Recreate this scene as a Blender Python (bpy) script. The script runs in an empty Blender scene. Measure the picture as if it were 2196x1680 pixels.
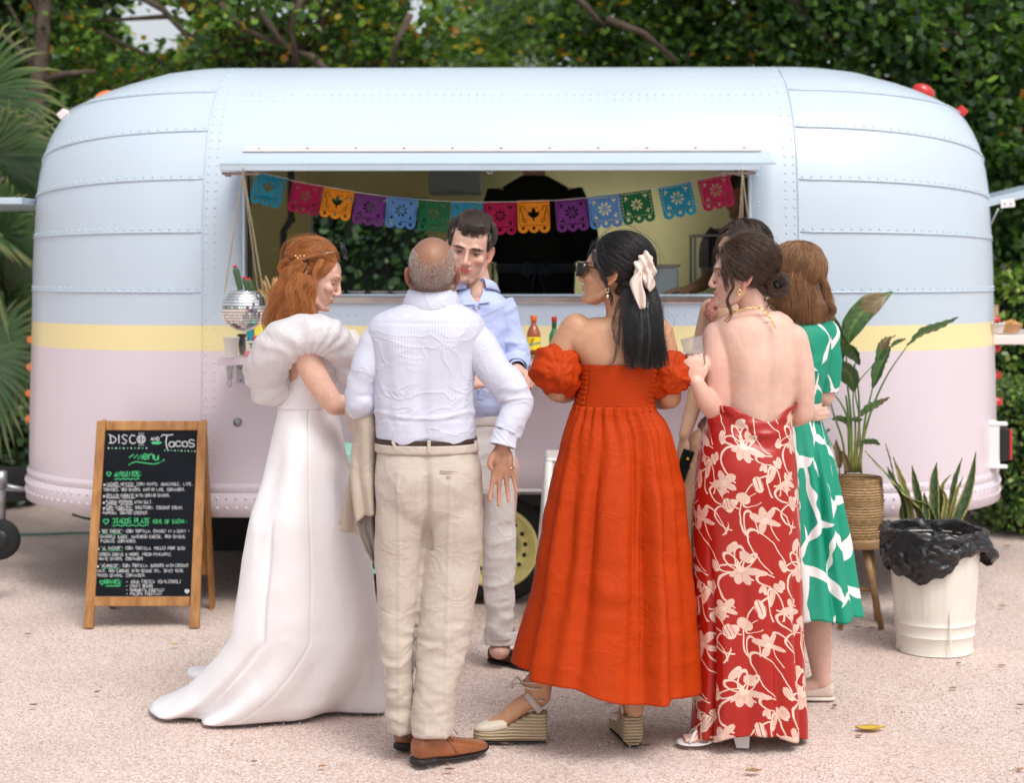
import bpy, math, random
import numpy as np
from mathutils import Vector, Matrix, Euler
# ------------------------------------------------------------------ camera
F = 3500.0; CX = 1098.0; HY = 565.0; HC = 1.65      # level camera, eye height 1.65 m
scene = bpy.context.scene
COL = scene.collection
cam_data = bpy.data.cameras.new('camera')
cam = bpy.data.objects.new('camera', cam_data); COL.objects.link(cam)
cam.location = (0, 0, HC); cam.rotation_euler = (math.pi / 2, 0, 0)
cam_data.sensor_width = 36.0; cam_data.lens = 36.0 * F / 2196.0
cam_data.shift_y = -(840.0 - HY) / 2196.0
cam_data.clip_start = 0.1; cam_data.clip_end = 500
cam_data.dof.use_dof = True; cam_data.dof.focus_distance = 5.75; cam_data.dof.aperture_fstop = 2.4
scene.camera = cam
# ------------------------------------------------------------------ sky, sun, exposure
SUN_EL = math.radians(58); SUN_AZ = math.radians(150)   # azimuth from +Y clockwise: behind and right of camera
world = bpy.data.worlds.new('World'); scene.world = world; world.use_nodes = True
wn = world.node_tree; wn.nodes.clear()
w_out = wn.nodes.new('ShaderNodeOutputWorld'); w_bg = wn.nodes.new('ShaderNodeBackground')
w_sky = wn.nodes.new('ShaderNodeTexSky'); w_sky.sky_type = 'NISHITA'; w_sky.sun_disc = False
w_sky.sun_elevation = SUN_EL; w_sky.sun_rotation = SUN_AZ; w_sky.air_density = 1.0; w_sky.dust_density = 4.0; w_sky.ozone_density = 1.0
w_hsv = wn.nodes.new('ShaderNodeHueSaturation'); w_hsv.inputs['Saturation'].default_value = 0.28
w_hsv.inputs['Value'].default_value = 1.0
wn.links.new(w_sky.outputs[0], w_hsv.inputs['Color']); wn.links.new(w_hsv.outputs[0], w_bg.inputs['Color'])
w_bg.inputs['Strength'].default_value = 0.15
wn.links.new(w_bg.outputs[0], w_out.inputs[0])
sun_data = bpy.data.lights.new('sun', 'SUN'); sun_data.energy = 1.0; sun_data.angle = math.radians(22)
sun_data.color = (1.0, 0.96, 0.9)
sun = bpy.data.objects.new('sun', sun_data); COL.objects.link(sun)
sd = Vector((math.sin(SUN_AZ) * math.cos(SUN_EL), math.cos(SUN_AZ) * math.cos(SUN_EL), math.sin(SUN_EL)))
sun.rotation_euler = sd.to_track_quat('Z', 'Y').to_euler()
scene.view_settings.view_transform = 'Standard'; scene.view_settings.look = 'None'
scene.view_settings.exposure = 0.39; scene.view_settings.gamma = 1.0
scene.view_settings.use_curve_mapping = False
scene.render.engine = 'CYCLES'
scene.cycles.use_denoising = True
scene.cycles.max_bounces = 9; scene.cycles.diffuse_bounces = 7; scene.cycles.glossy_bounces = 3
scene.cycles.transmission_bounces = 6; scene.cycles.transparent_max_bounces = 8
scene.cycles.sample_clamp_indirect = 6.0
# ------------------------------------------------------------------ helpers
def W(px, py, Y):
 """a point of the place from its direction and its distance Y in metres"""
 return Vector(((px - CX) * Y / F, Y, HC - (py - HY) * Y / F))
def finish(ob, parent=None):
 COL.objects.link(ob)
 if parent is not None: ob.parent = parent
 return ob
def tag(o, label=None, cat=None, group=None, kind=None):
 if label: o['label'] = label
 if cat: o['category'] = cat
 if group: o['group'] = group
 if kind: o['kind'] = kind
 return o
def empty(name, loc=(0, 0, 0), rz=0.0, label=None, cat=None, group=None):
 o = bpy.data.objects.new(name, None); COL.objects.link(o)
 o.location = loc; o.rotation_euler = (0, 0, rz); o.empty_display_size = 0.05
 return tag(o, label, cat, group)
def mesh_obj(name, verts, faces, mat=None, parent=None, smooth=True, uv=None, col=None):
 me = bpy.data.meshes.new(name)
 if isinstance(verts, np.ndarray): verts = verts.astype(float)
 me.from_pydata([tuple(v) for v in verts] if not isinstance(verts, np.ndarray) else verts.tolist(), [], [tuple(f) for f in faces] if not isinstance(faces, np.ndarray) else faces.tolist())
 if uv is not None:
  lay = me.uv_layers.new(name='UVMap')
  li = np.zeros(len(me.loops), dtype=np.int32); me.loops.foreach_get('vertex_index', li)
  lay.data.foreach_set('uv', np.asarray(uv, dtype=np.float32)[li].ravel())
 if col is not None:
  a = me.color_attributes.new('col', 'FLOAT_COLOR', 'POINT')
  c = np.ones((len(me.vertices), 4), dtype=np.float32); c[:, :3] = col
  a.data.foreach_set('color', c.ravel())
 if smooth and len(me.polygons): me.polygons.foreach_set('use_smooth', np.ones(len(me.polygons), dtype=bool))
 if mat is not None: me.materials.append(mat)
 me.update()
 return finish(bpy.data.objects.new(name, me), parent)
def fixn(ob):
 """make the normals of a closed mesh point outwards"""
 import bmesh
 bm = bmesh.new(); bm.from_mesh(ob.data); bmesh.ops.recalc_face_normals(bm, faces=bm.faces); bm.to_mesh(ob.data); bm.free()
 return ob
def _h(ix, iy, iz, seed):
 n = (ix * 374761393 + iy * 668265263 + iz * 2147483647 + seed * 1274126177) & 0xFFFFFFFF
 n = ((n ^ (n >> 13)) * 1274126177) & 0xFFFFFFFF
 n = n ^ (n >> 16)
 return (n & 0xFFFF) / 32767.5 - 1.0
def vnoise(P, scale=1.0, seed=0):
 P = np.asarray(P, dtype=float) * scale + 1000.0
 i = np.floor(P).astype(np.int64); f = P - i; f = f * f * (3 - 2 * f)
 r = 0
 for dx in (0, 1):
  for dy in (0, 1):
   for dz in (0, 1):
    w = (f[:, 0] if dx else 1 - f[:, 0]) * (f[:, 1] if dy else 1 - f[:, 1]) * (f[:, 2] if dz else 1 - f[:, 2])
    r = r + w * _h(i[:, 0] + dx, i[:, 1] + dy, i[:, 2] + dz, seed)
 return r
def fbm(P, scale=1.0, oct=3, seed=0):
 P = np.asarray(P, dtype=float); r = 0; a = 1.0
 for k in range(oct):
  r = r + a * vnoise(P, scale * 2 ** k, seed + k); a *= 0.5
 return r
def smooth01(x):
 x = np.clip(x, 0, 1); return x * x * (3 - 2 * x)
def crom(keys, vals, xs):
 """cubic interpolation (monotone in spirit) of rows vals at parameter keys"""
 keys = np.asarray(keys, float); vals = np.asarray(vals, float)
 if vals.ndim == 1: vals = vals[:, None]
 d = (vals[1:] - vals[:-1]) / (keys[1:] - keys[:-1])[:, None]
 m = np.zeros_like(vals); m[0] = d[0]; m[-1] = d[-1]
 if len(keys) > 2:
  same = d[1:] * d[:-1] > 0
  h = 2 * d[1:] * d[:-1] / np.where(same, d[1:] + d[:-1], 1)
  m[1:-1] = np.where(same, 0.35 * h + 0.65 * (d[1:] + d[:-1]) / 2, 0)
 xs = np.clip(np.asarray(xs, float), keys[0], keys[-1])
 k = np.clip(np.searchsorted(keys, xs, side='right') - 1, 0, len(keys) - 2)
 hh = keys[k + 1] - keys[k]; t = (xs - keys[k]) / hh
 t = t[:, None]; hh = hh[:, None]
 return ((2 * t**3 - 3 * t**2 + 1) * vals[k] + (t**3 - 2 * t**2 + t) * hh * m[k] + (-2 * t**3 + 3 * t**2) * vals[k + 1] + (t**3 - t**2) * hh * m[k + 1])
class MB:
 """collects simple shapes and links them as one mesh object"""
 def __init__(s): s.v = []; s.f = []
 def add(s, v, f):
  n = len(s.v); s.v += [tuple(p) for p in v]; s.f += [tuple(i + n for i in q) for q in f]; return s
 def box(s, c, d, rot=None, bev=0.0):
  c = Vector(c); x, y, z = d[0] / 2, d[1] / 2, d[2] / 2
  R = rot if rot is not None else Matrix.Identity(3)
  if bev <= 0:
   p = [Vector((a * x, b * y, e * z)) for a in (-1, 1) for b in (-1, 1) for e in (-1, 1)]
   return s.add([c + R @ q for q in p], [(0, 1, 3, 2), (4, 6, 7, 5), (0, 4, 5, 1), (2, 3, 7, 6), (0, 2, 6, 4), (1, 5, 7, 3)])
  b = min(bev, x * .9, y * .9, z * .9)
  vs = []; idx = {}
  for sx in (-1, 1):
   for sy in (-1, 1):
    for sz in (-1, 1):
     for ax in range(3):
      q = [sx * (x - b), sy * (y - b), sz * (z - b)]
      q[ax] = (sx * x, sy * y, sz * z)[ax]
      idx[(sx, sy, sz, ax)] = len(vs); vs.append(c + R @ Vector(q))
  fs = []
  S = (-1, 1)
  for ax in range(3):
   o = [a for a in range(3) if a != ax]
   for sg in S:
    quad = []
    for (u, w) in ((-1, -1), (1, -1), (1, 1), (-1, 1)):
     k = [0, 0, 0]; k[ax] = sg; k[o[0]] = u; k[o[1]] = w
     quad.append(idx[(k[0], k[1], k[2], ax)])
    flip = (sg < 0) != (ax == 1)
    fs.append(tuple(reversed(quad)) if flip else tuple(quad))
  for ax in range(3):
   o = [a for a in range(3) if a != ax]
   for u in S:
    for w in S:
     q = []
     for t, a in ((-1, o[0]), (1, o[0]), (1, o[1]), (-1, o[1])):
      k = [0, 0, 0]; k[ax] = t; k[o[0]] = u; k[o[1]] = w
      q.append(idx[(k[0], k[1], k[2], a)])
     fs.append(tuple(q))
  for sx in S:
   for sy in S:
    for sz in S: fs.append((idx[(sx, sy, sz, 0)], idx[(sx, sy, sz, 1)], idx[(sx, sy, sz, 2)]))
  return s.add(vs, fs)
 def tube(s, pts, rad, n=8, caps=True, closed=False, flat=1.0, up=None):
  pts = [Vector(p) for p in pts]; m = len(pts)
  if not hasattr(rad, '__len__'): rad = [rad] * m
  vs = []; prev = None
  for i, p in enumerate(pts):
   if closed: t = (pts[(i + 1) % m] - pts[i - 1])
   else: t = pts[min(i + 1, m - 1)] - pts[max(i - 1, 0)]
   t = t.normalized() if t.length > 1e-9 else Vector((0, 0, 1))
   if prev is None:
    a = Vector(up) if up is not None else (Vector((0, 0, 1)) if abs(t.z) < 0.9 else Vector((1, 0, 0)))
    prev = a - t * a.dot(t)
   nn = prev - t * prev.dot(t)
   nn = nn.normalized() if nn.length > 1e-9 else t.orthogonal().normalized()
   prev = nn; bb = t.cross(nn)
   for k in range(n):
    a = 2 * math.pi * k / n
    vs.append(p + (nn * math.cos(a) * flat + bb * math.sin(a)) * rad[i])
  fs = []
  for i in range(m if closed else m - 1):
   for k in range(n):
    j = (i + 1) % m
    fs.append((i * n + k, i * n + (k + 1) % n, j * n + (k + 1) % n, j * n + k))
  if caps and not closed:
   fs.append(tuple(reversed(range(n)))); fs.append(tuple((m - 1) * n + k for k in range(n)))
  return s.add(vs, fs)
 def lathe(s, prof, n=24, c=(0, 0, 0), caps=True, rot=None, fr=None):
  c = Vector(c); R = rot if rot is not None else Matrix.Identity(3); vs = []; fs = []
  for (r, z) in prof:
   for k in range(n):
    a = 2 * math.pi * k / n; rr = r * (fr(a) if fr else 1)
    vs.append(c + R @ Vector((rr * math.cos(a), rr * math.sin(a), z)))
  for i in range(len(prof) - 1):
   for k in range(n): fs.append((i * n + k, i * n + (k + 1) % n, (i + 1) * n + (k + 1) % n, (i + 1) * n + k))
  if caps: fs.append(tuple(reversed(range(n)))); fs.append(tuple((len(prof) - 1) * n + k for k in range(n)))
  return s.add(vs, fs)
 def ball(s, c, r, n=16, m=10, rot=None):
  if not hasattr(r, '__len__'): r = (r, r, r)
  c = Vector(c); R = rot if rot is not None else Matrix.Identity(3); vs = [c + R @ Vector((0, 0, -r[2]))]; fs = []
  for i in range(1, m):
   p = -math.pi / 2 + math.pi * i / m
   for k in range(n):
    a = 2 * math.pi * k / n
    vs.append(c + R @ Vector((r[0] * math.cos(p) * math.cos(a), r[1] * math.cos(p) * math.sin(a), r[2] * math.sin(p))))
  vs.append(c + R @ Vector((0, 0, r[2])))
  for k in range(n): fs.append((0, 1 + (k + 1) % n, 1 + k)); fs.append((len(vs) - 1, 1 + (m - 2) * n + k, 1 + (m - 2) * n + (k + 1) % n))
  for i in range(m - 2):
   for k in range(n): fs.append((1 + i * n + k, 1 + i * n + (k + 1) % n, 1 + (i + 1) * n + (k + 1) % n, 1 + (i + 1) * n + k))
  return s.add(vs, fs)
 def build(s, name, mat=None, parent=None, smooth=False, fix=False):
  ob = mesh_obj(name, s.v, s.f, mat, parent, smooth)
  if smooth == 'auto':
   ob.data.shade_auto_smooth = True if hasattr(ob.data, 'shade_auto_smooth') else False
  return fixn(ob) if fix else ob
def edge_smooth(ob, ang=40):
 """smooth shading with sharp edges kept by angle"""
 import bmesh
 me = ob.data; bm = bmesh.new(); bm.from_mesh(me); a = math.radians(ang)
 for f in bm.faces: f.smooth = True
 for e in bm.edges:
  if len(e.link_faces) == 2 and e.calc_face_angle(0) > a: e.smooth = False
 bm.to_mesh(me); bm.free(); return ob
# ------------------------------------------------------------------ materials
def srgb(r, g, b):
 f = lambda c: (c / 255 / 12.92) if c / 255 <= 0.04045 else ((c / 255 + 0.055) / 1.055) ** 2.4
 return (f(r), f(g), f(b))
class NT:
 """small helper to write node trees"""
 def __init__(s, m): s.m = m; s.t = m.node_tree
 def n(s, typ, **kw):
  nd = s.t.nodes.new('ShaderNode' + typ)
  for k, v in kw.items(): setattr(nd, k, v)
  return nd
 def l(s, a, b): s.t.links.new(a, b)
 def val(s, x, sock):
  if hasattr(x, 'links') or isinstance(x, bpy.types.NodeSocket): s.l(x, sock)
  else: sock.default_value = x
 def math(s, op, a, b=0.0, c=0.0, clamp=False):
  nd = s.n('Math', operation=op); nd.use_clamp = clamp
  s.val(a, nd.inputs[0]); s.val(b, nd.inputs[1])
  if op in ('MULTIPLY_ADD', 'SMOOTH_MIN', 'COMPARE', 'SMOOTH_MAX'): s.val(c, nd.inputs[2])
  return nd.outputs[0]
 def mix(s, f, a, b):
  nd = s.n('Mix', data_type='RGBA'); s.val(f, nd.inputs[0])
  s.val(a if not isinstance(a, tuple) else (*a, 1) if len(a) == 3 else a, nd.inputs[6])
  s.val(b if not isinstance(b, tuple) else (*b, 1) if len(b) == 3 else b, nd.inputs[7])
  return nd.outputs[2]
 def coord(s, which='Object'): return s.n('TexCoord').outputs[which]
 def mapping(s, v, scale=(1, 1, 1), loc=(0, 0, 0), rot=(0, 0, 0)):
  m = s.n('Mapping'); s.l(v, m.inputs[0]); m.inputs['Scale'].default_value = scale
  m.inputs['Location'].default_value = loc; m.inputs['Rotation'].default_value = rot; return m.outputs[0]
 def noise(s, v, scale, detail=3, rough=0.5, dist=0.0, out=0):
  nd = s.n('TexNoise'); s.l(v, nd.inputs['Vector']); nd.inputs['Scale'].default_value = scale
  nd.inputs['Detail'].default_value = detail; nd.inputs['Roughness'].default_value = rough; nd.inputs['Distortion'].default_value = dist
  return nd.outputs[out]
 def voro(s, v, scale, feature='F1', out='Distance', rnd=1.0, dims='3D'):
  nd = s.n('TexVoronoi', feature=feature, voronoi_dimensions=dims); s.l(v, nd.inputs['Vector']); nd.inputs['Scale'].default_value = scale
  nd.inputs['Randomness'].default_value = rnd
  return nd.outputs[out]
 def ramp(s, f, stops):
  nd = s.n('ValToRGB'); s.l(f, nd.inputs[0]); e = nd.color_ramp.elements
  while len(e) > len(stops): e.remove(e[-1])
  while len(e) < len(stops): e.new(0.5)
  for k, (p, c) in enumerate(stops):
   e[k].position = p; e[k].color = (*c, 1) if len(c) == 3 else c
  return nd.outputs[0]
 def bump(s, h, strength=0.3, dist=0.002, normal=None):
  nd = s.n('Bump'); s.l(h, nd.inputs['Height']); nd.inputs['Strength'].default_value = strength; nd.inputs['Distance'].default_value = dist
  if normal is not None: s.l(normal, nd.inputs['Normal'])
  return nd.outputs[0]
def new_mat(name):
 m = bpy.data.materials.new(name); m.use_nodes = True
 b = m.node_tree.nodes['Principled BSDF']
 return m, NT(m), b
def simple(name, col, rough=0.5, metal=0.0, var=0.12, vscale=8.0, bump=0.0, bscale=60.0, bdist=0.001, coat=0.0, sheen=0.0, trans=0.0, ior=1.45, spec=0.5):
 m, t, b = new_mat(name)
 c = t.coord('Object')
 if var > 0:
  f = t.noise(c, vscale, 4, 0.6)
  lo = tuple(x * (1 - var) for x in col); hi = tuple(min(1, x * (1 + var)) for x in col)
  t.l(t.ramp(f, [(0.3, lo), (0.7, hi)]), b.inputs['Base Color'])
 else: b.inputs['Base Color'].default_value = (*col, 1)
 b.inputs['Roughness'].default_value = rough; b.inputs['Metallic'].default_value = metal
 b.inputs['Coat Weight'].default_value = coat; b.inputs['Sheen Weight'].default_value = sheen
 b.inputs['Transmission Weight'].default_value = trans; b.inputs['IOR'].default_value = ior
 b.inputs['Specular IOR Level'].default_value = spec
 if bump > 0: t.l(t.bump(t.noise(c, bscale, 4, 0.6), bump, bdist), b.inputs['Normal'])
 return m
# ================================================================== SETTING
rng = np.random.default_rng(7)
def m_gravel():
 m, t, b = new_mat('gravel')
 c = t.coord('Object')
 v = t.voro(c, 130, out='Color'); d = t.voro(c, 130)
 sep = t.n('SeparateColor'); t.l(v, sep.inputs[0])
 stone = t.ramp(sep.outputs[0], [(0.0, (0.58, 0.43, 0.375)), (0.25, (0.71, 0.565, 0.51)), (0.6, (0.80, 0.67, 0.615)), (0.85, (0.86, 0.755, 0.71)), (1.0, (0.70, 0.62, 0.59))])
 big = t.noise(c, 1.1, 4, 0.6)
 dirt = t.ramp(big, [(0.35, (0.90, 0.87, 0.85)), (0.65, (1.0, 1.0, 1.0))])
 mx = t.n('Mix', data_type='RGBA', blend_type='MULTIPLY'); mx.inputs[0].default_value = 1.0
 t.l(stone, mx.inputs[6]); t.l(dirt, mx.inputs[7])
 gap = t.ramp(d, [(0.35, (1, 1, 1)), (0.75, (0.80, 0.75, 0.72))])
 m2 = t.n('Mix', data_type='RGBA', blend_type='MULTIPLY'); m2.inputs[0].default_value = 1.0
 t.l(mx.outputs[2], m2.inputs[6]); t.l(gap, m2.inputs[7]); t.l(m2.outputs[2], b.inputs['Base Color'])
 b.inputs['Roughness'].default_value = 0.92; b.inputs['Specular IOR Level'].default_value = 0.2
 h = t.math('MULTIPLY', d, -1.0); h2 = t.noise(c, 30, 3, 0.6); h = t.math('ADD', h, t.math('MULTIPLY', h2, 0.9))
 t.l(t.bump(h, 0.65, 0.005), b.inputs['Normal'])
 return m
M_gravel = m_gravel()
def build_ground():
 # one sheet, fine near the camera, reaching past the horizon
 xs = np.concatenate([np.linspace(-150, -6, 12), np.linspace(-5, 5, 90), np.linspace(6, 150, 12)])
 ys = np.concatenate([[-60, -10, 0, 3], np.linspace(4, 12, 80), [14, 17, 22, 30, 50, 90, 200]])
 X, Y = np.meshgrid(xs, ys); P = np.stack([X.ravel(), Y.ravel(), np.zeros(X.size)], 1)
 P[:, 2] = 0.010 * fbm(P, 0.9, 3, 3) * (np.abs(P[:, 0]) < 12) - 0.006
 P[:, 2] += 0.003 * vnoise(P, 7, 9)
 nx = len(xs); i = np.arange(len(ys) - 1)[:, None] * nx + np.arange(nx - 1)[None, :]; i = i.ravel()
 g = mesh_obj('ground', P, np.stack([i, i + 1, i + nx + 1, i + nx], 1), M_gravel)
 tag(g, 'pale pink gravel ground under the trailer and the guests', kind='structure')
build_ground()
M_stone = simple('gravel_stone', (0.50, 0.40, 0.355), 0.9, var=0.3, vscale=70)
def build_stones(n=20000):
 Y = 5.0 + 3.6 * rng.random(n) ** 1.35; X = (rng.random(n) - 0.5) * 2 * (Y * 0.33 + 0.1)
 r = 0.0018 + 0.0026 * rng.random(n) ** 2
 base = np.array([[1, 0, 0], [-.5, .87, 0], [-.5, -.87, 0], [0, 0, 1.0], [.2, .3, -.8]])
 faces = np.array([[0, 1, 3], [1, 2, 3], [2, 0, 3], [1, 0, 4], [2, 1, 4], [0, 2, 4]])
 a = rng.random(n) * 6.28; ca, sa = np.cos(a), np.sin(a)
 sc = 0.6 + 0.8 * rng.random((n, 3)); sc[:, 2] *= 0.75
 V = base[None] * sc[:, None, :] * r[:, None, None]
 V = np.stack([V[..., 0] * ca[:, None] - V[..., 1] * sa[:, None], V[..., 0] * sa[:, None] + V[..., 1] * ca[:, None], V[..., 2]], -1)
 V += np.stack([X, Y, np.full(n, 0.0)], 1)[:, None, :]
 Fc = (faces[None] + (np.arange(n) * 5)[:, None, None]).reshape(-1, 3)
 o = mesh_obj('loose_gravel', V.reshape(-1, 3), Fc, M_stone, smooth=False)
 tag(o, 'loose gravel stones scattered over the pink ground', 'gravel', kind='stuff')
build_stones()
# ------------------------------------------------------------------ foliage
def m_leaf(name, gloss=0.45, trans=0.38):
 m, t, b = new_mat(name)
 a = t.n('Attribute'); a.attribute_name = 'col'
 t.l(a.outputs['Color'], b.inputs['Base Color']); b.inputs['Roughness'].default_value = gloss
 tr = t.n('BsdfTranslucent'); g = t.n('Mix', data_type='RGBA', blend_type='MULTIPLY'); g.inputs[0].default_value = 1
 t.l(a.outputs['Color'], g.inputs[6]); g.inputs[7].default_value = (1.6, 1.8, 0.7, 1)
 t.l(g.outputs[2], tr.inputs[0])
 mx = t.n('MixShader'); mx.inputs[0].default_value = trans
 t.l(b.outputs[0], mx.inputs[1]); t.l(tr.outputs[0], mx.inputs[2])
 t.l(mx.outputs[0], m.node_tree.nodes['Material Output'].inputs[0])
 return m
M_leaf = m_leaf('leaf'); M_leaf_gloss = m_leaf('leaf_glossy', 0.3, 0.15)
M_bark = simple('bark', (0.10, 0.075, 0.055), 0.9, var=0.4, vscale=14, bump=0.8, bscale=40, bdist=0.01)
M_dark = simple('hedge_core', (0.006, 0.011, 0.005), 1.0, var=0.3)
def leaves(name, C, R, size, pal, wts, mat, parent, up=0.5, out=None, aspect=0.85, label=None):
 """leaf blades around the centres C (n,3)"""
 n = len(C)
 d = rng.normal(size=(n, 3)); d /= np.linalg.norm(d, axis=1)[:, None]
 nn = rng.normal(size=(n, 3)) * 0.6 + np.array([0, -0.35, up])
 if out is not None: nn = nn + out * 0.8
 nn /= np.linalg.norm(nn, axis=1)[:, None]
 a = d - nn * (d * nn).sum(1)[:, None]; a /= np.linalg.norm(a, axis=1)[:, None]
 b = np.cross(nn, a); L = size * (0.6 + 0.7 * rng.random(n))
 prof = [(-0.5, 0.0, 0.0), (-0.2, 0.42, -0.05), (0.22, 0.36, -0.06), (0.55, 0.0, -0.12), (-0.2, -0.42, -0.05), (0.22, -0.36, -0.06)]
 V = np.zeros((n, 6, 3))
 for k, (u, w, h) in enumerate(prof):
  V[:, k] = C + (a * u + b * (w * aspect) + nn * h) * L[:, None]
 i = (np.arange(n) * 6)[:, None]
 Fc = np.concatenate([i + np.array([[0, 3, 2, 1]]), i + np.array([[0, 4, 5, 3]])])
 pal = np.array(pal, float); k = rng.choice(len(pal), n, p=np.array(wts) / sum(wts))
 c = pal[k] * (0.7 + 0.6 * rng.random((n, 1))) * R
 return mesh_obj(name, V.reshape(-1, 3), Fc, mat, parent, smooth=False, col=np.repeat(c, 6, axis=0))
G1, G2, G3 = (0.018, 0.048, 0.014), (0.042, 0.105, 0.022), (0.085, 0.175, 0.028)
YL, OR, LG, PG = (0.42, 0.31, 0.03), (0.40, 0.17, 0.02), (0.16, 0.28, 0.035), (0.09, 0.16, 0.06)
def crown_pts(blobs, ncl, per, crad, holes=()):
 Cs = []
 w = np.array([b[1][0] * b[1][1] * b[1][2] for b in blobs]) ** 0.8; w /= w.sum()
 for bi in rng.choice(len(blobs), ncl, p=w):
  c, r = blobs[bi]
  d = rng.normal(size=3); d /= np.linalg.norm(d); q = rng.random() ** 0.4
  p = np.array(c) + d * np.array(r) * q
  if any(((p - np.array(h[0])) ** 2 / np.array(h[1]) ** 2).sum() < 1 for h in holes): continue
  Cs.append(p)
 Cs = np.array(Cs)
 k = np.repeat(np.arange(len(Cs)), per)
 off = rng.normal(size=(len(k), 3)) * crad * np.array([1, 1, 0.55])
 P = Cs[k] + off
 keep = np.ones(len(P), bool)
 for h in holes: keep &= (((P - np.array(h[0])) ** 2 / np.array(h[1]) ** 2).sum(1) > 0.8)
 return Cs, P[keep]
def tree(label, base, trunk, blobs, ncl, per, crad, size, pal, wts, holes=(), nbr=10, r0=0.1, name='tree', mat=None, aspect=0.85, cat='tree', up=0.5, group='trees behind the trailer'):
 t = empty(name, base, 0, label, cat, group)
 Bv = np.array(base)
 mb = MB(); tp = [Vector(p) - Vector(base) for p in trunk]
 mb.tube(tp, [r0 * (1 - 0.5 * i / (len(tp) - 1)) for i in range(len(tp))], 9)
 mb.build('trunk', M_bark, t, True)
 Cs, P = crown_pts(blobs, ncl, per, crad, holes)
 mb = MB(); top = tp[-1]; mid = tp[len(tp) // 2]
 for k in rng.choice(len(Cs), min(nbr, len(Cs)), replace=False):
  e = Vector(Cs[k]) - Vector(base); s0 = mid.lerp(top, rng.random()); q = s0.lerp(e, 0.5) + Vector(rng.normal(size=3) * 0.12)
  mb.tube([s0, s0.lerp(q, .5), q, e], [r0 * .38, r0 * .3, r0 * .2, r0 * .08], 6)
 mb.build('branches', M_bark, t, True)
 leaves('crown', P - Bv, 1.0, size, pal, wts, mat or M_leaf, t, aspect=aspect, up=up)
 return t
def px(px_, py_, Y): return tuple(W(px_, py_, Y))
SKY_HOLES = []
def hole(x, y, Y, rx, ry):
 return (px(x, y, Y), (1.45 * rx * Y / F, 4.5, 1.45 * ry * Y / F))
# left tree with yellowing leaves (its crown hangs over the trailer)
holesL = [hole(350, 92, 13, 52, 46), hole(410, 90, 13, 22, 30), hole(235, 60, 13, 10, 16), hole(300, 30, 13, 40, 30), hole(395, 40, 13, 26, 20), hole(440, 125, 13, 22, 18), hole(1000 * .97, 18, 13, 22, 26),
    hole(900, 40, 13, 15, 60), hole(690, 30, 13, 20, 45), hole(600, 25, 13, 12, 40)]
tree('broadleaf tree with yellowing leaves over the left of the trailer', (-2.2, 12.6, 0), [(-2.2, 12.6, 0), (-2.15, 12.6, 1.2), (-2.0, 12.5, 2.4), (-1.7, 12.4, 3.4)],
  [(px(520, 40, 12.2), (1.6, .9, .55)), (px(330, 90, 12.4), (.9, .8, .5)), (px(800, 40, 12.6), (.8, .8, .6)), (px(480, -200, 12.5), (2.2, 1.5, .7)), (px(190, 60, 12.2), (.4, .5, .4)), (px(760, 420, 12.3), (.9, .5, .35))],
  420, 56, 0.17, 0.066, [G1, G2, G3, YL, OR, LG], [2.5, 6, 7, 1.5, 0.5, 5], holesL, 26, 0.11)
# right trees
holesR = [hole(1545, 5, 12.8, 30, 14), hole(1925, 25, 12.6, 26, 18)]
tree('dense dark green broadleaf tree over the right end of the trailer', (2.9, 12.3, 0), [(2.9, 12.3, 0), (2.9, 12.3, 1.3), (3.0, 12.2, 2.6), (3.2, 12.1, 3.6)],
  [(px(1900, 60, 11.9), (1.2, .8, .7)), (px(2150, 150, 11.6), (.9, .8, .9)), (px(2160, 420, 11.6), (.8, .6, .7)), (px(1800, -200, 12), (2.0, 1.4, .6)), (px(2030, 260, 12), (.6, .5, .6))],
  560, 56, 0.16, 0.068, [G1, G2, G3, LG, OR, PG], [6, 9, 6, 2.2, 0.25, 4], holesR, 20, 0.12)
tree('green broadleaf tree with orange tipped leaves right of centre', (1.5, 13.0, 0), [(1.5, 13, 0), (1.45, 13, 1.4), (1.5, 12.9, 2.6), (1.6, 12.8, 3.5)],
  [(px(1420, 60, 12.4), (1.0, .8, .5)), (px(1620, 40, 12.4), (.8, .8, .55)), (px(1250, 110, 12.6), (.35, .5, .2)), (px(1500, -180, 12.6), (1.6, 1.2, .6))],
  330, 54, 0.16, 0.066, [G1, G2, G3, LG, OR, YL], [3, 7, 7, 4, 0.5, 0.6], holesR, 18, 0.1)
# further trees
tree('bright green pine far behind the middle of the trailer', (-0.3, 21, 0), [(-0.3, 21, 0), (-0.3, 21, 2.5), (-0.2, 21, 4.4)],
  [(px(1060, 60, 20.5), (.9, .7, .75)), (px(1180, 20, 20.5), (.6, .6, .5)), (px(1000, 130, 20.5), (.7, .6, .3))], 420, 30, 0.13, 0.085,
  [(0.10, .19, .02), (.16, .26, .03), (.05, .10, .02)], [4, 4, 2], (), 10, 0.14, name='pine_tree', aspect=0.35)
tree('sunlit light green tree in the gap behind the left end of the trailer', (-5.0, 17, 0), [(-5, 17, 0), (-5, 17, 2), (-4.8, 17, 3.6)],
  [(px(150, 200, 16.6), (1.2, .8, .65)), (px(320, 190, 16.8), (.9, .8, .45)), (px(60, 60, 16.8), (1.2, .8, 0.8)), (px(700, 130, 17), (1.0, .6, .22)), (px(480, 120, 17), (1.0, .6, .22))], 430, 40, 0.2, 0.08,
  [(0.11, .19, .025), (.17, .26, .03), (.05, .10, .02), YL], [4, 4, 3, 0.4], [hole(345, 85, 17, 40, 40), hole(300, 30, 17, 38, 30), hole(600, 25, 17, 12, 40)], 8, 0.12)
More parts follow.
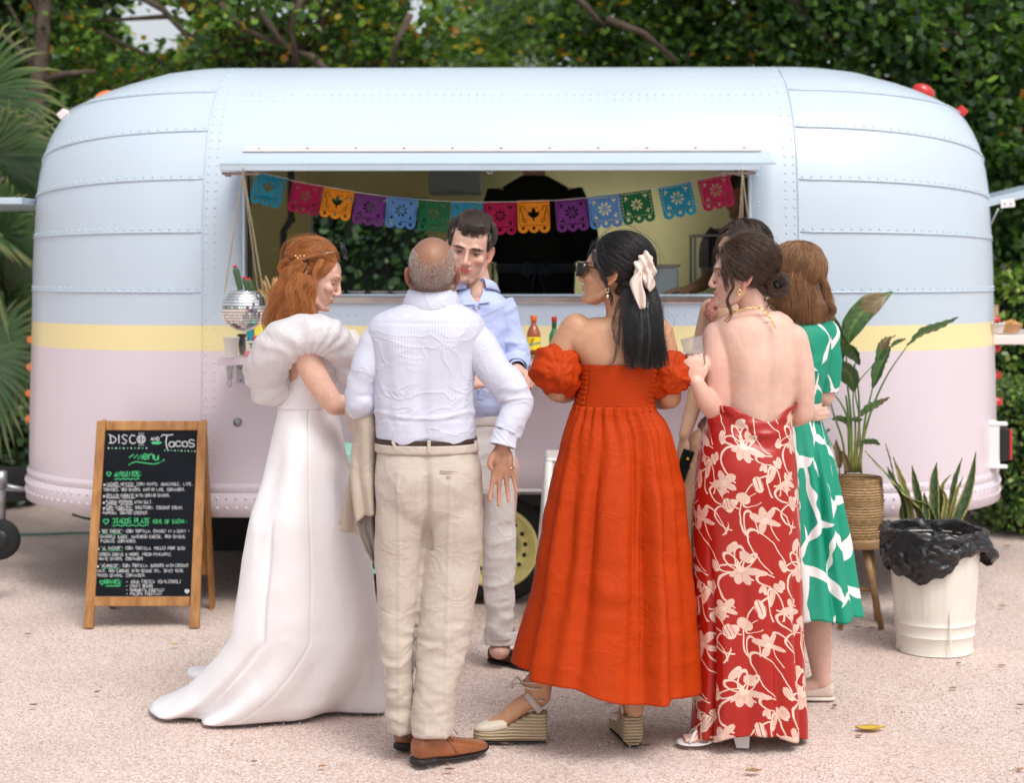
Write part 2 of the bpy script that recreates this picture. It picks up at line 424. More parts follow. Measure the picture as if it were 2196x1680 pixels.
tree('shady tree with a dark trunk at the far left', px(66, 1080, 11.75) [:2] + (0,), [px(66, 1080, 11.75), px(72, 500, 11.75), px(80, 200, 11.7), px(92, 90, 11.7), px(100, -60, 11.7)],
  [(px(60, 60, 13.4), (.7, .5, .5)), (px(40, -80, 13.2), (1.0, .8, .5)), (px(10, 150, 13.5), (.3, .4, .35))], 130, 50, 0.15, 0.066, [G1, G2, G3], [6, 4, 1], (), 9, 0.085)
tb = MB(); tb.tube([px(86, 172, 11.7), px(140, 158, 11.6), px(205, 152, 11.6)], [.028, .022, .012], 6); tb.tube([px(80, 150, 11.7), px(40, 105, 11.6), px(-10, 60, 11.6)], [.025, .018, .012], 6)
o = tb.build('branch', M_bark, bpy.data.objects['tree.004'] if 'tree.004' in bpy.data.objects else None, True)
if o.parent: o.location = -o.parent.location
wd = leaves('far_wood', crown_pts([(px(1500, -60, 16.5), (2.4, .8, 1.3)), (px(2050, 60, 16), (1.6, .8, 1.5)), (px(2150, 380, 15.5), (1.0, .6, 1.0)), (px(830, 20, 17.5), (.8, .6, .9)), (px(40, 150, 15.5), (.9, .6, 1.5))], 520, 34, .24, (hole(1545, 2, 16.5, 30, 14), hole(1925, 22, 16, 26, 16), hole(900, 40, 17.5, 15, 60), hole(345, 85, 15.5, 42, 40)))[1], 1.0, 0.10, [G1, G2, G3, LG], [6, 6, 3, 1], M_leaf, None)
tag(wd, 'shady wood behind the nearer trees', 'wood', kind='stuff')
for tn, P_ in (('tree', (((560, 20), (592, 75), (628, 110), (652, 165)), ((652, -20), (622, 60), (640, 130)), ((300, -10), (350, 20), (395, 70), (440, 130)), ((880, 30), (850, 90), (838, 150)), ((700, 150), (668, 120), (640, 112)), ((470, 5), (520, 60), (600, 95)))), ('tree.002', (((1235, -10), (1262, 20), (1300, 60)), ((1300, 40), (1380, 70), (1450, 130)))), ('tree.001', (((1700, -10), (1712, 20), (1760, 60), (1800, 120)), ((1990, 40), (2060, 80), (2140, 160))))):
 for pp in P_:
  tb = MB(); k_ = [Vector(px(x, y, 11.45 + .05 * i)) for i, (x, y) in enumerate(pp)]; tb.tube(k_, [.030 - .006 * i for i in range(len(k_))], 6); o = tb.build('branch', M_bark, bpy.data.objects[tn], True); o.location = -o.parent.location
# pale stone tower glimpsed through the leaves
M_tower = simple('pale_stone', (0.62, 0.50, 0.40), 0.9, var=0.15, vscale=2, bump=0.4, bscale=9, bdist=0.03)
M_rooft = simple('roof_tile', (0.33, 0.2, 0.14), 0.9, var=0.3)
tw = empty('stone_tower', px(700, 900, 34)[:2] + (0,), 0, 'pale stone tower glimpsed through the leaves behind the trailer', 'tower')
mb = MB(); mb.box((0, 0, 2.4), (1.5, 1.5, 4.8)); mb.build('wall', M_tower, tw)
mb = MB(); mb.add([(-.75, -.75, 4.8), (.75, -.75, 4.8), (.75, .75, 4.8), (-.75, .75, 4.8), (0.1, 0, 7.4)], [(0, 1, 4), (1, 2, 4), (2, 3, 4), (3, 0, 4)]); mb.build('spire', M_tower, tw)
for z in (1.6, 3.2):
 mb = MB(); mb.box((0, -.76, z), (.4, .06, .8)); mb.build('window', M_dark, tw)
mb = MB(); mb.box((0, 0, 4.72), (1.62, 1.62, .12)); mb.build('cornice', M_tower, tw)
# ------------------------------------------------------------------ hedges: dark core and a skin of leaves
def hedge(label, x0, x1, y0, y1, z1, n, size, pal, wts, z0=0.0, mat=None, bumpy=0.12, group=None):
 t = empty('hedge', ((x0 + x1) / 2, (y0 + y1) / 2, 0), 0, label, 'hedge', group)
 lx, ly = (x1 - x0) / 2, (y1 - y0) / 2
 mb = MB(); mb.ball((0, 0, 0), 1, 32, 20); V = np.array(mb.v)
 def shape(D):
  p = 5.0; r = (np.abs(D) ** p).sum(1) ** (-1 / p)
  Q = D * r[:, None] * np.array([lx, ly, z1 / 2]); Q[:, 2] += z1 / 2
  wob = fbm(Q + np.array([x0, y0, 0]), 1.3, 3, 11) * bumpy
  return Q + D * wob[:, None]
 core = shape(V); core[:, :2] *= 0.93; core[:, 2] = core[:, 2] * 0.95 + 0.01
 mesh_obj('shade_core', core, mb.f, M_dark, t)  # solid near-black core stands in for the shade between the leaves
 D = rng.normal(size=(n, 3)) * np.array([lx, ly, z1 / 2]) ** 0.5; D[:, 1] = -np.abs(D[:, 1]) * np.where(rng.random(n) < .85, 1, -1)
 u = rng.random((n, 2)) * 2 - 1
 face = rng.random(n)
 a_front, a_top, a_side = lx * z1, lx * ly * 2, ly * z1
 s = a_front + a_top + 2 * a_side
 D = np.where((face < a_front / s)[:, None], np.stack([u[:, 0], -np.ones(n), u[:, 1]], 1),
  np.where((face < (a_front + a_top) / s)[:, None], np.stack([u[:, 0], u[:, 1], np.ones(n)], 1),
  np.stack([np.where(rng.random(n) < .5, -1, 1), u[:, 0], u[:, 1]], 1)))
 D = D / np.linalg.norm(D, axis=1)[:, None]
 P = shape(D); P += rng.normal(size=(n, 3)) * 0.035; P *= np.where(rng.random(n) < .3, .975, 1.0)[:, None]
 P = P[P[:, 2] > 0.02]
 out = P - np.array([0, 0, z1 / 2]); out /= np.linalg.norm(out, axis=1)[:, None]
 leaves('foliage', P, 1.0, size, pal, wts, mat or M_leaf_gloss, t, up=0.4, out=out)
 return t
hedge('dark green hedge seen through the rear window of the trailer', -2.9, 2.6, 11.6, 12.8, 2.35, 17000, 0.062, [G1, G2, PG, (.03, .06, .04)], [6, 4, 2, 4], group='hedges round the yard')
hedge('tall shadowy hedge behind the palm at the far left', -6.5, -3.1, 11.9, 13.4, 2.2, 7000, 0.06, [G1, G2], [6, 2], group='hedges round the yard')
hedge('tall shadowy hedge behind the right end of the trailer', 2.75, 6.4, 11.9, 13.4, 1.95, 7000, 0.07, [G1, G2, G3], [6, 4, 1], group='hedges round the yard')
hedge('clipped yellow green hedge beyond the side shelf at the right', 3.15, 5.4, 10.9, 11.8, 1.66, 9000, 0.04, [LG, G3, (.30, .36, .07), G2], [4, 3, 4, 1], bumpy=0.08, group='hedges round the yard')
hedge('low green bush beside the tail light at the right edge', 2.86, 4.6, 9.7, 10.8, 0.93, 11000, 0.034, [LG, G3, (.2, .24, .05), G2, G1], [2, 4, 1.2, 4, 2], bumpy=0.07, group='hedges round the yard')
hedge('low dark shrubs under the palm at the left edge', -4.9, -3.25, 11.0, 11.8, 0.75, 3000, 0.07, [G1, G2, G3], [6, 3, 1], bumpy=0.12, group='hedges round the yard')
# ------------------------------------------------------------------ fan palm at the left
def palm():
 base = px(-70, 1090, 10.4)[:2] + (0,)
 t = empty('palm', base, 0, 'fan palm with long narrow leaflets at the left edge', 'palm tree')
 B = Vector(base); mb = MB()
 mb.tube([Vector((0, 0, 0)), Vector((0.03, 0, 1.0)), Vector((0, 0, 1.9))], [.16, .14, .12], 12)
 mb.build('trunk', M_bark, t, True)
 fans = [((-25, 330), (0.25, -0.5, 0.5)), ((10, 500), (.5, -.5, .05)), ((-60, 200), (.2, -.4, .8)), ((15, 640), (.5, -.6, -.25)), ((-40, 780), (.4, -.6, -.55)), ((-90, 480), (.1, -.8, .1)), ((20, 380), (.7, -.3, .4)), ((-30, 560), (.3, -.7, -.1))]
 crown = Vector((0, 0, 1.9))
 for fi, ((fx, fy), d) in enumerate(fans):
  hub = W(fx, fy, 10.0 + 0.12 * (fi % 4)) - B; d = Vector(d).normalized()
  mb = MB(); mb.tube([crown, crown.lerp(hub, .5) + Vector((0, 0, .06)), hub], [.018, .014, .01], 5)
  fr = mb.build('frond', M_bark, t, True)
  side = d.cross(Vector((0, 1, 0.25))).normalized(); V = []; Fc = []; Cc = []
  nl = 44
  for k in range(nl):
   a = (k / (nl - 1) - .5) * math.radians(250)
   dr = (d * math.cos(a) + side * math.sin(a)).normalized()
   L = (0.62 + 0.12 * rng.random()) * (1 - .25 * abs(k / (nl - 1) - .5)); w = 0.016
   nrm = dr.cross(side if abs(dr.dot(side)) < .9 else d).normalized(); sw = dr.cross(Vector((0, -1, .3))).normalized()
   n0 = len(V); seg = 6
   for q in range(seg + 1):
    u = q / seg; p = hub + dr * L * u + Vector((0, 0, -1)) * (0.16 * u ** 2.6) + Vector(rng.normal(size=3) * .004)
    ww = w * (0.35 + 1.0 * min(1, u * 3)) * (1 - max(0, u - .35) / .65) ** .8 + .001
    V += [p - sw * ww, p + Vector((0, -.004, .004)), p + sw * ww]
    g = (0.055, 0.12, 0.04) if rng.random() < .5 else (.085, .15, .05)
    if q > 4: g = (.22, .25, .1)
    Cc += [g, tuple(x * 1.3 for x in g), g]
   for q in range(seg):
    b = n0 + q * 3
    Fc += [(b, b + 1, b + 4, b + 3), (b + 1, b + 2, b + 5, b + 4)]
  lf = mesh_obj('leaflets', np.array([tuple(v) for v in V]), Fc, M_leaf_gloss, fr, smooth=False, col=np.array(Cc) * (0.75 + .5 * rng.random()))
palm()
# ------------------------------------------------------------------ fallen leaves
M_yleaf = m_leaf('fallen_leaf', 0.6, 0.1)
def fallen(px_, py_, size, rz, col, label, curl=0.25, aspect=0.5):
 Y = F * HC / (py_ - HY); p = W(px_, py_, Y)
 n = 9; V = []; C = []
 for i in range(n):
  u = i / (n - 1); w = math.sin(math.pi * u ** .85) * aspect * .5 * size + .001
  for sgn in (-1, -.5, 0, .5, 1):
   z = 0.004 + curl * size * (abs(sgn) ** 1.5 * .35 + (2 * u - 1) ** 2 * .22) + .02 * size * math.sin(9 * u + 3 * sgn)
   V.append(((u - .5) * size, sgn * w, z)); k = 1 - .25 * (sgn == 0); C.append(tuple(c * k * (0.85 + .3 * random.random()) for c in col))
 Fc = [(i * 5 + k, i * 5 + k + 1, (i + 1) * 5 + k + 1, (i + 1) * 5 + k) for i in range(n - 1) for k in range(4)]
 o = mesh_obj('fallen_leaf', np.array(V), Fc, M_yleaf, None, True, col=np.array(C))
 sm = o.modifiers.new('thick', 'SOLIDIFY'); sm.thickness = 0.0008
 o.location = (p.x, p.y, 0.004); o.rotation_euler = (0, 0, rz)
 tag(o, label, 'leaf', 'fallen leaves on the gravel')
BR = (0.20, 0.10, 0.055); YY = (0.62, 0.40, 0.06); OB = (.38, .2, .1)
for a in [(1866, 1571, .106, .05, YY, 'large yellow leaf lying flat right of the red floral dress'),
    (1662, 1582, .085, .2, YY, 'yellow leaf by the white block heel under the red floral hem'),
    (376, 1388, .035, .6, YY, 'small yellow leaf below the menu board'),
    (208, 1490, .03, .9, BR, 'brown crumpled leaf at the far left of the gravel'),
    (72, 1518, .03, .2, BR, 'thin brown twig like leaf near the left edge of the gravel'),
    (692, 1650, .028, .4, OB, 'small rust leaf in front of the white dress hem'),
    (963, 1657, .032, .1, BR, 'brown leaf just in front of the tan shoe'),
    (1083, 1602, .032, 2.8, BR, 'dark brown leaf under the toe of the left wedge shoe'),
    (1386, 1606, .036, .5, BR, 'curled brown leaf beside the right wedge heel'),
    (1616, 1661, .055, .1, OB, 'orange brown leaf near the bottom below the white heel'),
    (1838, 1350, .03, .3, BR, 'brown leaf behind the flat shoe near the wooden stool'),
    (1870, 1352, .035, .1, OB, 'light brown leaf left of the white bin'),
    (2056, 1428, .028, .7, BR, 'rust leaf just right of the white bin base'),
    (2044, 1482, .035, .3, OB, 'orange brown leaf alone on the right gravel'),
    (2148, 1433, .035, .0, OB, 'rust leaf by the right edge level with the bin base'),
    (2150, 1305, .04, .1, OB, 'pale brown leaf far right level with the bin'),
    (2188, 1518, .03, .1, BR, 'brown leaf cut by the right edge'),
    (2160, 1175, .045, .2, OB, 'brown leaf on the gravel beside the low bush'),
    (1790, 1520, .03, 1.0, BR, 'tiny brown leaf below the beige flat shoe'),
    (1714, 1556, .03, 1.9, BR, 'dark leaf at the right hem of the red floral dress'),
    (1842, 1585, .03, .5, OB, 'small tan leaf below the large yellow leaf'),
    (2188, 1657, .03, .5, OB, 'small leaf in the bottom right corner'),
    (545, 1640, .022, .5, BR, 'tiny brown leaf below the train of the white dress'),
    (60, 1365, .03, 0.1, BR, 'dry brown leaf left of the menu board'),
    (1445, 1478, .06, .1, (.16, .24, .07), 'green leaf behind the hem of the orange dress'),
    (1308, 1510, .04, .4, YY, 'yellow leaf behind the right wedge shoe')]:
 fallen(*a)
# ================================================================== TRAILER
M_body = None
def m_body():
 m, t, b = new_mat('pastel_body_paint')
 c = t.coord('Object'); s = t.n('SeparateXYZ'); t.l(c, s.inputs[0]); z = s.outputs[2]
 y1 = t.math('GREATER_THAN', z, 1.232); y2 = t.math('GREATER_THAN', z, 1.354)
 col = t.mix(y1, (0.70, 0.615, 0.675), (0.84, 0.72, 0.37)); col = t.mix(y2, col, (0.525, 0.615, 0.705))
 ns = t.noise(t.mapping(c, (1.5, 1.5, 0.5)), 1.3, 3, 0.5)
 v = t.ramp(ns, [(0.3, (0.95, 0.95, 0.95)), (0.7, (1, 1, 1))])
 mx = t.n('Mix', data_type='RGBA', blend_type='MULTIPLY'); mx.inputs[0].default_value = 1; t.l(col, mx.inputs[6]); t.l(v, mx.inputs[7])
 t.l(mx.outputs[2], b.inputs['Base Color'])
 b.inputs['Roughness'].default_value = 0.38; b.inputs['Coat Weight'].default_value = 0.22; b.inputs['Coat Roughness'].default_value = 0.10
 w = t.noise(t.mapping(c, (1, 1, 0.6)), 2.2, 2, 0.4)
 t.l(t.bump(w, 0.35, 0.01), b.inputs['Normal'])
 return m
M_body = m_body()
M_cream = simple('cream_paint', (0.78, 0.70, 0.68), 0.35, var=0.05)
M_white = simple('white_paint', (0.78, 0.77, 0.78), 0.35, var=0.05)
M_flap = simple('blue_flap_paint', (0.48, 0.58, 0.67), 0.35, var=0.04, coat=0.3)
M_wallin = simple('yellow_inner_wall', (0.88, 0.83, 0.42), 0.6, var=0.08, vscale=3)
M_steel = simple('steel', (0.62, 0.6, 0.58), 0.22, metal=1.0, var=0.15, vscale=5)
M_chrome = simple('chrome', (0.85, 0.85, 0.86), 0.08, metal=1.0, var=0)
M_black = simple('black_plastic', (0.012, 0.012, 0.014), 0.5, var=0.2)
M_rubber = simple('tyre_rubber', (0.014, 0.014, 0.014), 0.85, var=0.3, bump=0.4, bscale=50)
M_amber = simple('amber_lens', (0.85, 0.20, 0.02), 0.12, var=0.1, coat=0.5)
M_red = simple('red_lens', (0.55, 0.02, 0.02), 0.12, var=0.1, coat=0.5)
M_yrim = simple('pale_yellow_paint', (0.80, 0.73, 0.30), 0.4, var=0.06)
M_gpipe = simple('grey_pipe', (0.10, 0.115, 0.12), 0.5, var=0.1)
M_gcab = simple('grey_cabinet_paint', (0.34, 0.40, 0.42), 0.4, var=0.06)
M_darkmetal = simple('dark_metal', (0.03, 0.032, 0.035), 0.45, metal=0.6, var=0.2)
M_galv = simple('galvanised_metal', (0.35, 0.36, 0.38), 0.4, metal=0.8, var=0.25, vscale=20)
M_rust = simple('worn_hinge_metal', (0.33, 0.25, 0.22), 0.7, var=0.4, vscale=40)
TX, TY, TROT = 0.0, 8.85, -math.radians(1.1)
TR = empty('food_trailer', (TX, TY, 0), TROT, 'pastel blue, yellow and pink rounded trailer with an open serving hatch', 'food trailer')
TINV = (Matrix.Translation((TX, TY, 0)) @ Matrix.Rotation(TROT, 4, 'Z')).inverted()
def TLp(px_, py_, Y): return TINV @ W(px_, py_, Y)
XS, XE = -1.457, 1.382           # end cap seams
PROF = [(.445, 2.56, 1.105), (.9, 2.555, 1.105), (1.3, 2.545, 1.10), (1.6, 2.54, 1.095), (1.85, 2.53, 1.08), (2.02, 2.52, 1.055), (2.19, 2.495, 1.0), (2.34, 2.445, .915), (2.455, 2.36, .81), (2.56, 2.16, .65), (2.62, 1.985, .50), (2.68, 1.735, .28), (2.70, 1.46, 0.02)]
def ab(z):
 r = crom([p[0] for p in PROF], [p[1:] for p in PROF], [z])[0]; return r[0], r[1]
# z as a function of arc parameter at the top: rows
def rows_z():
 return sorted(set([.445, .50, .569, .7, .9, 1.1, 1.232, 1.354, 1.45, 1.504, 1.6, 1.72, 1.84, 1.95, 2.05, 2.13, 2.2, 2.27, 2.34, 2.4, 2.455, 2.51, 2.56, 2.592, 2.62, 2.652, 2.68, 2.692, 2.70]))
PW = 2.25
def plan(u, z):
 """u: ('f',x) front straight, ('b',x), ('l',t) left end t 0(front)..1(back), ('r',t)"""
 a, b = ab(z); k, q = u
 if k == 'f': return Vector((q, -b, z))
 if k == 'b': return Vector((q, b, z))
 th = math.pi * q; c, s = math.cos(th), math.sin(th)
 yy = -b * math.copysign(abs(c) ** (2 / PW), c); xx = abs(s) ** (2 / PW)
 return Vector((XS - (a + XS) * xx, yy, z)) if k == 'l' else Vector((XE + (a - XE) * xx, yy, z))
def surf_n(u, z):
 k, q = u; e = 1e-3
 d1 = plan((k, q + e), z) - plan((k, q - e), z); d2 = plan(u, min(z + e, 2.699)) - plan(u, z - e)
 n = d1.cross(d2)
 if n.length < 1e-12: return Vector((0, 0, 1))
 n.normalize(); c = plan(u, z) - Vector((max(XS, min(XE, plan(u, z).x)), 0, 1.5))
 return n if n.dot(c) > 0 else -n
OX0, OX1, OZ0, OZ1 = -1.264, 1.156, 1.504, 2.13
BX0, BX1, BZ0, BZ1 = -1.235, -0.525, 1.45, 2.05
AX0, AX1, AZ = -0.80, 0.80, .569
def build_shell():
 xs = sorted(set([XS, -1.36, OX0, BX0, -1.0, AX0, BX1, -.3, 0, .3, .6, AX1, 1.0, OX1, 1.27, XE])); ns = 36
 us = [('f', x) for x in xs] + [('r', k / ns) for k in range(1, ns)] + [('b', x) for x in reversed(xs)] + [('l', 1 - k / ns) for k in range(1, ns)]
 zs = rows_z(); n = len(us); V = [plan(u, z) for z in zs for u in us]; Fc = []
 for i in range(len(zs) - 1):
  zc = (zs[i] + zs[i + 1]) / 2
  for k in range(n):
   u0, u1 = us[k], us[(k + 1) % n]
   if u0[0] == u1[0] == 'f':
    xc = (u0[1] + u1[1]) / 2
    if OX0 < xc < OX1 and OZ0 < zc < OZ1: continue
    if AX0 < xc < AX1 and zc < AZ: continue
   if u0[0] == u1[0] == 'b':
    xc = (u0[1] + u1[1]) / 2
    if BX0 < xc < BX1 and BZ0 < zc < BZ1: continue
    if .25 < xc < 1.27 and zc > 2.57: continue      # opening added on the unseen far roof to let daylight inside
   if u0[0] == u1[0] and u0[0] in 'lr' and .52 < (u0[1] + u1[1]) / 2 < .80 and 1.40 < zc < 1.95: continue
   Fc.append((i * n + k, i * n + (k + 1) % n, (i + 1) * n + (k + 1) % n, (i + 1) * n + k))
 top = (len(zs) - 1) * n; Fc.append(tuple(top + k for k in range(n)))
 o = mesh_obj('body', V, Fc, M_body, TR, True)
 sm = o.modifiers.new('thick', 'SOLIDIFY'); sm.thickness = 0.03; sm.offset = -1
 return o
SHELL = build_shell()
# lips of the end cap panels and the vertical seams
def rib(side, z0, dz, r=0.0045):
 pts = []; N = 40; riv = []
 for k in range(N + 1):
  q = 0.5 * k / N; z = z0 + dz * (k / N) ** 1.6; u = (side, q)
  pts.append(plan(u, z) + surf_n(u, z) * 0.002)
 mb = MB(); mb.tube(pts, r, 6); mb.build('panel_lip', M_body, TR, True)
 L = 0
 for a, b_ in zip(pts[:-1], pts[1:]):
  L += (b_ - a).length
 acc = 0; nxt = 0.02
 for k in range(N):
  seg = (pts[k + 1] - pts[k]).length
  while nxt < acc + seg:
   f = (nxt - acc) / seg; q = 0.5 * (k + f) / N; z = z0 + dz * ((k + f) / N) ** 1.6 + 0.016
   riv.append(((side, q), z)); nxt += 0.047
  acc += seg
 return riv
RIV = []
for z0, dz in ((1.513, .0), (1.80, -.03), (2.056, -.10), (2.295, -.15), (2.505, -.08)):
 RIV += rib('l', z0, dz)
for z0, dz in ((1.513, .0), (1.80, -.04), (2.05, -.10), (2.31, -.16), (2.51, -.10)):
 RIV += rib('r', z0, dz)
for x in (XS, XE):
 mb = MB(); pts = [plan(('f', x), z) + surf_n(('f', x), z) * 0.0015 for z in np.linspace(.45, 2.69, 50)]
 mb.tube(pts, 0.0045, 6); mb.build('panel_seam', M_body, TR, True)
 sg = 1 if x < 0 else -1
 for off in (0.018, 0.058):
  for z in np.arange(.64, 2.66, .0412): RIV.append((('f', x + sg * off), z))
for z in (2.485, 2.455):
 for x in np.arange(XS + .1, XE - .08, .040): RIV.append((('f', x), z))
for z in (1.405, 1.372):
 for x in np.arange(OX0 + .05, OX1, .0412): RIV.append((('f', x), z))
for x in (OX0 - .035, OX1 + .035):
 for z in np.arange(1.55, 2.08, .13): RIV.append((('f', x), z))
def dome(mb, p, n, r, h):
 t = n.orthogonal().normalized(); b = n.cross(t); k6 = 7
 vs = [p + n * (-.001) + (t * math.cos(a) + b * math.sin(a)) * r for a in [2 * math.pi * k / k6 for k in range(k6)]]
 vs += [p + n * h * .75 + (t * math.cos(a) + b * math.sin(a)) * r * .62 for a in [2 * math.pi * k / k6 for k in range(k6)]] + [p + n * h]
 fs = [(k, (k + 1) % k6, k6 + (k + 1) % k6, k6 + k) for k in range(k6)] + [(k6 + k, k6 + (k + 1) % k6, 2 * k6) for k in range(k6)]
 mb.add(vs, fs)
mb = MB()
for u, z in RIV: dome(mb, plan(u, z), surf_n(u, z), 0.0062, 0.004)
# lower riveted band
def band(z0, z1, off, name):
 ns = 36
 segs = [[('l', q) for q in np.linspace(.62, 0, 30)] + [('f', x) for x in np.linspace(XS, AX0, 8)], [('f', x) for x in np.linspace(AX1, XE, 8)] + [('r', q) for q in np.linspace(0, .62, 30)]]
 for us in segs:
  m2 = MB()
  n = len(us)
  rws = [(z0, off * .2), (z0 + .003, off), (z1 - .012, off), (z1, off * .15)]
  V = [plan(u, z) + surf_n(u, z) * o for z, o in rws for u in us]
  m2.add(V, [(i * n + k, i * n + k + 1, (i + 1) * n + k + 1, (i + 1) * n + k) for i in range(3) for k in range(n - 1)])
  m2.build(name, M_body, TR, True)
band(.440, .560, 0.016, 'skirt_band'); band(.548, .60, 0.008, 'skirt_lip')
for (z, r, o, sp) in ((.580, .006, .008, .04), (.532, .0095, .016, .046), (.485, .0095, .016, .046)):
 for side in ('l', 'r'):
  q = 0; last = plan((side, 0), z)
  while q < .62:
   if (plan((side, q), z) - last).length >= sp or q == 0:
    last = plan((side, q), z); dome(mb, last + surf_n((side, q), z) * o, surf_n((side, q), z), r, r * .6)
   q += .002
 for x in list(np.arange(XS + .03, AX0 - .02, sp)) + list(np.arange(AX1 + .02, XE, sp)):
  dome(mb, plan(('f', x), z) + surf_n(('f', x), z) * o, surf_n(('f', x), z), r, r * .6)
rv = mb.build('rivets', M_body, TR, True); rv['kind'] = 'stuff'
mb = MB(); mb.box((0, -1.112, .574), (AX1 - AX0, .02, .012)); mb.build('wheel_arch_trim', M_white, TR)
for sx in (-1, 1):
 mb = MB(); mb.box((sx * (AX1 + .002), -1.10, .51), (.012, .03, .13)); mb.build('wheel_arch_trim', M_body, TR)
# frame round the hatch
for x in (OX0 + .006, OX1 - .006): mb = MB(); mb.box((x, -1.075, 1.82), (.012, .055, .62)); mb.build('hatch_frame', M_flap, TR)
for x in (OX0 + .028, OX1 - .028): mb = MB(); mb.tube([(x, -1.05, 1.56), (x, -1.06, 1.9), (x, -1.062, 1.902), (x, -1.09, 2.11)], [.010, .010, .006, .006], 8); mb.build('gas_strut', M_black, TR)
# counter lip of steel and the counter behind it
mb = MB(); mb.box((-.055, -1.07, 1.478), (2.42, .10, .034), bev=.005); mb.build('counter_edge', M_steel, TR)
mb = MB(); mb.box((-.055, -.78, 1.475), (2.42, .48, .03)); mb.build('counter', M_steel, TR)
# flap: hinge strip, slab, hooks
hz = 2.185; fz = 2.085; dirv = Vector((0, -.44, -.088)).normalized(); rotf = Matrix.Rotation(math.atan2(.088, .44), 3, 'X')
mb = MB(); mb.box((-.04, -1.30, 2.142), (2.50, .46, .008), rot=rotf); mb.build('awning_flap', M_flap, TR)
e0 = Vector((-.075, -1.515, 2.085))
mb = MB(); mb.box(e0 + Vector((0, .0, 0)), (2.425, .018, .036), bev=.003)
for k in range(7): mb.box((-1.2 + k * .38, -1.31, 2.12), (.02, .40, .02), rot=rotf)
mb.build('flap_edge', M_flap, TR)
mb = MB(); mb.box((-.03, -1.10, 2.196), (2.45, .03, .020), bev=.003); mb.box((-.03, -1.135, 2.186), (2.45, .05, .006), rot=rotf); mb.build('hinge_strip', M_cream, TR)
for k in range(11): mb = MB(); dome(mb, Vector((-1.18 + k * .23, -1.116, 2.197)), Vector((0, -1, 0)), .007, .004); mb.build('hinge_screw', M_galv, TR, True)
for x in (-1.20, 1.04):
 mb = MB(); mb.box((x, -1.47, 2.058), (.17, .05, .012), bev=.002); mb.box((x - .06, -1.47, 2.05), (.02, .04, .012)); mb.build('flap_bracket', M_rust, TR)
mb = MB(); hx = TLp(1050, 360, 7.35); pts = [hx + Vector((.012 * math.cos(a), 0, -.014 + .012 * math.sin(a))) for a in np.linspace(math.radians(180), math.radians(380), 10)]
mb.tube([hx + Vector((-.012, 0, .01))] + pts, .0025, 6); mb.build('hook', M_flap, TR, True)
# inside
def inside():
 iy, ih, il = .99, 2.36, 2.1
 def panel(name, cx, cy, cz, dx, dy, dz, m):
  b = MB(); b.box((cx, cy, cz), (dx, dy, dz)); return b.build(name, m, TR)
 panel('floor', 0, 0, .56, 3.4, 1.98, .05, M_galv); panel('ceiling', 0, -.35, 2.26, 3.3, .6, .03, M_wallin)  # ceiling stops short so the added roof opening lights the interior
 for sx in (-1, 1): panel('inner_end_wall', sx * 1.62, -.45, 1.42, .03, 1.0, 1.66, M_wallin); panel('inner_end_wall', sx * 1.62, .50, .98, .03, .9, .78, M_wallin)
 # rear wall round the rear window
 panel('inner_wall', (-1.9 + BX0) / 2, iy - .02, 1.45, BX0 + 1.9, .03, 1.8, M_wallin)
 panel('inner_wall', (1.9 + BX1) / 2, iy - .02, 1.45, 1.9 - BX1, .03, 1.8, M_wallin)
 panel('inner_wall', (BX0 + BX1) / 2, iy - .02, (BZ0 + .55) / 2, BX1 - BX0, .03, BZ0 - .55, M_wallin)
 panel('inner_wall', (BX0 + BX1) / 2, iy - .02, (BZ1 + 2.36) / 2, BX1 - BX0, .03, 2.36 - BZ1, M_wallin)
 for x in (BX0 - .03, BX1 + .03): panel('window_post', x, iy - .075, 1.75, .055, .08, 1.2, M_wallin)
 # seams of the wall panels
 for x in (.15, .72, 1.3): panel('wall_batten', x, iy - .038, 1.5, .006, .004, 1.7, M_wallin)
 panel('wall_batten', -1.5, iy - .038, 1.86, .5, .004, .006, M_wallin)
 panel('inner_front_wall', 0, -.99, 1.02, 3.7, .03, .9, M_wallin)
 b = MB(); b.box(TLp(978, 392, 9.5) + Vector((0, 0, .06)), (.30, .22, .26), bev=.008); b.build('wall_cabinet', M_gcab, TR)
 b = MB(); p = TLp(975, 410, 9.36); b.box(p, (.07, .02, .012), bev=.004); b.build('cabinet_handle', M_galv, TR)
 b = MB(); a = TLp(624, 330, 9.6); q = TLp(624, 470, 9.6); r_ = TLp(608, 495, 9.6); s_ = TLp(608, 700, 9.6)
 b.tube([a, q, q.lerp(r_, .5) + Vector((.0, 0, -.005)), r_, s_], .02, 10)
 b.tube([q + Vector((0, 0, .01)), q + Vector((0, 0, -.02))], .025, 10); b.build('pipe', M_gpipe, TR, True)
 b = MB(); b.box(TLp(640, 545, 9.55), (.09, .06, .24), bev=.004); b.build('wall_box', M_wallin, TR)
 # rear worktop
 panel('rear_worktop', .35, .62, 1.42, 2.9, .5, .04, M_darkmetal)
inside()
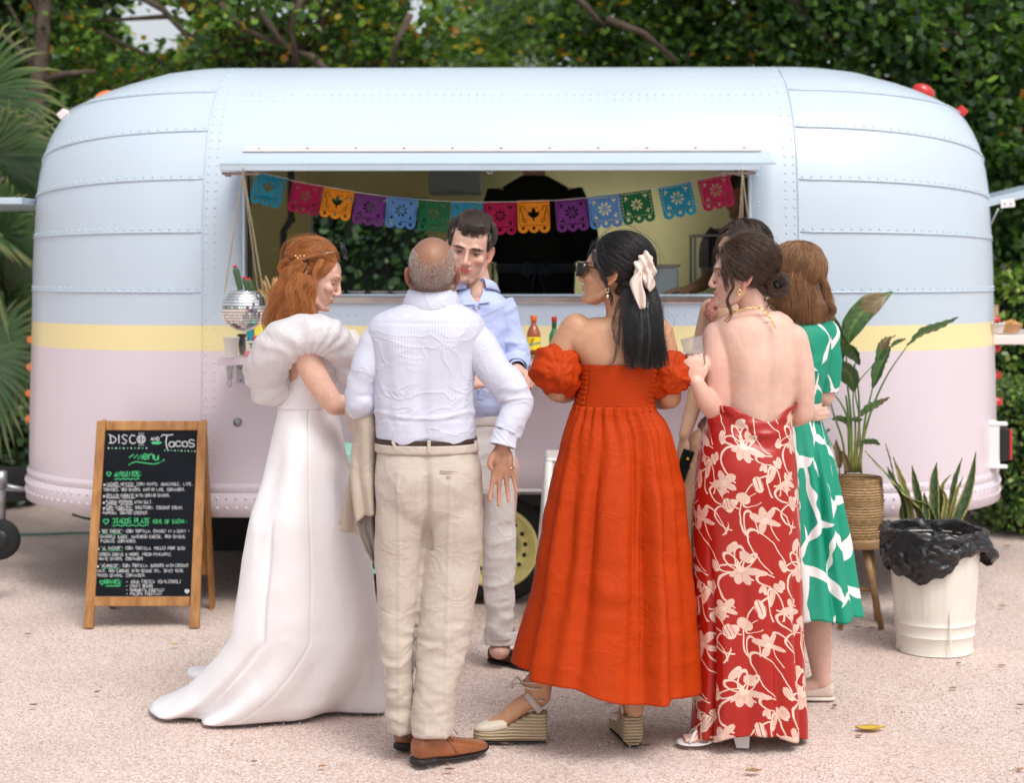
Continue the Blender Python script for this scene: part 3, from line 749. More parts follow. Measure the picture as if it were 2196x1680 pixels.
# chassis, wheel, drawbar
mb = MB(); mb.box((0, -.45, .41), (3.9, .08, .10)); mb.box((0, .45, .41), (3.9, .08, .10)); mb.box((0, .0, .50), (3.7, 1.9, .05))
mb.box((-1.05, -.3, .24), (.42, .6, .42), bev=.02); mb.box((1.2, .1, .26), (.6, .5, .38), bev=.02); mb.tube([(0, -.95, .27), (0, .95, .27)], .04, 8)
mb.box((-.1, .2, .3), (3.4, .04, .5)); mb.build('chassis_and_shade_sheet', M_black, TR)  # the long black sheet is added to stand in for shade underneath
for c_, d_, a_ in (((-2.9, -.25, .43), (1.0, .06, .09), .18), ((-2.9, .25, .43), (1.0, .06, .09), -.18), ((-2.85, -.3, .55), (.9, .05, .05), .1)): mb = MB(); mb.box(c_, d_, rot=Matrix.Rotation(a_, 3, 'Z')); mb.build('drawbar', M_darkmetal, TR)
mb = MB(); mb.tube([TLp(60, 1052, 8.5), TLp(20, 1046, 8.5), TLp(-20, 1040, 8.5)], [.012, .02, .02], 8); mb.tube([TLp(3, 1010, 8.4), TLp(3, 1130, 8.4)], .022, 10); mb.box(TLp(2, 1030, 8.38), (.05, .05, .09)); mb.build('jockey_stand', M_galv, TR, True)
jw = TLp(0, 1158, 7.98)
mb = MB(); Rx = Matrix.Rotation(math.pi / 2, 3, 'X'); mb.lathe([(.045, -.03), (.085, -.03), (.098, -.015), (.098, .015), (.085, .03), (.045, .03)], 28, jw, rot=Rx); wj = mb.build('jockey_wheel', M_rubber, TR, True)
mb = MB(); mb.lathe([(.01, -.034), (.05, -.034), (.055, -.02), (.055, .02), (.05, .034), (.01, .034)], 20, jw, rot=Rx); mb.build('hub', M_darkmetal, wj, True)
def wheel(x, y, name='wheel'):
 c = Vector((x, y, .272)); w = empty(name, c); w.parent = TR
 prof = [(.19, -.085), (.235, -.092), (.258, -.080), (.271, -.055), (.272, 0), (.271, .055), (.258, .080), (.235, .092), (.19, .085)]
 b = MB(); b.lathe(prof, 48, rot=Rx, caps=False)
 ty = b.build('tyre', M_rubber, w, True)
 # steel rim: dished, with a ring of black discs that stand in for shaded holes
 b = MB(); b.lathe([(.182, .088), (.198, .094), (.198, .086), (.180, .075), (.172, .055), (.160, .040), (.150, .050), (.118, .058), (.108, .045), (.07, .035), (.05, .05), (.001, .05)], 56, rot=Rx, caps=False)
 b.build('rim', M_yrim, w, True)
 for k in range(16):
  b = MB(); a = 2 * math.pi * k / 16 + .1; p = Vector((.134 * math.cos(a), -.0575, .134 * math.sin(a)))
  b.lathe([(.0105, -.001), (.0105, .0015), (.001, .0015)], 12, p, rot=Rx, caps=False); b.build('rim_hole_disc', M_black, w, True)
 b = MB(); b.tube([(.07, -.05, -.15), (.074, -.085, -.158)], .006, 8); b.build('valve', M_black, w, True)
 for k in range(5):
  b = MB(); a = 2 * math.pi * k / 5; b.lathe([(.009, 0), (.009, .016), (.004, .02)], 6, (.05 * math.cos(a), -.045, .05 * math.sin(a)), rot=Rx); b.build('wheel_nut', M_galv, w, True)
 return w
wp = TLp(1068, 1173, 7.98); wheel(wp.x, wp.y)
wheel(wp.x, 1.0)
# lamps on the ends
def lamp_round(side, py_, mat, q):
 z = 1.65 - (py_ - HY) * 8.62 / F; u = (side, q); p = plan(u, z); n = surf_n(u, z); n.z = 0; n.normalize()
 if side == 'l': n = Vector((-1, -.25, 0)).normalized()
 else: n = Vector((1, -.25, 0)).normalized()
 R = n.to_track_quat('Z', 'Y').to_matrix(); l = empty('marker_lamp', p); l.parent = TR
 b = MB(); b.lathe([(.034, -.01), (.036, .010), (.029, .018), (.025, .018)], 20, rot=R); b.build('bezel', M_chrome, l, True)
 b = MB(); b.lathe([(.025, .014), (.025, .024), (.021, .036), (.012, .047), (.001, .050)], 20, rot=R); b.build('lens', mat, l, True)
for y in (730, 790, 847, 903): lamp_round('l', y, M_amber, .46)
for y in (687, 747, 805, 862): lamp_round('r', y, M_red, .46)
def roof_dome(px_, py_, mat, rz):
 p = TLp(px_, py_, 8.75); b = MB(); b.ball(p + Vector((0, 0, -.015)), (.065, .05, .045), 20, 12, rot=Matrix.Rotation(rz, 3, 'Y')); b.build('roof_beacon', mat, TR, True)
roof_dome(224, 207, M_amber, -.45); roof_dome(1980, 192, M_red, .45)
for (x, y, m_, r_) in ((142, 250, M_cream, -.72), (2056, 243, M_red, .78)):
 p = TLp(x, y, 8.6); R = Matrix.Rotation(r_, 3, 'Y')
 b = MB(); b.box(p + R @ Vector((0, 0, .012)), (.052, .09, .045), rot=R, bev=.005); o = b.build('roof_marker_lamp', m_, TR)
 b = MB(); b.box(p + R @ Vector((0, 0, -.015)), (.056, .095, .016), rot=R); b.build('lamp_base', M_black, o)
p = TLp(2112, 952, 8.25)
b = MB(); b.box(p + Vector((0.02, 0, 0)), (.09, .10, .235), bev=.01); b.box(p + Vector((.05, -.04, .105)), (.10, .03, .02), bev=.004); b.box(p + Vector((.05, -.04, -.11)), (.10, .03, .02), bev=.004); tl = b.build('tail_lamp_housing', M_white, TR)
b = MB(); b.box(p + Vector((.088, 0, 0)), (.05, .10, .165), bev=.006); b.build('lamp_body', M_black, tl)
b = MB(); b.box(p + Vector((.117, 0, 0)), (.014, .10, .155), bev=.004); b.build('lens', M_red, tl)
# lock, latches and fixings on the front
b = MB(); b.lathe([(.02, 0), (.02, .008), (.008, .012), (.002, .012)], 16, plan(('f', -1.285), .893), rot=Rx); b.build('lock', M_galv, TR, True)
# side hatches
p = TLp(38, 437, 8.75)
b = MB(); b.box((p.x - .35, 0, p.z), (1.0, 1.1, .035), bev=.004); b.build('side_flap', M_flap, TR)
a = TLp(2112, 430, 8.4); c = TLp(2300, 383, 8.4); d = (c - a); ang = math.atan2(d.z, d.x)
b = MB(); b.box((a + c) / 2 + Vector((0, .45, 0)), (d.length, 1.0, .012), rot=Matrix.Rotation(-ang, 3, 'Y')); b.box((a + c) / 2 + Vector((0, -.05, -.016)), (d.length, .02, .036), rot=Matrix.Rotation(-ang, 3, 'Y')); b.build('side_flap', M_flap, TR)
b = MB(); b.box(TLp(2161, 436, 8.32), (.072, .006, .044), rot=Matrix.Rotation(-.1, 3, 'Y'), bev=.002); br = b.build('flap_bracket', M_white, TR)
b = MB()
for x in (2155, 2168): dome(b, TLp(x, 437, 8.315), Vector((0, -1, 0)), .004, .003)
b.build('bracket_screws', M_darkmetal, br)
b = MB(); b.tube([TLp(2141, 447, 8.33), TLp(2112, 508, 8.4)], .005, 8); b.build('flap_stay', M_galv, TR, True)
p = TLp(2122, 722, 8.5); b = MB(); b.box((p.x + .35, p.y + .35, p.z), (.74, .75, .018), bev=.003); b.box((p.x + .35, p.y - .02, p.z - .02), (.74, .012, .04), bev=.002); b.build('side_shelf', M_body if False else M_cream, TR)
# front shelf with its brackets
M_lilac = simple('lilac_paint', (0.70, 0.60, 0.66), 0.4, var=0.04)
sz = 1.222
b = MB(); b.box((-.04, -1.285, sz - .006), (2.54, .34, .012)); b.box((-.04, -1.46, sz - .016), (2.54, .014, .036), bev=.002); SH = b.build('front_shelf', M_lilac, TR)
for px_ in (493, 900, 1300, 1640):
 q = TLp(px_, 800, 7.45); b = MB(); b.box(q, (.022, .012, .055), bev=.003); b.tube([q + Vector((0.008 * math.cos(a_), -.004, -.045 + .018 * math.sin(a_))) for a_ in np.linspace(0, 6.28, 12)[:-1]], .0022, 5, closed=True)
 b.box(q + Vector((0, 0, .022)), (.03, .016, .018)); b.build('latch', M_galv, SH)
 q = TLp(px_ + 22, 803, 7.5); b = MB(); b.box(q, (.030, .02, .085), bev=.002); b.box(q + Vector((0, .1, .03)), (.006, .2, .02)); b.build('shelf_bracket', M_galv, SH)
 b = MB()
 for dz in (.028, -.028): b.lathe([(.004, 0), (.004, .006)], 8, q + Vector((.004, -.01, dz)), rot=Rx)
 b.build('screws', M_darkmetal, SH)
# ================================================================== THINGS ROUND THE TRAILER
from mathutils import noise as mnoise
DG = None
def curve_mesh(loops,extrude=0.0):
 cu = bpy.data.curves.new('tmp','CURVE'); cu.dimensions = '2D'; cu.fill_mode = 'BOTH'; cu.extrude = extrude
 for lp in loops:
  sp = cu.splines.new('POLY'); sp.points.add(len(lp) - 1)
  for i,p in enumerate(lp): sp.points[i].co = (p[0],p[1],0,1)
  sp.use_cyclic_u = True
 ob = bpy.data.objects.new('tmp',cu); COL.objects.link(ob)
 dg = bpy.context.evaluated_depsgraph_get(); me = bpy.data.meshes.new_from_object(ob.evaluated_get(dg))
 bpy.data.objects.remove(ob); bpy.data.curves.remove(cu)
 return me
def text_mesh(txt,size=1.0,shear=0.0,extrude=0.0,bold=0.0):
 cu = bpy.data.curves.new('tmp','FONT'); cu.body = txt; cu.size = size; cu.shear = shear; cu.extrude = extrude; cu.offset = bold; cu.align_x = 'LEFT'
 ob = bpy.data.objects.new('tmp',cu); COL.objects.link(ob)
 dg = bpy.context.evaluated_depsgraph_get(); me = bpy.data.meshes.new_from_object(ob.evaluated_get(dg))
 bpy.data.objects.remove(ob); bpy.data.curves.remove(cu)
 return me
# ------------------------------------------------------------------ papel picado banner
def ell(cx,cy,rx,ry,rot=0,n=14):
 c,s = math.cos(rot),math.sin(rot)
 return [(cx + rx*math.cos(a)*c - ry*math.sin(a)*s,cy + rx*math.cos(a)*s + ry*math.sin(a)*c) for a in [2*math.pi*k/n for k in range(n)]]
def leafp(cx,cy,L,w,rot,n=8):
 c,s = math.cos(rot),math.sin(rot); P = []
 for k in range(n + 1):
  u = k/n; P.append((L*(u - .5),w*math.sin(math.pi*u)**.8))
 for k in range(n - 1,0,-1):
  u = k/n; P.append((L*(u - .5),-w*math.sin(math.pi*u)**.8))
 return [(cx + x*c - y*s,cy + x*s + y*c) for x,y in P]
def thick(path,w):
 L,R = [],[]
 for i,p in enumerate(path):
  a = path[max(i - 1,0)]; b = path[min(i + 1,len(path) - 1)]; dx,dy = b[0] - a[0],b[1] - a[1]; l = math.hypot(dx,dy) or 1
  ww = w[i] if hasattr(w,'__len__') else w
  L.append((p[0] - dy/l*ww,p[1] + dx/l*ww)); R.append((p[0] + dy/l*ww,p[1] - dx/l*ww))
 return L + R[::-1]
def flag_loops(kind):
 out = [(0,0),(1,0),(1.0,-.80)]
 for k in range(3):
  cx = 5/6 - k/3; r = 1/6
  out += [(cx + r*math.cos(a),-.84 - .16*math.sin(a)) for a in np.linspace(0.1,math.pi - .1,12)]
 out += [(0,-.80)]
 H = [ell(1/6 + k/3,-.85,.052,.052) for k in range(3)]
 for k in range(9):
  u = .10 + k*.1
  for y in (-.055,-.765): H.append([(u - .03,y - .011),(u + .03,y - .011),(u + .03,y + .011),(u - .03,y + .011)])
 for k in range(6):
  v = -.15 - k*.105
  for x in (.055,.945): H.append([(x - .011,v - .03),(x + .011,v - .03),(x + .011,v + .03),(x - .011,v + .03)])
 c = (.5,-.41)
 if kind == 'tulip':
  H.append([(.5,-.19),(.56,-.28),(.575,-.36),(.64,-.34),(.70,-.30),(.66,-.44),(.58,-.52),(.525,-.53),(.522,-.63),(.478,-.63),(.475,-.53),(.42,-.52),(.34,-.44),(.30,-.30),(.36,-.34),(.425,-.36),(.44,-.28)])
  for sg in (-1,1):
   P = []
   for k in range(12):
    a = math.radians(-30 + k*30); r = .015 + .0045*k; P.append((.5 + sg*(.29 + r*math.cos(a)),-.22 - r*math.sin(a)*-1))
   P2 = [(.5 + sg*x,y) for x,y in ((.24,-.29),(.27,-.22),(.34,-.17),(.40,-.20),(.41,-.27),(.375,-.36),(.335,-.44),(.32,-.54),(.345,-.62),(.29,-.66),(.235,-.63))]
   H.append(thick([(.5 + sg*x,y) for x,y in ((.285,-.225),(.30,-.17),(.36,-.15),(.405,-.20),(.40,-.29),(.355,-.39),(.33,-.48),(.35,-.58),(.315,-.66),(.25,-.67),(.225,-.61))],.014))
   H.append(ell(.5 + sg*.27,-.265,.028,.028)); H.append(ell(.5 + sg*.275,-.57,.028,.028)); H.append(ell(.5 + sg*.105,-.215,.016,.016,n=8))
 else:
  n = 8
  for k in range(n):
   a = 2*math.pi*k/n + (.0 if kind == 'flower' else math.pi/8)
   if kind == 'flower': H.append(leafp(c[0] + .125*math.cos(a),c[1] + .125*math.sin(a),.15,.032,a))
   else: H.append([(c[0] + (r_*math.cos(a) - w_*math.sin(a)),c[1] + (r_*math.sin(a) + w_*math.cos(a))) for r_,w_ in ((.045,0),(.10,.020),(.15,.036),(.185,.034),(.205,.018),(.21,0),(.205,-.018),(.185,-.034),(.15,-.036),(.10,-.020))])
  H.append(ell(c[0],c[1],.016,.016,n=8))
  for sx in (-1,1):
   for sy in (-1,1):
    px_,py_ = .5 + sx*.31,-.41 + sy*.24; a = math.atan2(sy,sx)
    H.append(leafp(px_,py_,.13,.035,a)); H.append(leafp(px_ + sx*-.0 + .07*math.cos(a + 1.9),py_ + .07*math.sin(a + 1.9),.08,.02,a + .5)); H.append(ell(px_ - .09*math.cos(a + .7),py_ - .09*math.sin(a + .7),.013,.013,n=6))
 return [out] + H
FT = {k: curve_mesh(flag_loops(k),0.0) for k in ('tulip','flower','round')}
def m_felt(name,col):
 m,t,b = new_mat(name); c = t.coord('Object')
 t.l(t.ramp(t.noise(c,30,3),[(.3,tuple(x*.88 for x in col)),(.7,col)]),b.inputs['Base Color']); b.inputs['Roughness'].default_value = .85
 tr = t.n('BsdfTranslucent'); tr.inputs[0].default_value = (*col,1); mx = t.n('MixShader'); mx.inputs[0].default_value = .3
 t.l(b.outputs[0],mx.inputs[1]); t.l(tr.outputs[0],mx.inputs[2]); t.l(mx.outputs[0],m.node_tree.nodes['Material Output'].inputs[0]); return m
FC = {'teal': (.015,.34,.50),'magenta': (.50,.008,.09),'orange': (.90,.33,.01),'purple': (.22,.04,.27),'blue': (.13,.32,.66),'green': (.015,.19,.07)}
FM = {k: m_felt('felt_' + k,v) for k,v in FC.items()}
def c5(x,y): return ((750 + x/2.196)/1.6107,(480 + y/2.196)/1.6107)
def c6(x,y): return ((1650 + x/1.996)/1.6107,(480 + y/1.996)/1.6107)
FL = [('teal','tulip',c5(295,246),c5(528,300)),('magenta','flower',c5(572,316),c5(803,358)),('orange','tulip',c5(812,360),c5(1040,398)),('purple','round',c5(1048,403),c5(1285,435)),
   ('blue','round',c5(1290,436),c5(1522,458)),('green','flower',c5(1530,459),c5(1768,474)),('teal','round',c5(1775,475),c5(2018,480)),('magenta','flower',c6(40,435),c6(268,433)),
   ('orange','tulip',c6(272,429),c6(494,423)),('purple','round',c6(530,424),c6(753,405)),('blue','round',c6(755,404),c6(978,379)),('green','flower',c6(975,380),c6(1193,345)),
   ('teal','round',c6(1245,337),c6(1470,293)),('magenta','round',c6(1515,285),c6(1735,237))]
def banner():
 Yb = 7.66; b = empty('bunting',W(1060,430,Yb),0,'string of fourteen cut paper flags across the serving hatch','bunting'); B = b.location
 pts = [W(*c5(262,236),Yb)]
 for i,(cn,kd,tl,tr) in enumerate(FL):
  a = W(*tl,Yb); c = W(*tr,Yb); ux = c - a; w = ux.length; dn = Vector((ux.z,0,-ux.x)).normalized()*-1
  if dn.z > 0: dn = -dn
  pts += [a,c]; me = FT[kd].copy(); co = np.zeros(len(me.vertices)*3); me.vertices.foreach_get('co',co); co = co.reshape(-1,3)
  u,v = co[:,0],-co[:,1]; bend = .012*np.sin(u*3.14 + i)*v + .006*np.sin(v*5 + i*2)
  P = np.array(a - B)[None] + np.outer(u,np.array(ux)) + np.outer(v,np.array(dn)*w*1.0) + np.outer(bend - .01*(i % 2),[0,-1,0])
  me.vertices.foreach_set('co',P.ravel()); me.materials.clear(); me.materials.append(FM[cn]); me.update()
  o = finish(bpy.data.objects.new('flag',me),b); o['label'] = f'{cn} cut paper flag'
  sm = o.modifiers.new('thick','SOLIDIFY'); sm.thickness = .0012
 pts += [W(*c6(1840,212),Yb),W(*c6(1872,222),Yb),W(*c6(1850,262),Yb),W(*c6(1790,248),Yb),W(*c6(1745,236),Yb)]
 mb = MB(); mb.tube([p - B for p in pts],.0018,5); mb.build('string',simple('string',(.62,.58,.5),.9),b,True)
banner()
# ------------------------------------------------------------------ chains
def chain(mb,a,b,link=0.014,r=0.0014,twist=True):
 a,b = Vector(a),Vector(b); d = (b - a); n = max(1,int(d.length/(link*.72))); t = d.normalized(); s1 = t.orthogonal().normalized(); s2 = t.cross(s1)
 for i in range(n):
  c = a + d*((i + .5)/n); s = s1 if i % 2 else s2
  mb.tube([c + t*(link*.5*math.cos(q)) + s*(link*.27*math.sin(q)) for q in np.linspace(0,2*math.pi,9)[:-1]],r,4,closed=True)
M_brass = simple('old_brass_chain',(.50,.42,.30),.35,metal=.9,var=.2)
M_gold = simple('gold',(.9,.62,.25),.22,metal=1,var=.05)
def disco_planter():
 Y = 7.25; c = W(523,662,Y); R = .100
 p = empty('disco_ball_planter',c + Vector((0,0,-R)),0,'mirrored disco ball planter with a small cactus hanging on chains','hanging planter'); B = p.location; C0 = c - B
 m,t,b = new_mat('mirror_tiles'); a = t.n('Attribute'); a.attribute_name = 'col'; t.l(a.outputs[0],b.inputs['Base Color']); b.inputs['Metallic'].default_value = 1; b.inputs['Roughness'].default_value = .06
 tm = []; tn = 0; V = []; Fc = []; Cc = []
 nr = 17
 for i in range(nr):
  la = math.radians(-84 + i*(84 + 44)/(nr - 1)); rr = R*math.cos(la); nk = max(6,int(2*math.pi*rr/.0117))
  for k in range(nk):
   lo = 2*math.pi*(k + .5*(i % 2))/nk; n = Vector((math.cos(la)*math.cos(lo),math.cos(la)*math.sin(lo),math.sin(la)))
   n = (n + Vector(rng.normal(size=3))*.035).normalized(); e = Vector((-math.sin(lo),math.cos(lo),0)); e = (e - n*e.dot(n)).normalized(); f = n.cross(e)
   ctr = C0 + Vector((math.cos(la)*math.cos(lo),math.cos(la)*math.sin(lo),math.sin(la)))*R; h = .0051; n0 = len(V)
   V += [ctr + e*h + f*h,ctr - e*h + f*h,ctr - e*h - f*h,ctr + e*h - f*h]; V += [q - n*.0015 for q in V[n0:n0 + 4]]
   Fc += [(n0,n0 + 1,n0 + 2,n0 + 3),(n0,n0 + 4,n0 + 5,n0 + 1),(n0 + 1,n0 + 5,n0 + 6,n0 + 2),(n0 + 2,n0 + 6,n0 + 7,n0 + 3),(n0 + 3,n0 + 7,n0 + 4,n0)]
   g = .85 + .12*rng.random(); Cc += [(g,g,g)]*8
 o = mesh_obj('mirror_tiles',V,Fc,m,p,False,col=np.array(Cc)); o['kind'] = 'stuff'
 mb = MB(); prof = [(R*.985*math.cos(math.radians(a_)),R*.985*math.sin(math.radians(a_))) for a_ in range(-88,48,6)]; prof += [(prof[-1][0] - .006,prof[-1][1] - .002),(prof[-1][0] - .008,prof[-1][1] - .02)]
 mb.lathe(prof,32,C0,caps=False); mb.build('bowl',simple('grey_grout',(.25,.25,.26),.5),p,True)
 mb = MB(); zt = R*math.sin(math.radians(46)); rt = R*math.cos(math.radians(46)); mb.lathe([(rt - .003,zt),(rt + .003,zt + .004),(rt - .002,zt + .006),(rt - .006,zt + .002)],32,C0,caps=False); mb.build('rim',M_chrome,p,True)
 mb = MB(); mb.lathe([(rt - .006,zt - .010),(.03,zt - .002),(.001,zt)],24,C0,caps=False); mb.build('soil',simple('pebble_soil',(.45,.36,.28),.95,var=.4,vscale=120,bump=.8,bscale=160,bdist=.004),p,True)
 mb = MB(); top = W(521,368,Y) - B
 for tx,ty,dy in ((482,628,-.03),(564,622,-.03),(552,618,.07)): chain(mb,top,W(tx,ty,Y + dy) - B)
 mb.tube([top,top + Vector((0,0,.03))],.003,6); mb.build('chain',M_brass,p,True)
 # cactus columns with ribs
 m,t,b2 = new_mat('cactus_skin'); a = t.n('Attribute'); a.attribute_name = 'col'; t.l(a.outputs[0],b2.inputs['Base Color']); b2.inputs['Roughness'].default_value = .6
 M_flower = simple('red_cactus_flower',(.75,.02,.03),.6)
 cac = empty('cactus',c + Vector((0,0,zt)) ,0,'small ribbed cactus with red tips growing in the disco ball planter','cactus'); Bc = cac.location
 for (x0,y0),(x1,y1),r in (((516,622),(504,572),.0135),((533,622),(524,596),.013),((541,622),(533,600),.0135)):
  a_,b_ = W(x0,y0,Y) - Bc,W(x1,y1,Y) - Bc; N = 14; K = 40; V = []; Fc = []; Cc = []; d = b_ - a_; t_ = d.normalized(); s1 = Vector((0,-1,0)); s2 = t_.cross(s1).normalized()
  for i in range(N + 1):
   u = i/N; q = a_ + d*u; rr = r*(1 - max(0,(u - .8)/.2)**2*.85)*(.85 + .15*u)
   for k in range(K):
    an = 2*math.pi*k/K; w = math.cos(an*10); V.append(q + (s1*math.cos(an) + s2*math.sin(an))*rr*(1 + .12*w))
    Cc.append((.20,.17,.08) if (w > .85 and i % 2) else ((.05,.13,.05) if w > 0 else (.02,.06,.03)))
   if i: Fc += [((i - 1)*K + k,(i - 1)*K + (k + 1) % K,i*K + (k + 1) % K,i*K + k) for k in range(K)]
  Fc.append(tuple(N*K + k for k in range(K)))
  mesh_obj('cactus_column',V,Fc,m,cac,True,col=np.array(Cc))
  mb = MB(); mb.ball(b_ + Vector((.003,-.002,.003)),.006,10,6); mb.ball(b_ + Vector((-.006,-.003,.000)),.005,10,6); mb.build('bud',M_flower,cac,True)
 # second hanging planter chains at the right of the hatch, its pot is behind the guests
 q = empty('hanging_planter',W(1597,560,Y),0,'planter hanging on brass chains at the right end of the hatch, mostly hidden','hanging planter'); B2 = q.location
 mb = MB(); top = W(1592,372,Y) - B2
 for x in (1583,1592,1611): chain(mb,top,W(x,520,Y) - B2)
 mb.tube([top,top + Vector((0,0,.03))],.003,6); mb.build('chain',M_brass,q,True)
 mb = MB(); mb.lathe([(.02,-.075),(.05,-.07),(.062,0),(.064,.065),(.057,.065),(.055,.02),(.001,.02)],24,W(1597,560,Y) - B2); mb.build('pot',M_cream,q,True)
disco_planter()
# ------------------------------------------------------------------ things on the shelf
SZ = 1.2225
def shelf_pt(px_,Y): x = (px_ - CX)*Y/F; return Vector((x,Y,SZ))
M_paper = simple('white_paper',(.78,.75,.71),.8,var=.04)
M_board = simple('wooden_board',(.30,.16,.07),.6,var=.3,vscale=20)
def paper_cup():
 p = shelf_pt(496,7.42); o = empty('paper_cup',p,0,'plain white paper cup at the left end of the shelf','cup')
 mb = MB(); mb.lathe([(.026,.0),(.027,.002),(.0355,.086),(.0385,.088),(.0385,.092),(.0345,.091),(.0265,.004),(.001,.004)],32,caps=False); mb.build('cup_wall',M_paper,o,True)
 mb = MB(); mb.tube([Vector((.037*math.cos(a),.037*math.sin(a),.0905)) for a in np.linspace(0,6.283,33)[:-1]],.0018,6,closed=True); mb.build('rolled_rim',M_paper,o,True)
paper_cup()
def glass_mat(name,col=(1,1,1),rough=0.03,ior=1.45):
 m,t,b = new_mat(name); b.inputs['Base Color'].default_value = (*col,1); b.inputs['Roughness'].default_value = rough; b.inputs['Transmission Weight'].default_value = 1.0; b.inputs['IOR'].default_value = ior; return m
M_glass = glass_mat('clear_glass',(.97,.97,.98))
o = empty('plastic_cup',shelf_pt(527,7.56),0,'ribbed clear plastic cup behind the hanging disco ball','cup')
mb = MB(); mb.lathe([(.028,0),(.038,.10),(.036,.10),(.0265,.004),(.001,.004)],40,fr=lambda a: 1 + .02*math.cos(20*a),caps=False); mb.build('cup_wall',glass_mat('pale_yellow_plastic',(.95,.93,.7),.15),o,True)
def box_thing(px0,px1,y0,y1,Y,dep,mat,label,name='box',rz=0.0,ry=0):
 a,b = W(px0,y1,Y),W(px1,y0,Y); o = empty(name,((a.x + b.x)/2,Y + dep/2,a.z),rz,label,'box','boxes stacked on the shelf')
 w,h = b.x - a.x,b.z - a.z; mb = MB(); mb.box((0,0,h/2),(w,dep,h),bev=.0015,rot=Matrix.Rotation(ry,3,'Y')); mb.build('carton',mat,o); return o,w,h
o1,w1,h1 = box_thing(524,592,753.5,769.5,7.43,.10,simple('pink_card',(.75,.30,.33),.6),'pink box at the bottom of the stack beside the paper cup')
mb = MB(); mb.box((w1/2*.0,-.0506,h1/2),(.018,.001,h1*.6)); mb.build('printed_panel',simple('blue_print',(.05,.12,.45),.6),o1)
o2,w2,h2 = box_thing(527,592,732,753.2,7.432,.095,simple('white_card',(.75,.72,.62),.6),'white box printed TACO, second from the bottom of the stack')
me = text_mesh('TACO',.034,bold=.0012); t_ = finish(bpy.data.objects.new('lettering',me),o2); me.materials.append(simple('black_print',(.02,.02,.02),.6)); t_.location = (-w2/2 + .014,-.0482,.012); t_.rotation_euler = (math.pi/2,0,0)
o3,w3,h3 = box_thing(543,592,721,731.8,7.44,.08,simple('red_card',(.75,.06,.02),.6),'small red box lying on the TACO box')
o4,w4,h4 = box_thing(545,592,698,720.8,7.445,.07,simple('yellow_card',(.80,.70,.10),.6),'yellow box topmost of the stack')
o5,w5,h5 = box_thing(531,545,708,731,7.45,.05,simple('teal_card',(.02,.30,.42),.6),'narrow teal box leaning at the left of the stack',ry=-.35)
def pineapple():
 p = shelf_pt(590,7.58); o = empty('pineapple_ornament',p,0,'pineapple ornament with a gold crown and mint leaves on the shelf','ornament')
 mg = simple('matt_gold_crown',(.72,.47,.20),.45,metal=.25,var=.15); mm = simple('mint_ceramic',(.36,.62,.55),.4); mp = simple('pale_cream_glaze',(.72,.62,.36),.35)
 V = []; Fc = []; N,K = 26,36; H = .19
 for i in range(N + 1):
  u = i/N; r = .062*math.sin(math.pi*(.12 + .76*u))**.7
  for k in range(K):
   a = 2*math.pi*k/K; d = abs(math.sin(a*6 + u*14))*abs(math.sin(a*6 - u*14)); V.append(((r + .008*d)*math.cos(a),(r + .008*d)*math.sin(a),u*H))
  if i: Fc += [((i - 1)*K + k,(i - 1)*K + (k + 1) % K,i*K + (k + 1) % K,i*K + k) for k in range(K)]
 Fc += [tuple(range(K)),tuple(N*K + k for k in range(K))]; mesh_obj('fruit',V,Fc,mp,o,True)
 for ring,(n,z,L,tilt,m_) in enumerate(((9,.19,.055,1.15,mm),(8,.205,.075,.75,mg),(8,.225,.095,.5,mg),(6,.245,.11,.28,mg),(4,.27,.10,.10,mg))):
  for k in range(n):
   a = 2*math.pi*(k + .5*ring)/n; dr = Vector((math.cos(a)*math.sin(tilt),math.sin(a)*math.sin(tilt),math.cos(tilt))); out = Vector((math.cos(a),math.sin(a),0)); sd = Vector((-math.sin(a),math.cos(a),0))
   V = []; Fc = []
   for i in range(7):
    u = i/6; w = .017*math.sin(math.pi*(.25 + .75*u))**.9; c = Vector((0,0,z)) + out*.012 + dr*L*u + out*(.022*u*u)
    V += [c - sd*w + out*.004,c + out*-.002,c + sd*w + out*.004,c + out*.006]
    if i: q = (i - 1)*4; Fc += [(q,q + 4,q + 5,q + 1),(q + 1,q + 5,q + 6,q + 2),(q + 2,q + 6,q + 7,q + 3),(q + 3,q + 7,q + 4,q)]
   mesh_obj('crown_leaf',V,Fc,m_,o,True)
pineapple()
def bottle(px_,Y,prof,mat,liquid,cap,capprof,label,lab=None):
 p = shelf_pt(px_,Y) + Vector((0,0,.014)); o = empty('sauce_bottle',p,0,label,'bottle')
 mb = MB(); mb.lathe(prof,32,caps=True); mb.build('glass',mat,o,True)
 mb = MB(); mb.lathe(capprof,24,caps=True,fr=lambda a: 1 + .02*math.cos(16*a)); mb.build('cap',cap,o,True)
 return o
H = .172
b1 = bottle(1144.5,7.42,[(.026,0),(.0315,.004),(.0325,.02),(.0325,.085),(.030,.10),(.020,.122),(.013,.134),(.0115,.150),(.0115,.155)],simple('amber_sauce_glass',(.33,.07,.01),.08,var=.1,coat=1.0),None,
   simple('orange_cap',(.75,.14,.01),.4),[(.0135,.150),(.0145,.152),(.0145,.174),(.013,.176),(.001,.176)],'amber hot sauce bottle with orange cap and yellow label on the board')
mb = MB(); mb.lathe([(.0331,.022),(.0331,.080)],32,caps=False); l1 = mb.build('label',simple('yellow_label',(.90,.72,.03),.45,var=.03),b1,True)
me = text_mesh('Valentina',.016,shear=.35,bold=.0006); me.materials.append(simple('label_blue',(.06,.25,.42),.5))
def wrap(me,R,z0,x0,rot=0.0):
 for v in me.vertices:
  x,y = v.co.x,v.co.y; x,y = x*math.cos(rot) - y*math.sin(rot),x*math.sin(rot) + y*math.cos(rot)
  a = (x + x0)/R; v.co = (R*math.sin(a),-R*math.cos(a),z0 + y)
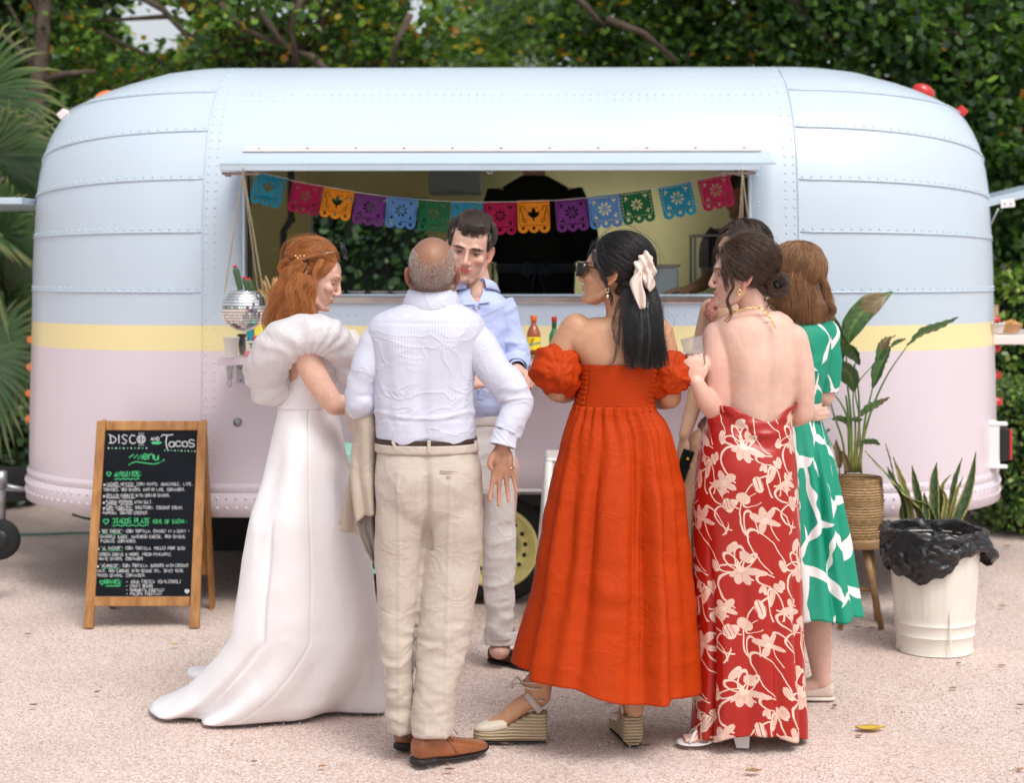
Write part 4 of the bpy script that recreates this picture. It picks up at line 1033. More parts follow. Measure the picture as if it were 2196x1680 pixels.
wrap(me,.0336,.038,-.024,.22); finish(bpy.data.objects.new('lettering',me),l1)
me = curve_mesh([ell(0,0,.012,.007,.5,18)]); wrap(me,.0334,.047,-.010); me.materials.append(simple('label_red',(.6,.03,.02),.5)); finish(bpy.data.objects.new('emblem',me),l1)
me = curve_mesh([ell(0,0,.006,.009,-.3,14),ell(.007,.009,.003,.004,0,10)]); wrap(me,.0334,.062,-.008); me.materials.append(simple('label_maroon',(.35,.03,.02),.5)); finish(bpy.data.objects.new('emblem',me),l1)
me = curve_mesh([[(-.028,0),(.028,0),(.028,.005),(-.028,.005)]]); wrap(me,.0334,.026,0); me.materials.append(simple('label_print',(.12,.3,.3),.5)); finish(bpy.data.objects.new('small_print',me),l1)
b2 = bottle(1188.5,7.44,[(.021,0),(.024,.004),(.0245,.07),(.022,.09),(.013,.108),(.0105,.12),(.010,.150)],simple('green_sauce_glass',(.02,.20,.06),.08,var=.1,coat=1.0),None,
   simple('red_cap',(.55,.02,.02),.4),[(.011,.148),(.0125,.150),(.0125,.168),(.011,.17),(.001,.17)],'slim green sauce bottle with red cap beside the amber bottle')
mb = MB(); mb.lathe([(.0115,.118),(.0112,.146)],20,caps=False); mb.build('neck_foil',simple('dark_green_foil',(.02,.09,.04),.35),b2,True)
me = curve_mesh([[(0,-.026),(.024,0),(0,.026),(-.024,0)]]); wrap(me,.0250,.04,.0); me.materials.append(simple('diamond_label',(.7,.7,.66),.5)); ld = finish(bpy.data.objects.new('label',me),b2)
me = curve_mesh([[(0,-.022),(.019,0),(0,.022),(-.019,0)],[(0,-.019),(.0165,0),(0,.019),(-.0165,0)]]); wrap(me,.0254,.04,0); me.materials.append(simple('label_rule',(.5,.05,.04),.5)); finish(bpy.data.objects.new('label_border',me),ld)
p = shelf_pt(1205,7.45); bo = empty('wooden_board',p,0,'small wooden board under the sauce bottles on the shelf','serving board'); mb = MB(); mb.box((0,0,.007),(.32,.16,.0135),bev=.003); mb.build('board',M_board,bo)
def crumple(px_,Y,r,col,label,name,cat,seed):
 p = shelf_pt(px_,Y); mb = MB(); mb.ball((0,0,r*.5),(r,r,r*.55),22,14); V = np.array(mb.v); V = V + (V - np.array([0,0,r*.5]))*(fbm(V,60,3,seed)*.35)[:,None]
 V[:,2] = np.maximum(V[:,2],0.001); o = mesh_obj(name,V,mb.f,simple(name,col,.85),None,False); o.location = p; tag(o,label,cat); return o
crumple(1120,7.46,.028,(.75,.72,.66),'crumpled white napkin left of the sauce bottles','napkin','napkin',3)
def standing_paper():
 p = shelf_pt(752,7.5); o = empty('napkin_stack',p,.2,'upright white paper napkins on the shelf behind the puff sleeve','napkins')
 for k in range(4):
  mb = MB(); mb.box((.004*k,.006*k,.062 - .004*k),(.055,.002,.12 - .008*k),rot=Matrix.Rotation(.06*k - .08,3,'Y')); mb.build('napkin',M_paper,o)
standing_paper()
crumple(768,7.48,.022,(.50,.32,.06),'mustard coloured snack beside the upright napkins','snack','snack',8)
def food_boat(px_,Y,label,col,fill,w=.05):
 p = W(px_,0,Y); p.z = TLp(0,0,1).z*0 + 1.65 - (714 - HY)*Y/F; o = empty('food_bowl',p,0,label,'bowl')
 mb = MB(); mb.lathe([(w*.68,0),(w*.70,.002),(w*.95,.045),(w*1.06,.047),(w*1.04,.050),(w*.93,.048),(w*.66,.005),(.001,.005)],36,caps=False); mb.build('bowl_wall',simple('bowl_card',col,.7),o,True)
 mb = MB()
 for k in range(60):
  a,r_ = random.random()*6.28,w*.85*random.random()**.5; z = .03 + (.03 if fill == 'chips' else .015)*(1 - r_/w) + random.random()*.008
  q = Vector((r_*math.cos(a),r_*math.sin(a),z)); R = Euler((random.random()*3,random.random()*3,random.random()*3)).to_matrix(); s_ = .014 if fill == 'chips' else .008
  mb.add([q + R @ Vector(v)*s_ for v in ((-1,-.6,0),(1,-.6,.2),(0,1,0),(0,0,.35))],[(0,1,3),(1,2,3),(2,0,3),(0,2,1)])
 o2_ = mb.build('food',simple('tortilla_chips' if fill == 'chips' else 'salad',(.72,.45,.18) if fill == 'chips' else (.06,.07,.03),.8,var=.4,vscale=60),o); o2_['kind'] = 'stuff'
food_boat(2137,8.30,'white bowl of dark salad on the side shelf at the right',(.75,.72,.70),'salad',.045)
food_boat(2168,8.55,'brown card bowl heaped with chips on the side shelf at the right',(.52,.30,.15),'chips',.058)
p = W(2126,706,8.75); o = empty('paper_bag',p,0,'kraft paper bag behind the bowls on the side shelf','paper bag'); mb = MB(); mb.add([(-.03,-.025,0),(.03,-.025,0),(.03,.025,0),(-.03,.025,0),(-.033,-.02,.135),(.034,-.018,.13),(.034,.018,.132),(-.033,.02,.137),(0,-.03,.07)],[(0,1,8),(1,5,8),(5,4,8),(4,0,8),(1,2,6,5),(2,3,7,6),(3,0,4,7),(3,2,1,0)]); mb.build('bag_paper',simple('kraft_paper',(.50,.33,.20),.8),o)
mb = MB(); mb.box((0,-.001,.128),(.062,.044,.004)); mb.build('folded_top',bpy.data.materials['kraft_paper'],o)
# inside the hatch: garnish tubs and kitchen gear on the counter
M_tub = simple('white_tub',(.60,.60,.58),.4); M_herb = simple('dark_herbs',(.03,.03,.012),.9,var=.6,vscale=80)
for k,(x,cl) in enumerate(((718,'nearest the bride face'),(765,'second along the counter'),(812,'third along the counter'),(858,'by the bald head of the man'),(500 + 390,'hidden by the bald head'))):
 p = W(x,634,7.98); p.z = 1.4905; o = empty('garnish_tub',p,0,'shallow white tub of dark garnish, ' + cl,'food tub','garnish tubs on the counter')
 mb = MB(); mb.lathe([(.030,0),(.044,.022),(.047,.022),(.047,.025),(.042,.024),(.028,.004),(.001,.004)],28,caps=False); mb.build('tub_wall',M_tub,o,True)
 mb = MB()
 for q in range(40): a,r_ = random.random()*6.28,.038*random.random()**.5; mb.ball((r_*math.cos(a),r_*math.sin(a),.018 + .016*(1 - r_/.04)),.004 + .003*random.random(),5,4)
 h_ = mb.build('garnish',M_herb,o); h_['kind'] = 'stuff'
def gear():
 p = W(1360,640,8.3); p.z = 1.4905; o = empty('steel_food_well',p,0,'dull steel food well with a lid on the counter inside the hatch','food warmer')
 mb = MB(); mb.box((0,0,.07),(.42,.30,.14),bev=.008); mb.build('well_body',M_gcab,o); mb = MB(); mb.box((0,0,.148),(.44,.32,.012),bev=.004); mb.build('lid',M_steel,o)
 mb = MB(); mb.tube([(-.04,-.1,.155),(-.04,-.1,.18),(.04,-.1,.18),(.04,-.1,.155)],.005,6); mb.build('handle',M_steel,o,True)
 p = W(1535,640,8.55); p.z = 1.45; o = empty('display_case',p,0,'clear sided display case at the right inside the hatch','display case')
 mb = MB()
 for sx in (-1,1):
  for sy in (-1,1): mb.box((sx*.12,sy*.10,.17),(.012,.012,.34))
 mb.box((0,0,.345),(.26,.22,.012)); mb.box((0,0,.01),(.26,.22,.02)); mb.build('case_frame',M_gcab,o)
 mb = MB(); mb.box((0,-.10,.17),(.23,.003,.32)); mb.build('pane',M_glass,o)
 p = W(1085,560,9.3); p.z = 1.45; o = empty('steel_shelf_unit',p,0,'small steel rack behind the young man inside the hatch','rack')
 for z in (.05,.18): mb = MB(); mb.box((0,0,z),(.16,.2,.01)); mb.build('rack_shelf',M_gcab,o)
 for sx in (-1,1):
  for sy in (-1,1): mb = MB(); mb.box((sx*.075,sy*.09,.1),(.012,.012,.2)); mb.build('rack_post',M_darkmetal,o)
 p = W(1284,630,8.1); p.z = 1.4905; o = empty('wooden_tongs',p,.5,'pair of wooden tongs lying on the counter in front of the worker','tongs')
 for a in (-.12,.12): mb = MB(); mb.box((.0,0,.01),(.012,.11,.006),rot=Matrix.Rotation(a,3,'Z') @ Matrix.Rotation(.15,3,'X')); mb.build('arm',simple('tong_wood',(.45,.28,.13),.7),o)
gear()
# ------------------------------------------------------------------ menu board
M_wood = simple('stained_pine',(.36,.165,.048),.5,var=.28,vscale=9,bump=.2,bscale=30)
def m_grain(m):
 t = NT(m); b = m.node_tree.nodes['Principled BSDF']; c = t.coord('Object'); n = t.noise(t.mapping(c,(30,30,3)),1.0,4,.6)
 t.l(t.ramp(n,[(.3,(.24,.10,.028)),(.55,(.40,.19,.06)),(.8,(.48,.26,.095))]),b.inputs['Base Color'])
m_grain(M_wood)
M_slate = simple('chalkboard',(.009,.011,.015),.8,var=.25,vscale=4,spec=.12)
M_chalk = simple('white_chalk',(.62,.62,.64),.9,var=.2,vscale=200); M_chalkg = simple('green_chalk',(.07,.50,.19),.9,var=.25,vscale=200)
GLY = {'A': ['0026'[0:0] + '00 26 40','12 32'],'B': ['00 06 26 35 34 23 03','23 42 41 30 00'],'C': ['45 36 16 05 01 10 30 41'],'D': ['00 06 26 44 42 20 00'],'E': ['46 06 00 40','03 33'],'F': ['46 06 00','03 33'],'G': ['45 36 16 05 01 10 30 41 43 23'],
    'H': ['06 00','46 40','03 43'],'I': ['26 20'],'J': ['36 31 20 10 01'],'K': ['06 00','46 03 40'],'L': ['06 00 40'],'M': ['00 06 23 46 40'],'N': ['00 06 40 46'],'O': ['16 36 45 41 30 10 01 05 16'],'P': ['00 06 36 45 44 33 03'],
    'Q': ['16 36 45 41 30 10 01 05 16','22 40'],'R': ['00 06 36 45 44 33 03','23 40'],'S': ['45 36 16 05 04 13 33 42 41 30 10 01'],'T': ['06 46','26 20'],'U': ['06 01 10 30 41 46'],'V': ['06 20 46'],'W': ['06 10 24 30 46'],'X': ['06 40','46 00'],'Y': ['06 23 46','23 20'],'Z': ['06 46 00 40'],
    '0': ['16 36 45 41 30 10 01 05 16'],'1': ['15 26 20'],'3': ['05 16 36 45 44 23 42 41 30 10 01'],'6': ['36 14 01 10 30 41 42 33 13 02'],',': ['21 10'],'.': ['20 21'],':': ['21 22','24 25'],'(': ['36 25 21 30'],')': ['16 25 21 10'],'"': ['16 15','26 25'],'/': ['00 46'],'~': ['02 13 22 33'],'+': ['22 24','13 33'],"'": ['26 25'],
    'e': ['02 42 43 34 14 03 01 10 30 41'],'n': ['04 00','02 14 34 43 40'],'u': ['04 01 10 30 44','44 40'],'m': ['00 04 23 20','23 44 40'],'a': ['43 34 14 03 01 10 30 42','44 40'],'c': ['43 34 14 03 01 10 30 41'],'o': ['14 34 43 41 30 10 01 03 14'],'s': ['43 34 14 03 12 32 41 30 10 01']}
def menu_board():
 # feet from the crop (see the photograph): left foot, right foot, top edge
 YB,YT = 7.375,7.61
 bl,br = W(190,1348,YB),W(418,1348,YB + .0); A = empty('menu_board',Vector(((bl.x + br.x)/2,YB + .1,0)),0,'wooden A-frame chalkboard menu on the gravel left of the bride','menu board'); B = A.location
 TLc,TRc,BLc,BRc = W(208.6,903.5,YT),W(444,903.5,YT),W(180,1348,YB),W(427.5,1348,YB)
 for q in (BLc,BRc): q.z = 0.0
 TLc,TRc,BLc,BRc = [q - B for q in (TLc,TRc,BLc,BRc)]
 nrm = (TRc - TLc).cross(BLc - TLc).normalized(); nrm = nrm if nrm.y < 0 else -nrm
 def BP(cx_,cy_,off=0.0):
  v = (cy_ - 103)/1337.0; xl = 627 - 87*v; w = 708 + 37*v; u = (cx_ - xl)/w
  vv = v*(1 + .03*(1 - v)); return TLc.lerp(TRc,u).lerp(BLc.lerp(BRc,u),vv) + nrm*off
 def bar(x0,y0,x1,y1,x2,y2,x3,y3,th,name,m_,par=A):
  q = [BP(x0,y0),BP(x1,y1),BP(x2,y2),BP(x3,y3)]; mb = MB()
  mb.add([p + nrm*th for p in q] + [p - nrm*.012 for p in q],[(0,1,2,3),(7,6,5,4),(0,4,5,1),(1,5,6,2),(2,6,7,3),(3,7,4,0)]); o = mb.build(name,m_,par,fix=True)
  bv = o.modifiers.new('bevel','BEVEL'); bv.width = .0025; bv.segments = 2; return o
 bar(627,103,684,103,602,1440,540,1440,.010,'stile',M_wood); bar(1278,103,1335,103,1285,1440,1222,1440,.010,'stile',M_wood)
 bar(686,103,1276,103,1275,164,683,164,.008,'rail',M_wood); bar(612,1236,1224,1236,1222,1298,606,1298,.008,'rail',M_wood)
 ch = bar(680,160,1284,160,1228,1240,608,1240,.001,'chalkboard',M_slate)
 # rear frame
 TL2,TR2 = TLc + Vector((0,.03,0)),TRc + Vector((0,.03,0)); off = Vector((0.0,.44,0)); BL2,BR2 = BLc + off,BRc + off
 for a,b_ in ((TL2,BL2),(TR2,BR2)):
  mb = MB(); d = b_ - a; R = d.to_track_quat('Z','Y').to_matrix(); mb.box((a + b_)/2 + Vector((-.022 if a is TR2 else .022,0,0)),(.020,.045,d.length),rot=R,bev=.002); mb.build('rear_stile',M_wood,A)
 mb = MB(); m_ = (TL2 + TR2)/2; d = (BL2 + BR2)/2 - m_; R = d.to_track_quat('Z','Y').to_matrix(); mb.box(m_ + d*.42,(.46,.012,d.length*.80),rot=Matrix((Vector((1,0,0)),R.col[1].cross(Vector((0,0,0))) if False else d.normalized().cross(Vector((1,0,0))).normalized(),d.normalized())).transposed()); mb.build('rear_panel',M_wood,A)
 # chalk strokes
 W_,G_ = MB(),MB(); rr = random.Random(4)
 def stroke(mb,pts,w):
  L = thick(pts,w); n = len(pts); P = [BP(x,y,.0035) for x,y in L]; V = P; F_ = []
  for i in range(n - 1): F_.append((i,i + 1,2*n - 2 - i,2*n - 1 - i))
  mb.add(V,F_)
 def text(mb,s_,x0,x1,y,h,w=2.2,jit=.06):
  adv = (x1 - x0)/max(1,len(s_)); gw = adv*.78
  for i,chh in enumerate(s_):
   if chh == ' ': continue
   g = GLY.get(chh) or GLY.get(chh.upper()); xx = x0 + i*adv; jy = rr.uniform(-1,1)*h*.08; hs = h*(1 + rr.uniform(-.08,.08))
   for st in g or []:
    pts = [(xx + gw*int(p[0])/4 + rr.uniform(-1,1)*gw*jit,y + jy - hs*int(p[1])/6 + rr.uniform(-1,1)*hs*jit) for p in st.split()]
    if len(pts) == 2 and abs(pts[0][0] - pts[1][0]) + abs(pts[0][1] - pts[1][1]) < 3: pts[1] = (pts[1][0] + 2,pts[1][1] + 3)
    stroke(mb,pts,w)
 def wave(mb,x0,x1,y,w=2.5,amp=4,n=24,k=5):
  stroke(mb,[(x0 + (x1 - x0)*i/n,y + amp*math.sin(i/n*k*6.28)) for i in range(n + 1)],w)
 def line(mb,x0,x1,y,w=2.2,dy=0): stroke(mb,[(x0,y),((x0 + x1)/2,y - 1),(x1,y + dy)],w)
 def dot(mb,x,y,r=4): stroke(mb,[(x - r,y),(x,y - .1),(x + r,y)],r)
 def heart(mb,x,y,s_,w=2.6):
  pts = [(x + s_*.95*math.sin(a)**3,y - s_*(13*math.cos(a) - 5*math.cos(2*a) - 2*math.cos(3*a) - math.cos(4*a))/15) for a in np.linspace(0,6.283,22)]; stroke(mb,pts,w)
 # heading
 stroke(W_,[(712,192),(716,246)],3); stroke(W_,[(700,190),(735,205),(752,224),(735,244),(702,246)],3)
 stroke(W_,[(768,192),(768,248)],3); stroke(W_,[(822,200),(800,192),(788,205),(800,220),(818,232),(808,250),(786,246)],3); stroke(W_,[(872,200),(850,194),(836,215),(840,240),(858,250),(876,242)],3)
 for rx in (26,12): stroke(W_,[(911 + rx*math.cos(a),221 + 26*math.sin(a)) for a in np.linspace(0,6.283,22)],2.2)
 for y in (208,221,234): line(W_,888,934,y,1.8)
 for a in (-1.9,-1.57,-1.2,1.2,1.57,1.9): stroke(W_,[(911 + 34*math.cos(a),221 + 34*math.sin(a)),(911 + 44*math.cos(a),221 + 44*math.sin(a))],1.8)
 text(W_,'AND',974,1030,230,22,2.2); line(G_,978,1042,243,5); line(G_,984,1030,251,3)
 stroke(W_,[(1040,205),(1050,192),(1085,196),(1118,190)],3); stroke(W_,[(1078,196),(1070,240),(1080,286)],3)
 text(W_,'acoS',1092,1262,268,46,3,.02)
 for i in range(11): dot(W_ if i % 2 == 0 else G_,700 + i*24.5,279)
 for i in range(10): dot(G_ if i % 2 == 0 else W_,1064 + i*21.5,292 + i*.8)
 stroke(G_,[(833,340),(862,318),(866,345),(888,320),(892,350),(912,322),(918,352)],3.2); text(G_,'enu',925,1030,352,46,3.4,.02)
 stroke(G_,[(845,376),(880,366),(930,374),(990,382),(1032,372)],3); dot(G_,836,385); dot(G_,1040,366,3); stroke(G_,[(1062,352),(1050,358),(1060,364)],2.4)
 heart(G_,703,446,15); text(G_,'ANTOJITOS:',738,920,462,30,2.4); wave(G_,736,900,478)
 def item(txt,x0,x1,y,h=19,w=1.25,un=None,mb=W_,blt=True,ulm=None):
  if blt: dot(W_,x0 - 14,y - 4,6)
  text(mb,txt,x0,x1,y,h,w)
  for (a,b_) in (un or []): line(ulm or W_,a,b_,y + 7,1.6)
 item('NACHOS MEXICO: CORN CHIPS, GUACAMOLE, LIME,',688,1250,520,un=[(688,778),(804,880)])
 item('TOMATOES, RED ONIONS, KAFFIR LIME, CORIANDER.',668,1198,556,blt=False)
 item('GRILLED CHORIZO WITH SPRING ONIONS.',686,1102,594,un=[(686,772),(790,872)])
 item('PADRON PEPPERS WITH SALT.',684,990,636,un=[(684,755),(775,860)])
 item('CORN ESQUITES: SWEETCORN, COCONUT CREAM,',684,1186,672,un=[(684,735),(758,860)])
 item('PAPRIKA, GRATED COCONUT.',664,965,706,blt=False)
 heart(G_,684,752,18); text(G_,'3TACOS PLATE',728,970,764,32,2.3); text(G_,'(ONE OF EACH):',984,1212,764,24,2.0); wave(G_,724,958,778)
 item('"BEE CHEESE": CORN TORTILLA, CHICKEN IN A CUMIN +',652,1224,824,un=[(656,698),(722,792)],ulm=G_)
 item('CHIPOTLE SAUCE, MANCHEGO CHEESE, RED ONIONS',646,1194,860,blt=False); item('PICKLES, CORIANDER.',652,886,888,blt=False)
 item('"AL PASTOR": CORN TORTILLA, PULLED PORK SLOW',650,1195,934,un=[(658,692),(706,790)],ulm=G_)
 item('COOKED DURING 6 HOURS, FRESH PINEAPPLE,',640,1115,973,blt=False); item('WHITE ONIONS, CORIANDER.',638,935,1002,blt=False)
 item('"ACAPULCO": CORN TORTILLA, BURGERS WITH COCONUT',646,1218,1046,un=[(656,768)],ulm=G_)
 item('MILK, RED CABBAGE WITH SESAME OIL, SPICY MAYO,',630,1192,1080,blt=False); item('FRIED ONIONS, CORIANDER.',630,945,1110,blt=False)
 heart(G_,658,1146,15); text(G_,'DRINKS:',678,790,1156,28,2.4); wave(G_,682,778,1168)
 for y,tx,xe in ((1150,'~ AGUA FRESCA (0/ALCOHOL)',1172),(1178,'~ CRAFT BEERS',988),(1204,'~ MARGARITA FOUNTAIN',1060),(1228,'~ PALOMA FOUNTAIN',1046)): text(W_,tx,815,xe,y,20,1.3)
 heart(W_,1206,1203,11,5)
 W_.build('chalk_lettering',M_chalk,ch); G_.build('chalk_lettering',M_chalkg,ch)['label'] = 'green chalk lettering'
menu_board()
# ------------------------------------------------------------------ white bin with black bag
def bin_():
 Y = 6.97; p = W(2004,0,Y); p.z = 0; o = empty('waste_bin',p,0,'cream ribbed metal bin lined with a black bag','bin'); H_ = .475
 m,t,b = new_mat('cream_enamel'); c = t.coord('Object'); nz = t.noise(c,30,4,.7); sp = t.n('SeparateXYZ'); t.l(c,sp.inputs[0])
 low = t.ramp(sp.outputs[2],[(0.0,(1,1,1)),(.05,(0,0,0))]); rustf = t.math('MULTIPLY',t.math('GREATER_THAN',nz,.62),t.ramp(sp.outputs[2],[(.0,(1,1,1)),(.03,(0,0,0))]))
 t.l(t.mix(rustf,t.ramp(t.noise(c,6,3),[(.3,(.72,.68,.60)),(.7,(.80,.765,.69))]),(.30,.16,.07)),b.inputs['Base Color']); b.inputs['Roughness'].default_value = .4
 V = []; Fc = []; K = 144; prof = [(0,.158),(.004,.164),(.012,.160),(.07,.1625),(.078,.168),(.086,.164),(.12,.1655),(.128,.171),(.136,.167)] + [(z,.166 + (z - .13)*.068) for z in np.linspace(.15,.46,16)] + [(.465,.195),(.475,.198),(.48,.19)]
 for i,(z,r) in enumerate(prof):
  for k in range(K):
   a = 2*math.pi*k/K; rib = 0
   if .15 < z < .44: rib = .0022*(1 if (k % 12) < 6 else -.2)*smooth01(np.array([(z - .15)/.03,(.44 - z)/.03]).min())
   V.append(((r + rib)*math.cos(a),(r + rib)*math.sin(a),z))
  if i: Fc += [((i - 1)*K + k,(i - 1)*K + (k + 1) % K,i*K + (k + 1) % K,i*K + k) for k in range(K)]
 ob = mesh_obj('bin_wall',V,Fc,m,o,True); edge_smooth(ob,50); sm = ob.modifiers.new('thick','SOLIDIFY'); sm.thickness = .003
 mb = MB(); mb.box((.02,-.168,.24),(.006,.006,.45),rot=Matrix.Rotation(-.07,3,'X')); mb.build('seam',m,o)
 # bag: folded over the rim
 mb_,t,b = new_mat('black_plastic_bag'); b.inputs['Base Color'].default_value = (.012,.012,.015,1); b.inputs['Roughness'].default_value = .34; b.inputs['Coat Weight'].default_value = .1
 c = t.coord('Object'); n1 = t.n('TexNoise'); t.l(t.mapping(c,(1,1,2.2)),n1.inputs['Vector']); n1.inputs['Scale'].default_value = 22; n1.inputs['Detail'].default_value = 4; n1.noise_type = 'RIDGED_MULTIFRACTAL' if 'RIDGED_MULTIFRACTAL' in [e.identifier for e in n1.bl_rna.properties['noise_type'].enum_items] else 'FBM'
 t.l(t.bump(n1.outputs[0],.6,.006),b.inputs['Normal'])
 V = []; Fc = []; K = 220; rows = 46
 for i in range(rows):
  u = i/(rows - 1)
  for k in range(K):
   a = 2*math.pi*k/K; e = .13 + .03*math.sin(3*a + 1) + .045*max(0,math.cos(a - 3.6)) - .03*max(0,math.cos(a + 1.0)) + .01*math.sin(11*a)
   if u < .32: q = u/.32; r = .172 + .020*q; z = H_ - .10 + .145*q
   elif u < .48: q = (u - .32)/.16; r = .192 + .030*math.sin(q*1.57) ; z = H_ + .045 + .012*math.sin(q*3.14) - .02*q
   else: q = (u - .48)/.52; r = .214 + .014*math.sin(q*3.14) - .010*q; z = H_ + .025 - e*q
   V.append((r*math.cos(a),r*math.sin(a),z))
  if i: Fc += [((i - 1)*K + k,(i - 1)*K + (k + 1) % K,i*K + (k + 1) % K,i*K + k) for k in range(K)]
 V = np.array(V); n1 = fbm(V*np.array([1,1,2.5]),9,4,5); n2 = 1 - np.abs(fbm(V*np.array([1,1,1.8]),17,3,15))*2
 rad = V.copy(); rad[:,2] = 0; rad /= np.linalg.norm(rad,axis=1)[:,None]
 uu = np.repeat(np.linspace(0,1,rows),K); amp = .2 + .8*smooth01(uu*2)
 lump = .045*np.clip(rad[:,0],0,1)**8*smooth01((uu - .6)/.3)
 V += rad*((.010*n1 + .012*n2)*amp + lump)[:,None]; V[:,2] += .014*fbm(V,14,3,31)*amp
 rr_ = np.linalg.norm(V[:,:2],axis=1); mn = .205 if True else 0; fixm = (uu > .5) & (rr_ < mn); V[fixm,:2] *= (mn/rr_[fixm])[:,None]
 ob = mesh_obj('bag',V,Fc,mb_,o,True)
bin_()
# ------------------------------------------------------------------ plants
def m_plant(name,gloss=.35):
 m,t,b = new_mat(name); a = t.n('Attribute'); a.attribute_name = 'col'; c = t.coord('Object')
 v = t.ramp(t.noise(c,40,3),[(.3,(.85,.85,.85)),(.7,(1.1,1.1,1.1))]); mx = t.n('Mix',data_type='RGBA',blend_type='MULTIPLY'); mx.inputs[0].default_value = 1; t.l(a.outputs[0],mx.inputs[6]); t.l(v,mx.inputs[7])
 t.l(mx.outputs[2],b.inputs['Base Color']); b.inputs['Roughness'].default_value = gloss
 tr = t.n('BsdfTranslucent'); t.l(mx.outputs[2],tr.inputs[0]); ms = t.n('MixShader'); ms.inputs[0].default_value = .15; t.l(b.outputs[0],ms.inputs[1]); t.l(tr.outputs[0],ms.inputs[2]); t.l(ms.outputs[0],m.node_tree.nodes['Material Output'].inputs[0]); return m
M_plant = m_plant('plant_leaf')
def cp(x,y): return ((2750 + x/1.2)/1.6107,(950 + y/1.2)/1.6107)
def blade(o,B,spine,widths,side,name='leaf',colf=None,fold=.35,n=16,label=None,nw=9):
 """leaf blade along a spine of points with half widths; colf(u, w) gives the colour"""
 sp = np.array([tuple(p) for p in spine]); key = np.linspace(0,1,len(sp)); us = np.linspace(0,1,n); S = crom(key,sp,us); Wd = crom(np.linspace(0,1,len(widths)),widths,us)[:,0]
 side = Vector(side); V = []; Cc = []; Fc = []
 for i in range(n):
  t_ = Vector(S[min(i + 1,n - 1)] - S[max(i - 1,0)]).normalized(); sd = (side - t_*side.dot(t_)).normalized(); up = sd.cross(t_)
  for j in range(nw):
   w = (j/(nw - 1) - .5)*2; q = Vector(S[i]) + sd*(w*Wd[i]) + up*(fold*abs(w)*Wd[i]) + up*(.004*math.sin(i*1.9 + j))*abs(w)
   V.append(q - B); Cc.append(colf(us[i],w) if colf else (.05,.13,.04))
  if i: Fc += [((i - 1)*nw + j,(i - 1)*nw + j + 1,i*nw + j + 1,i*nw + j) for j in range(nw - 1)]
 ob = mesh_obj(name,V,Fc,M_plant,o,True,col=np.array(Cc)); sm = ob.modifiers.new('thick','SOLIDIFY'); sm.thickness = .0015
 if label: ob['label'] = label
 return ob
M_basket = None
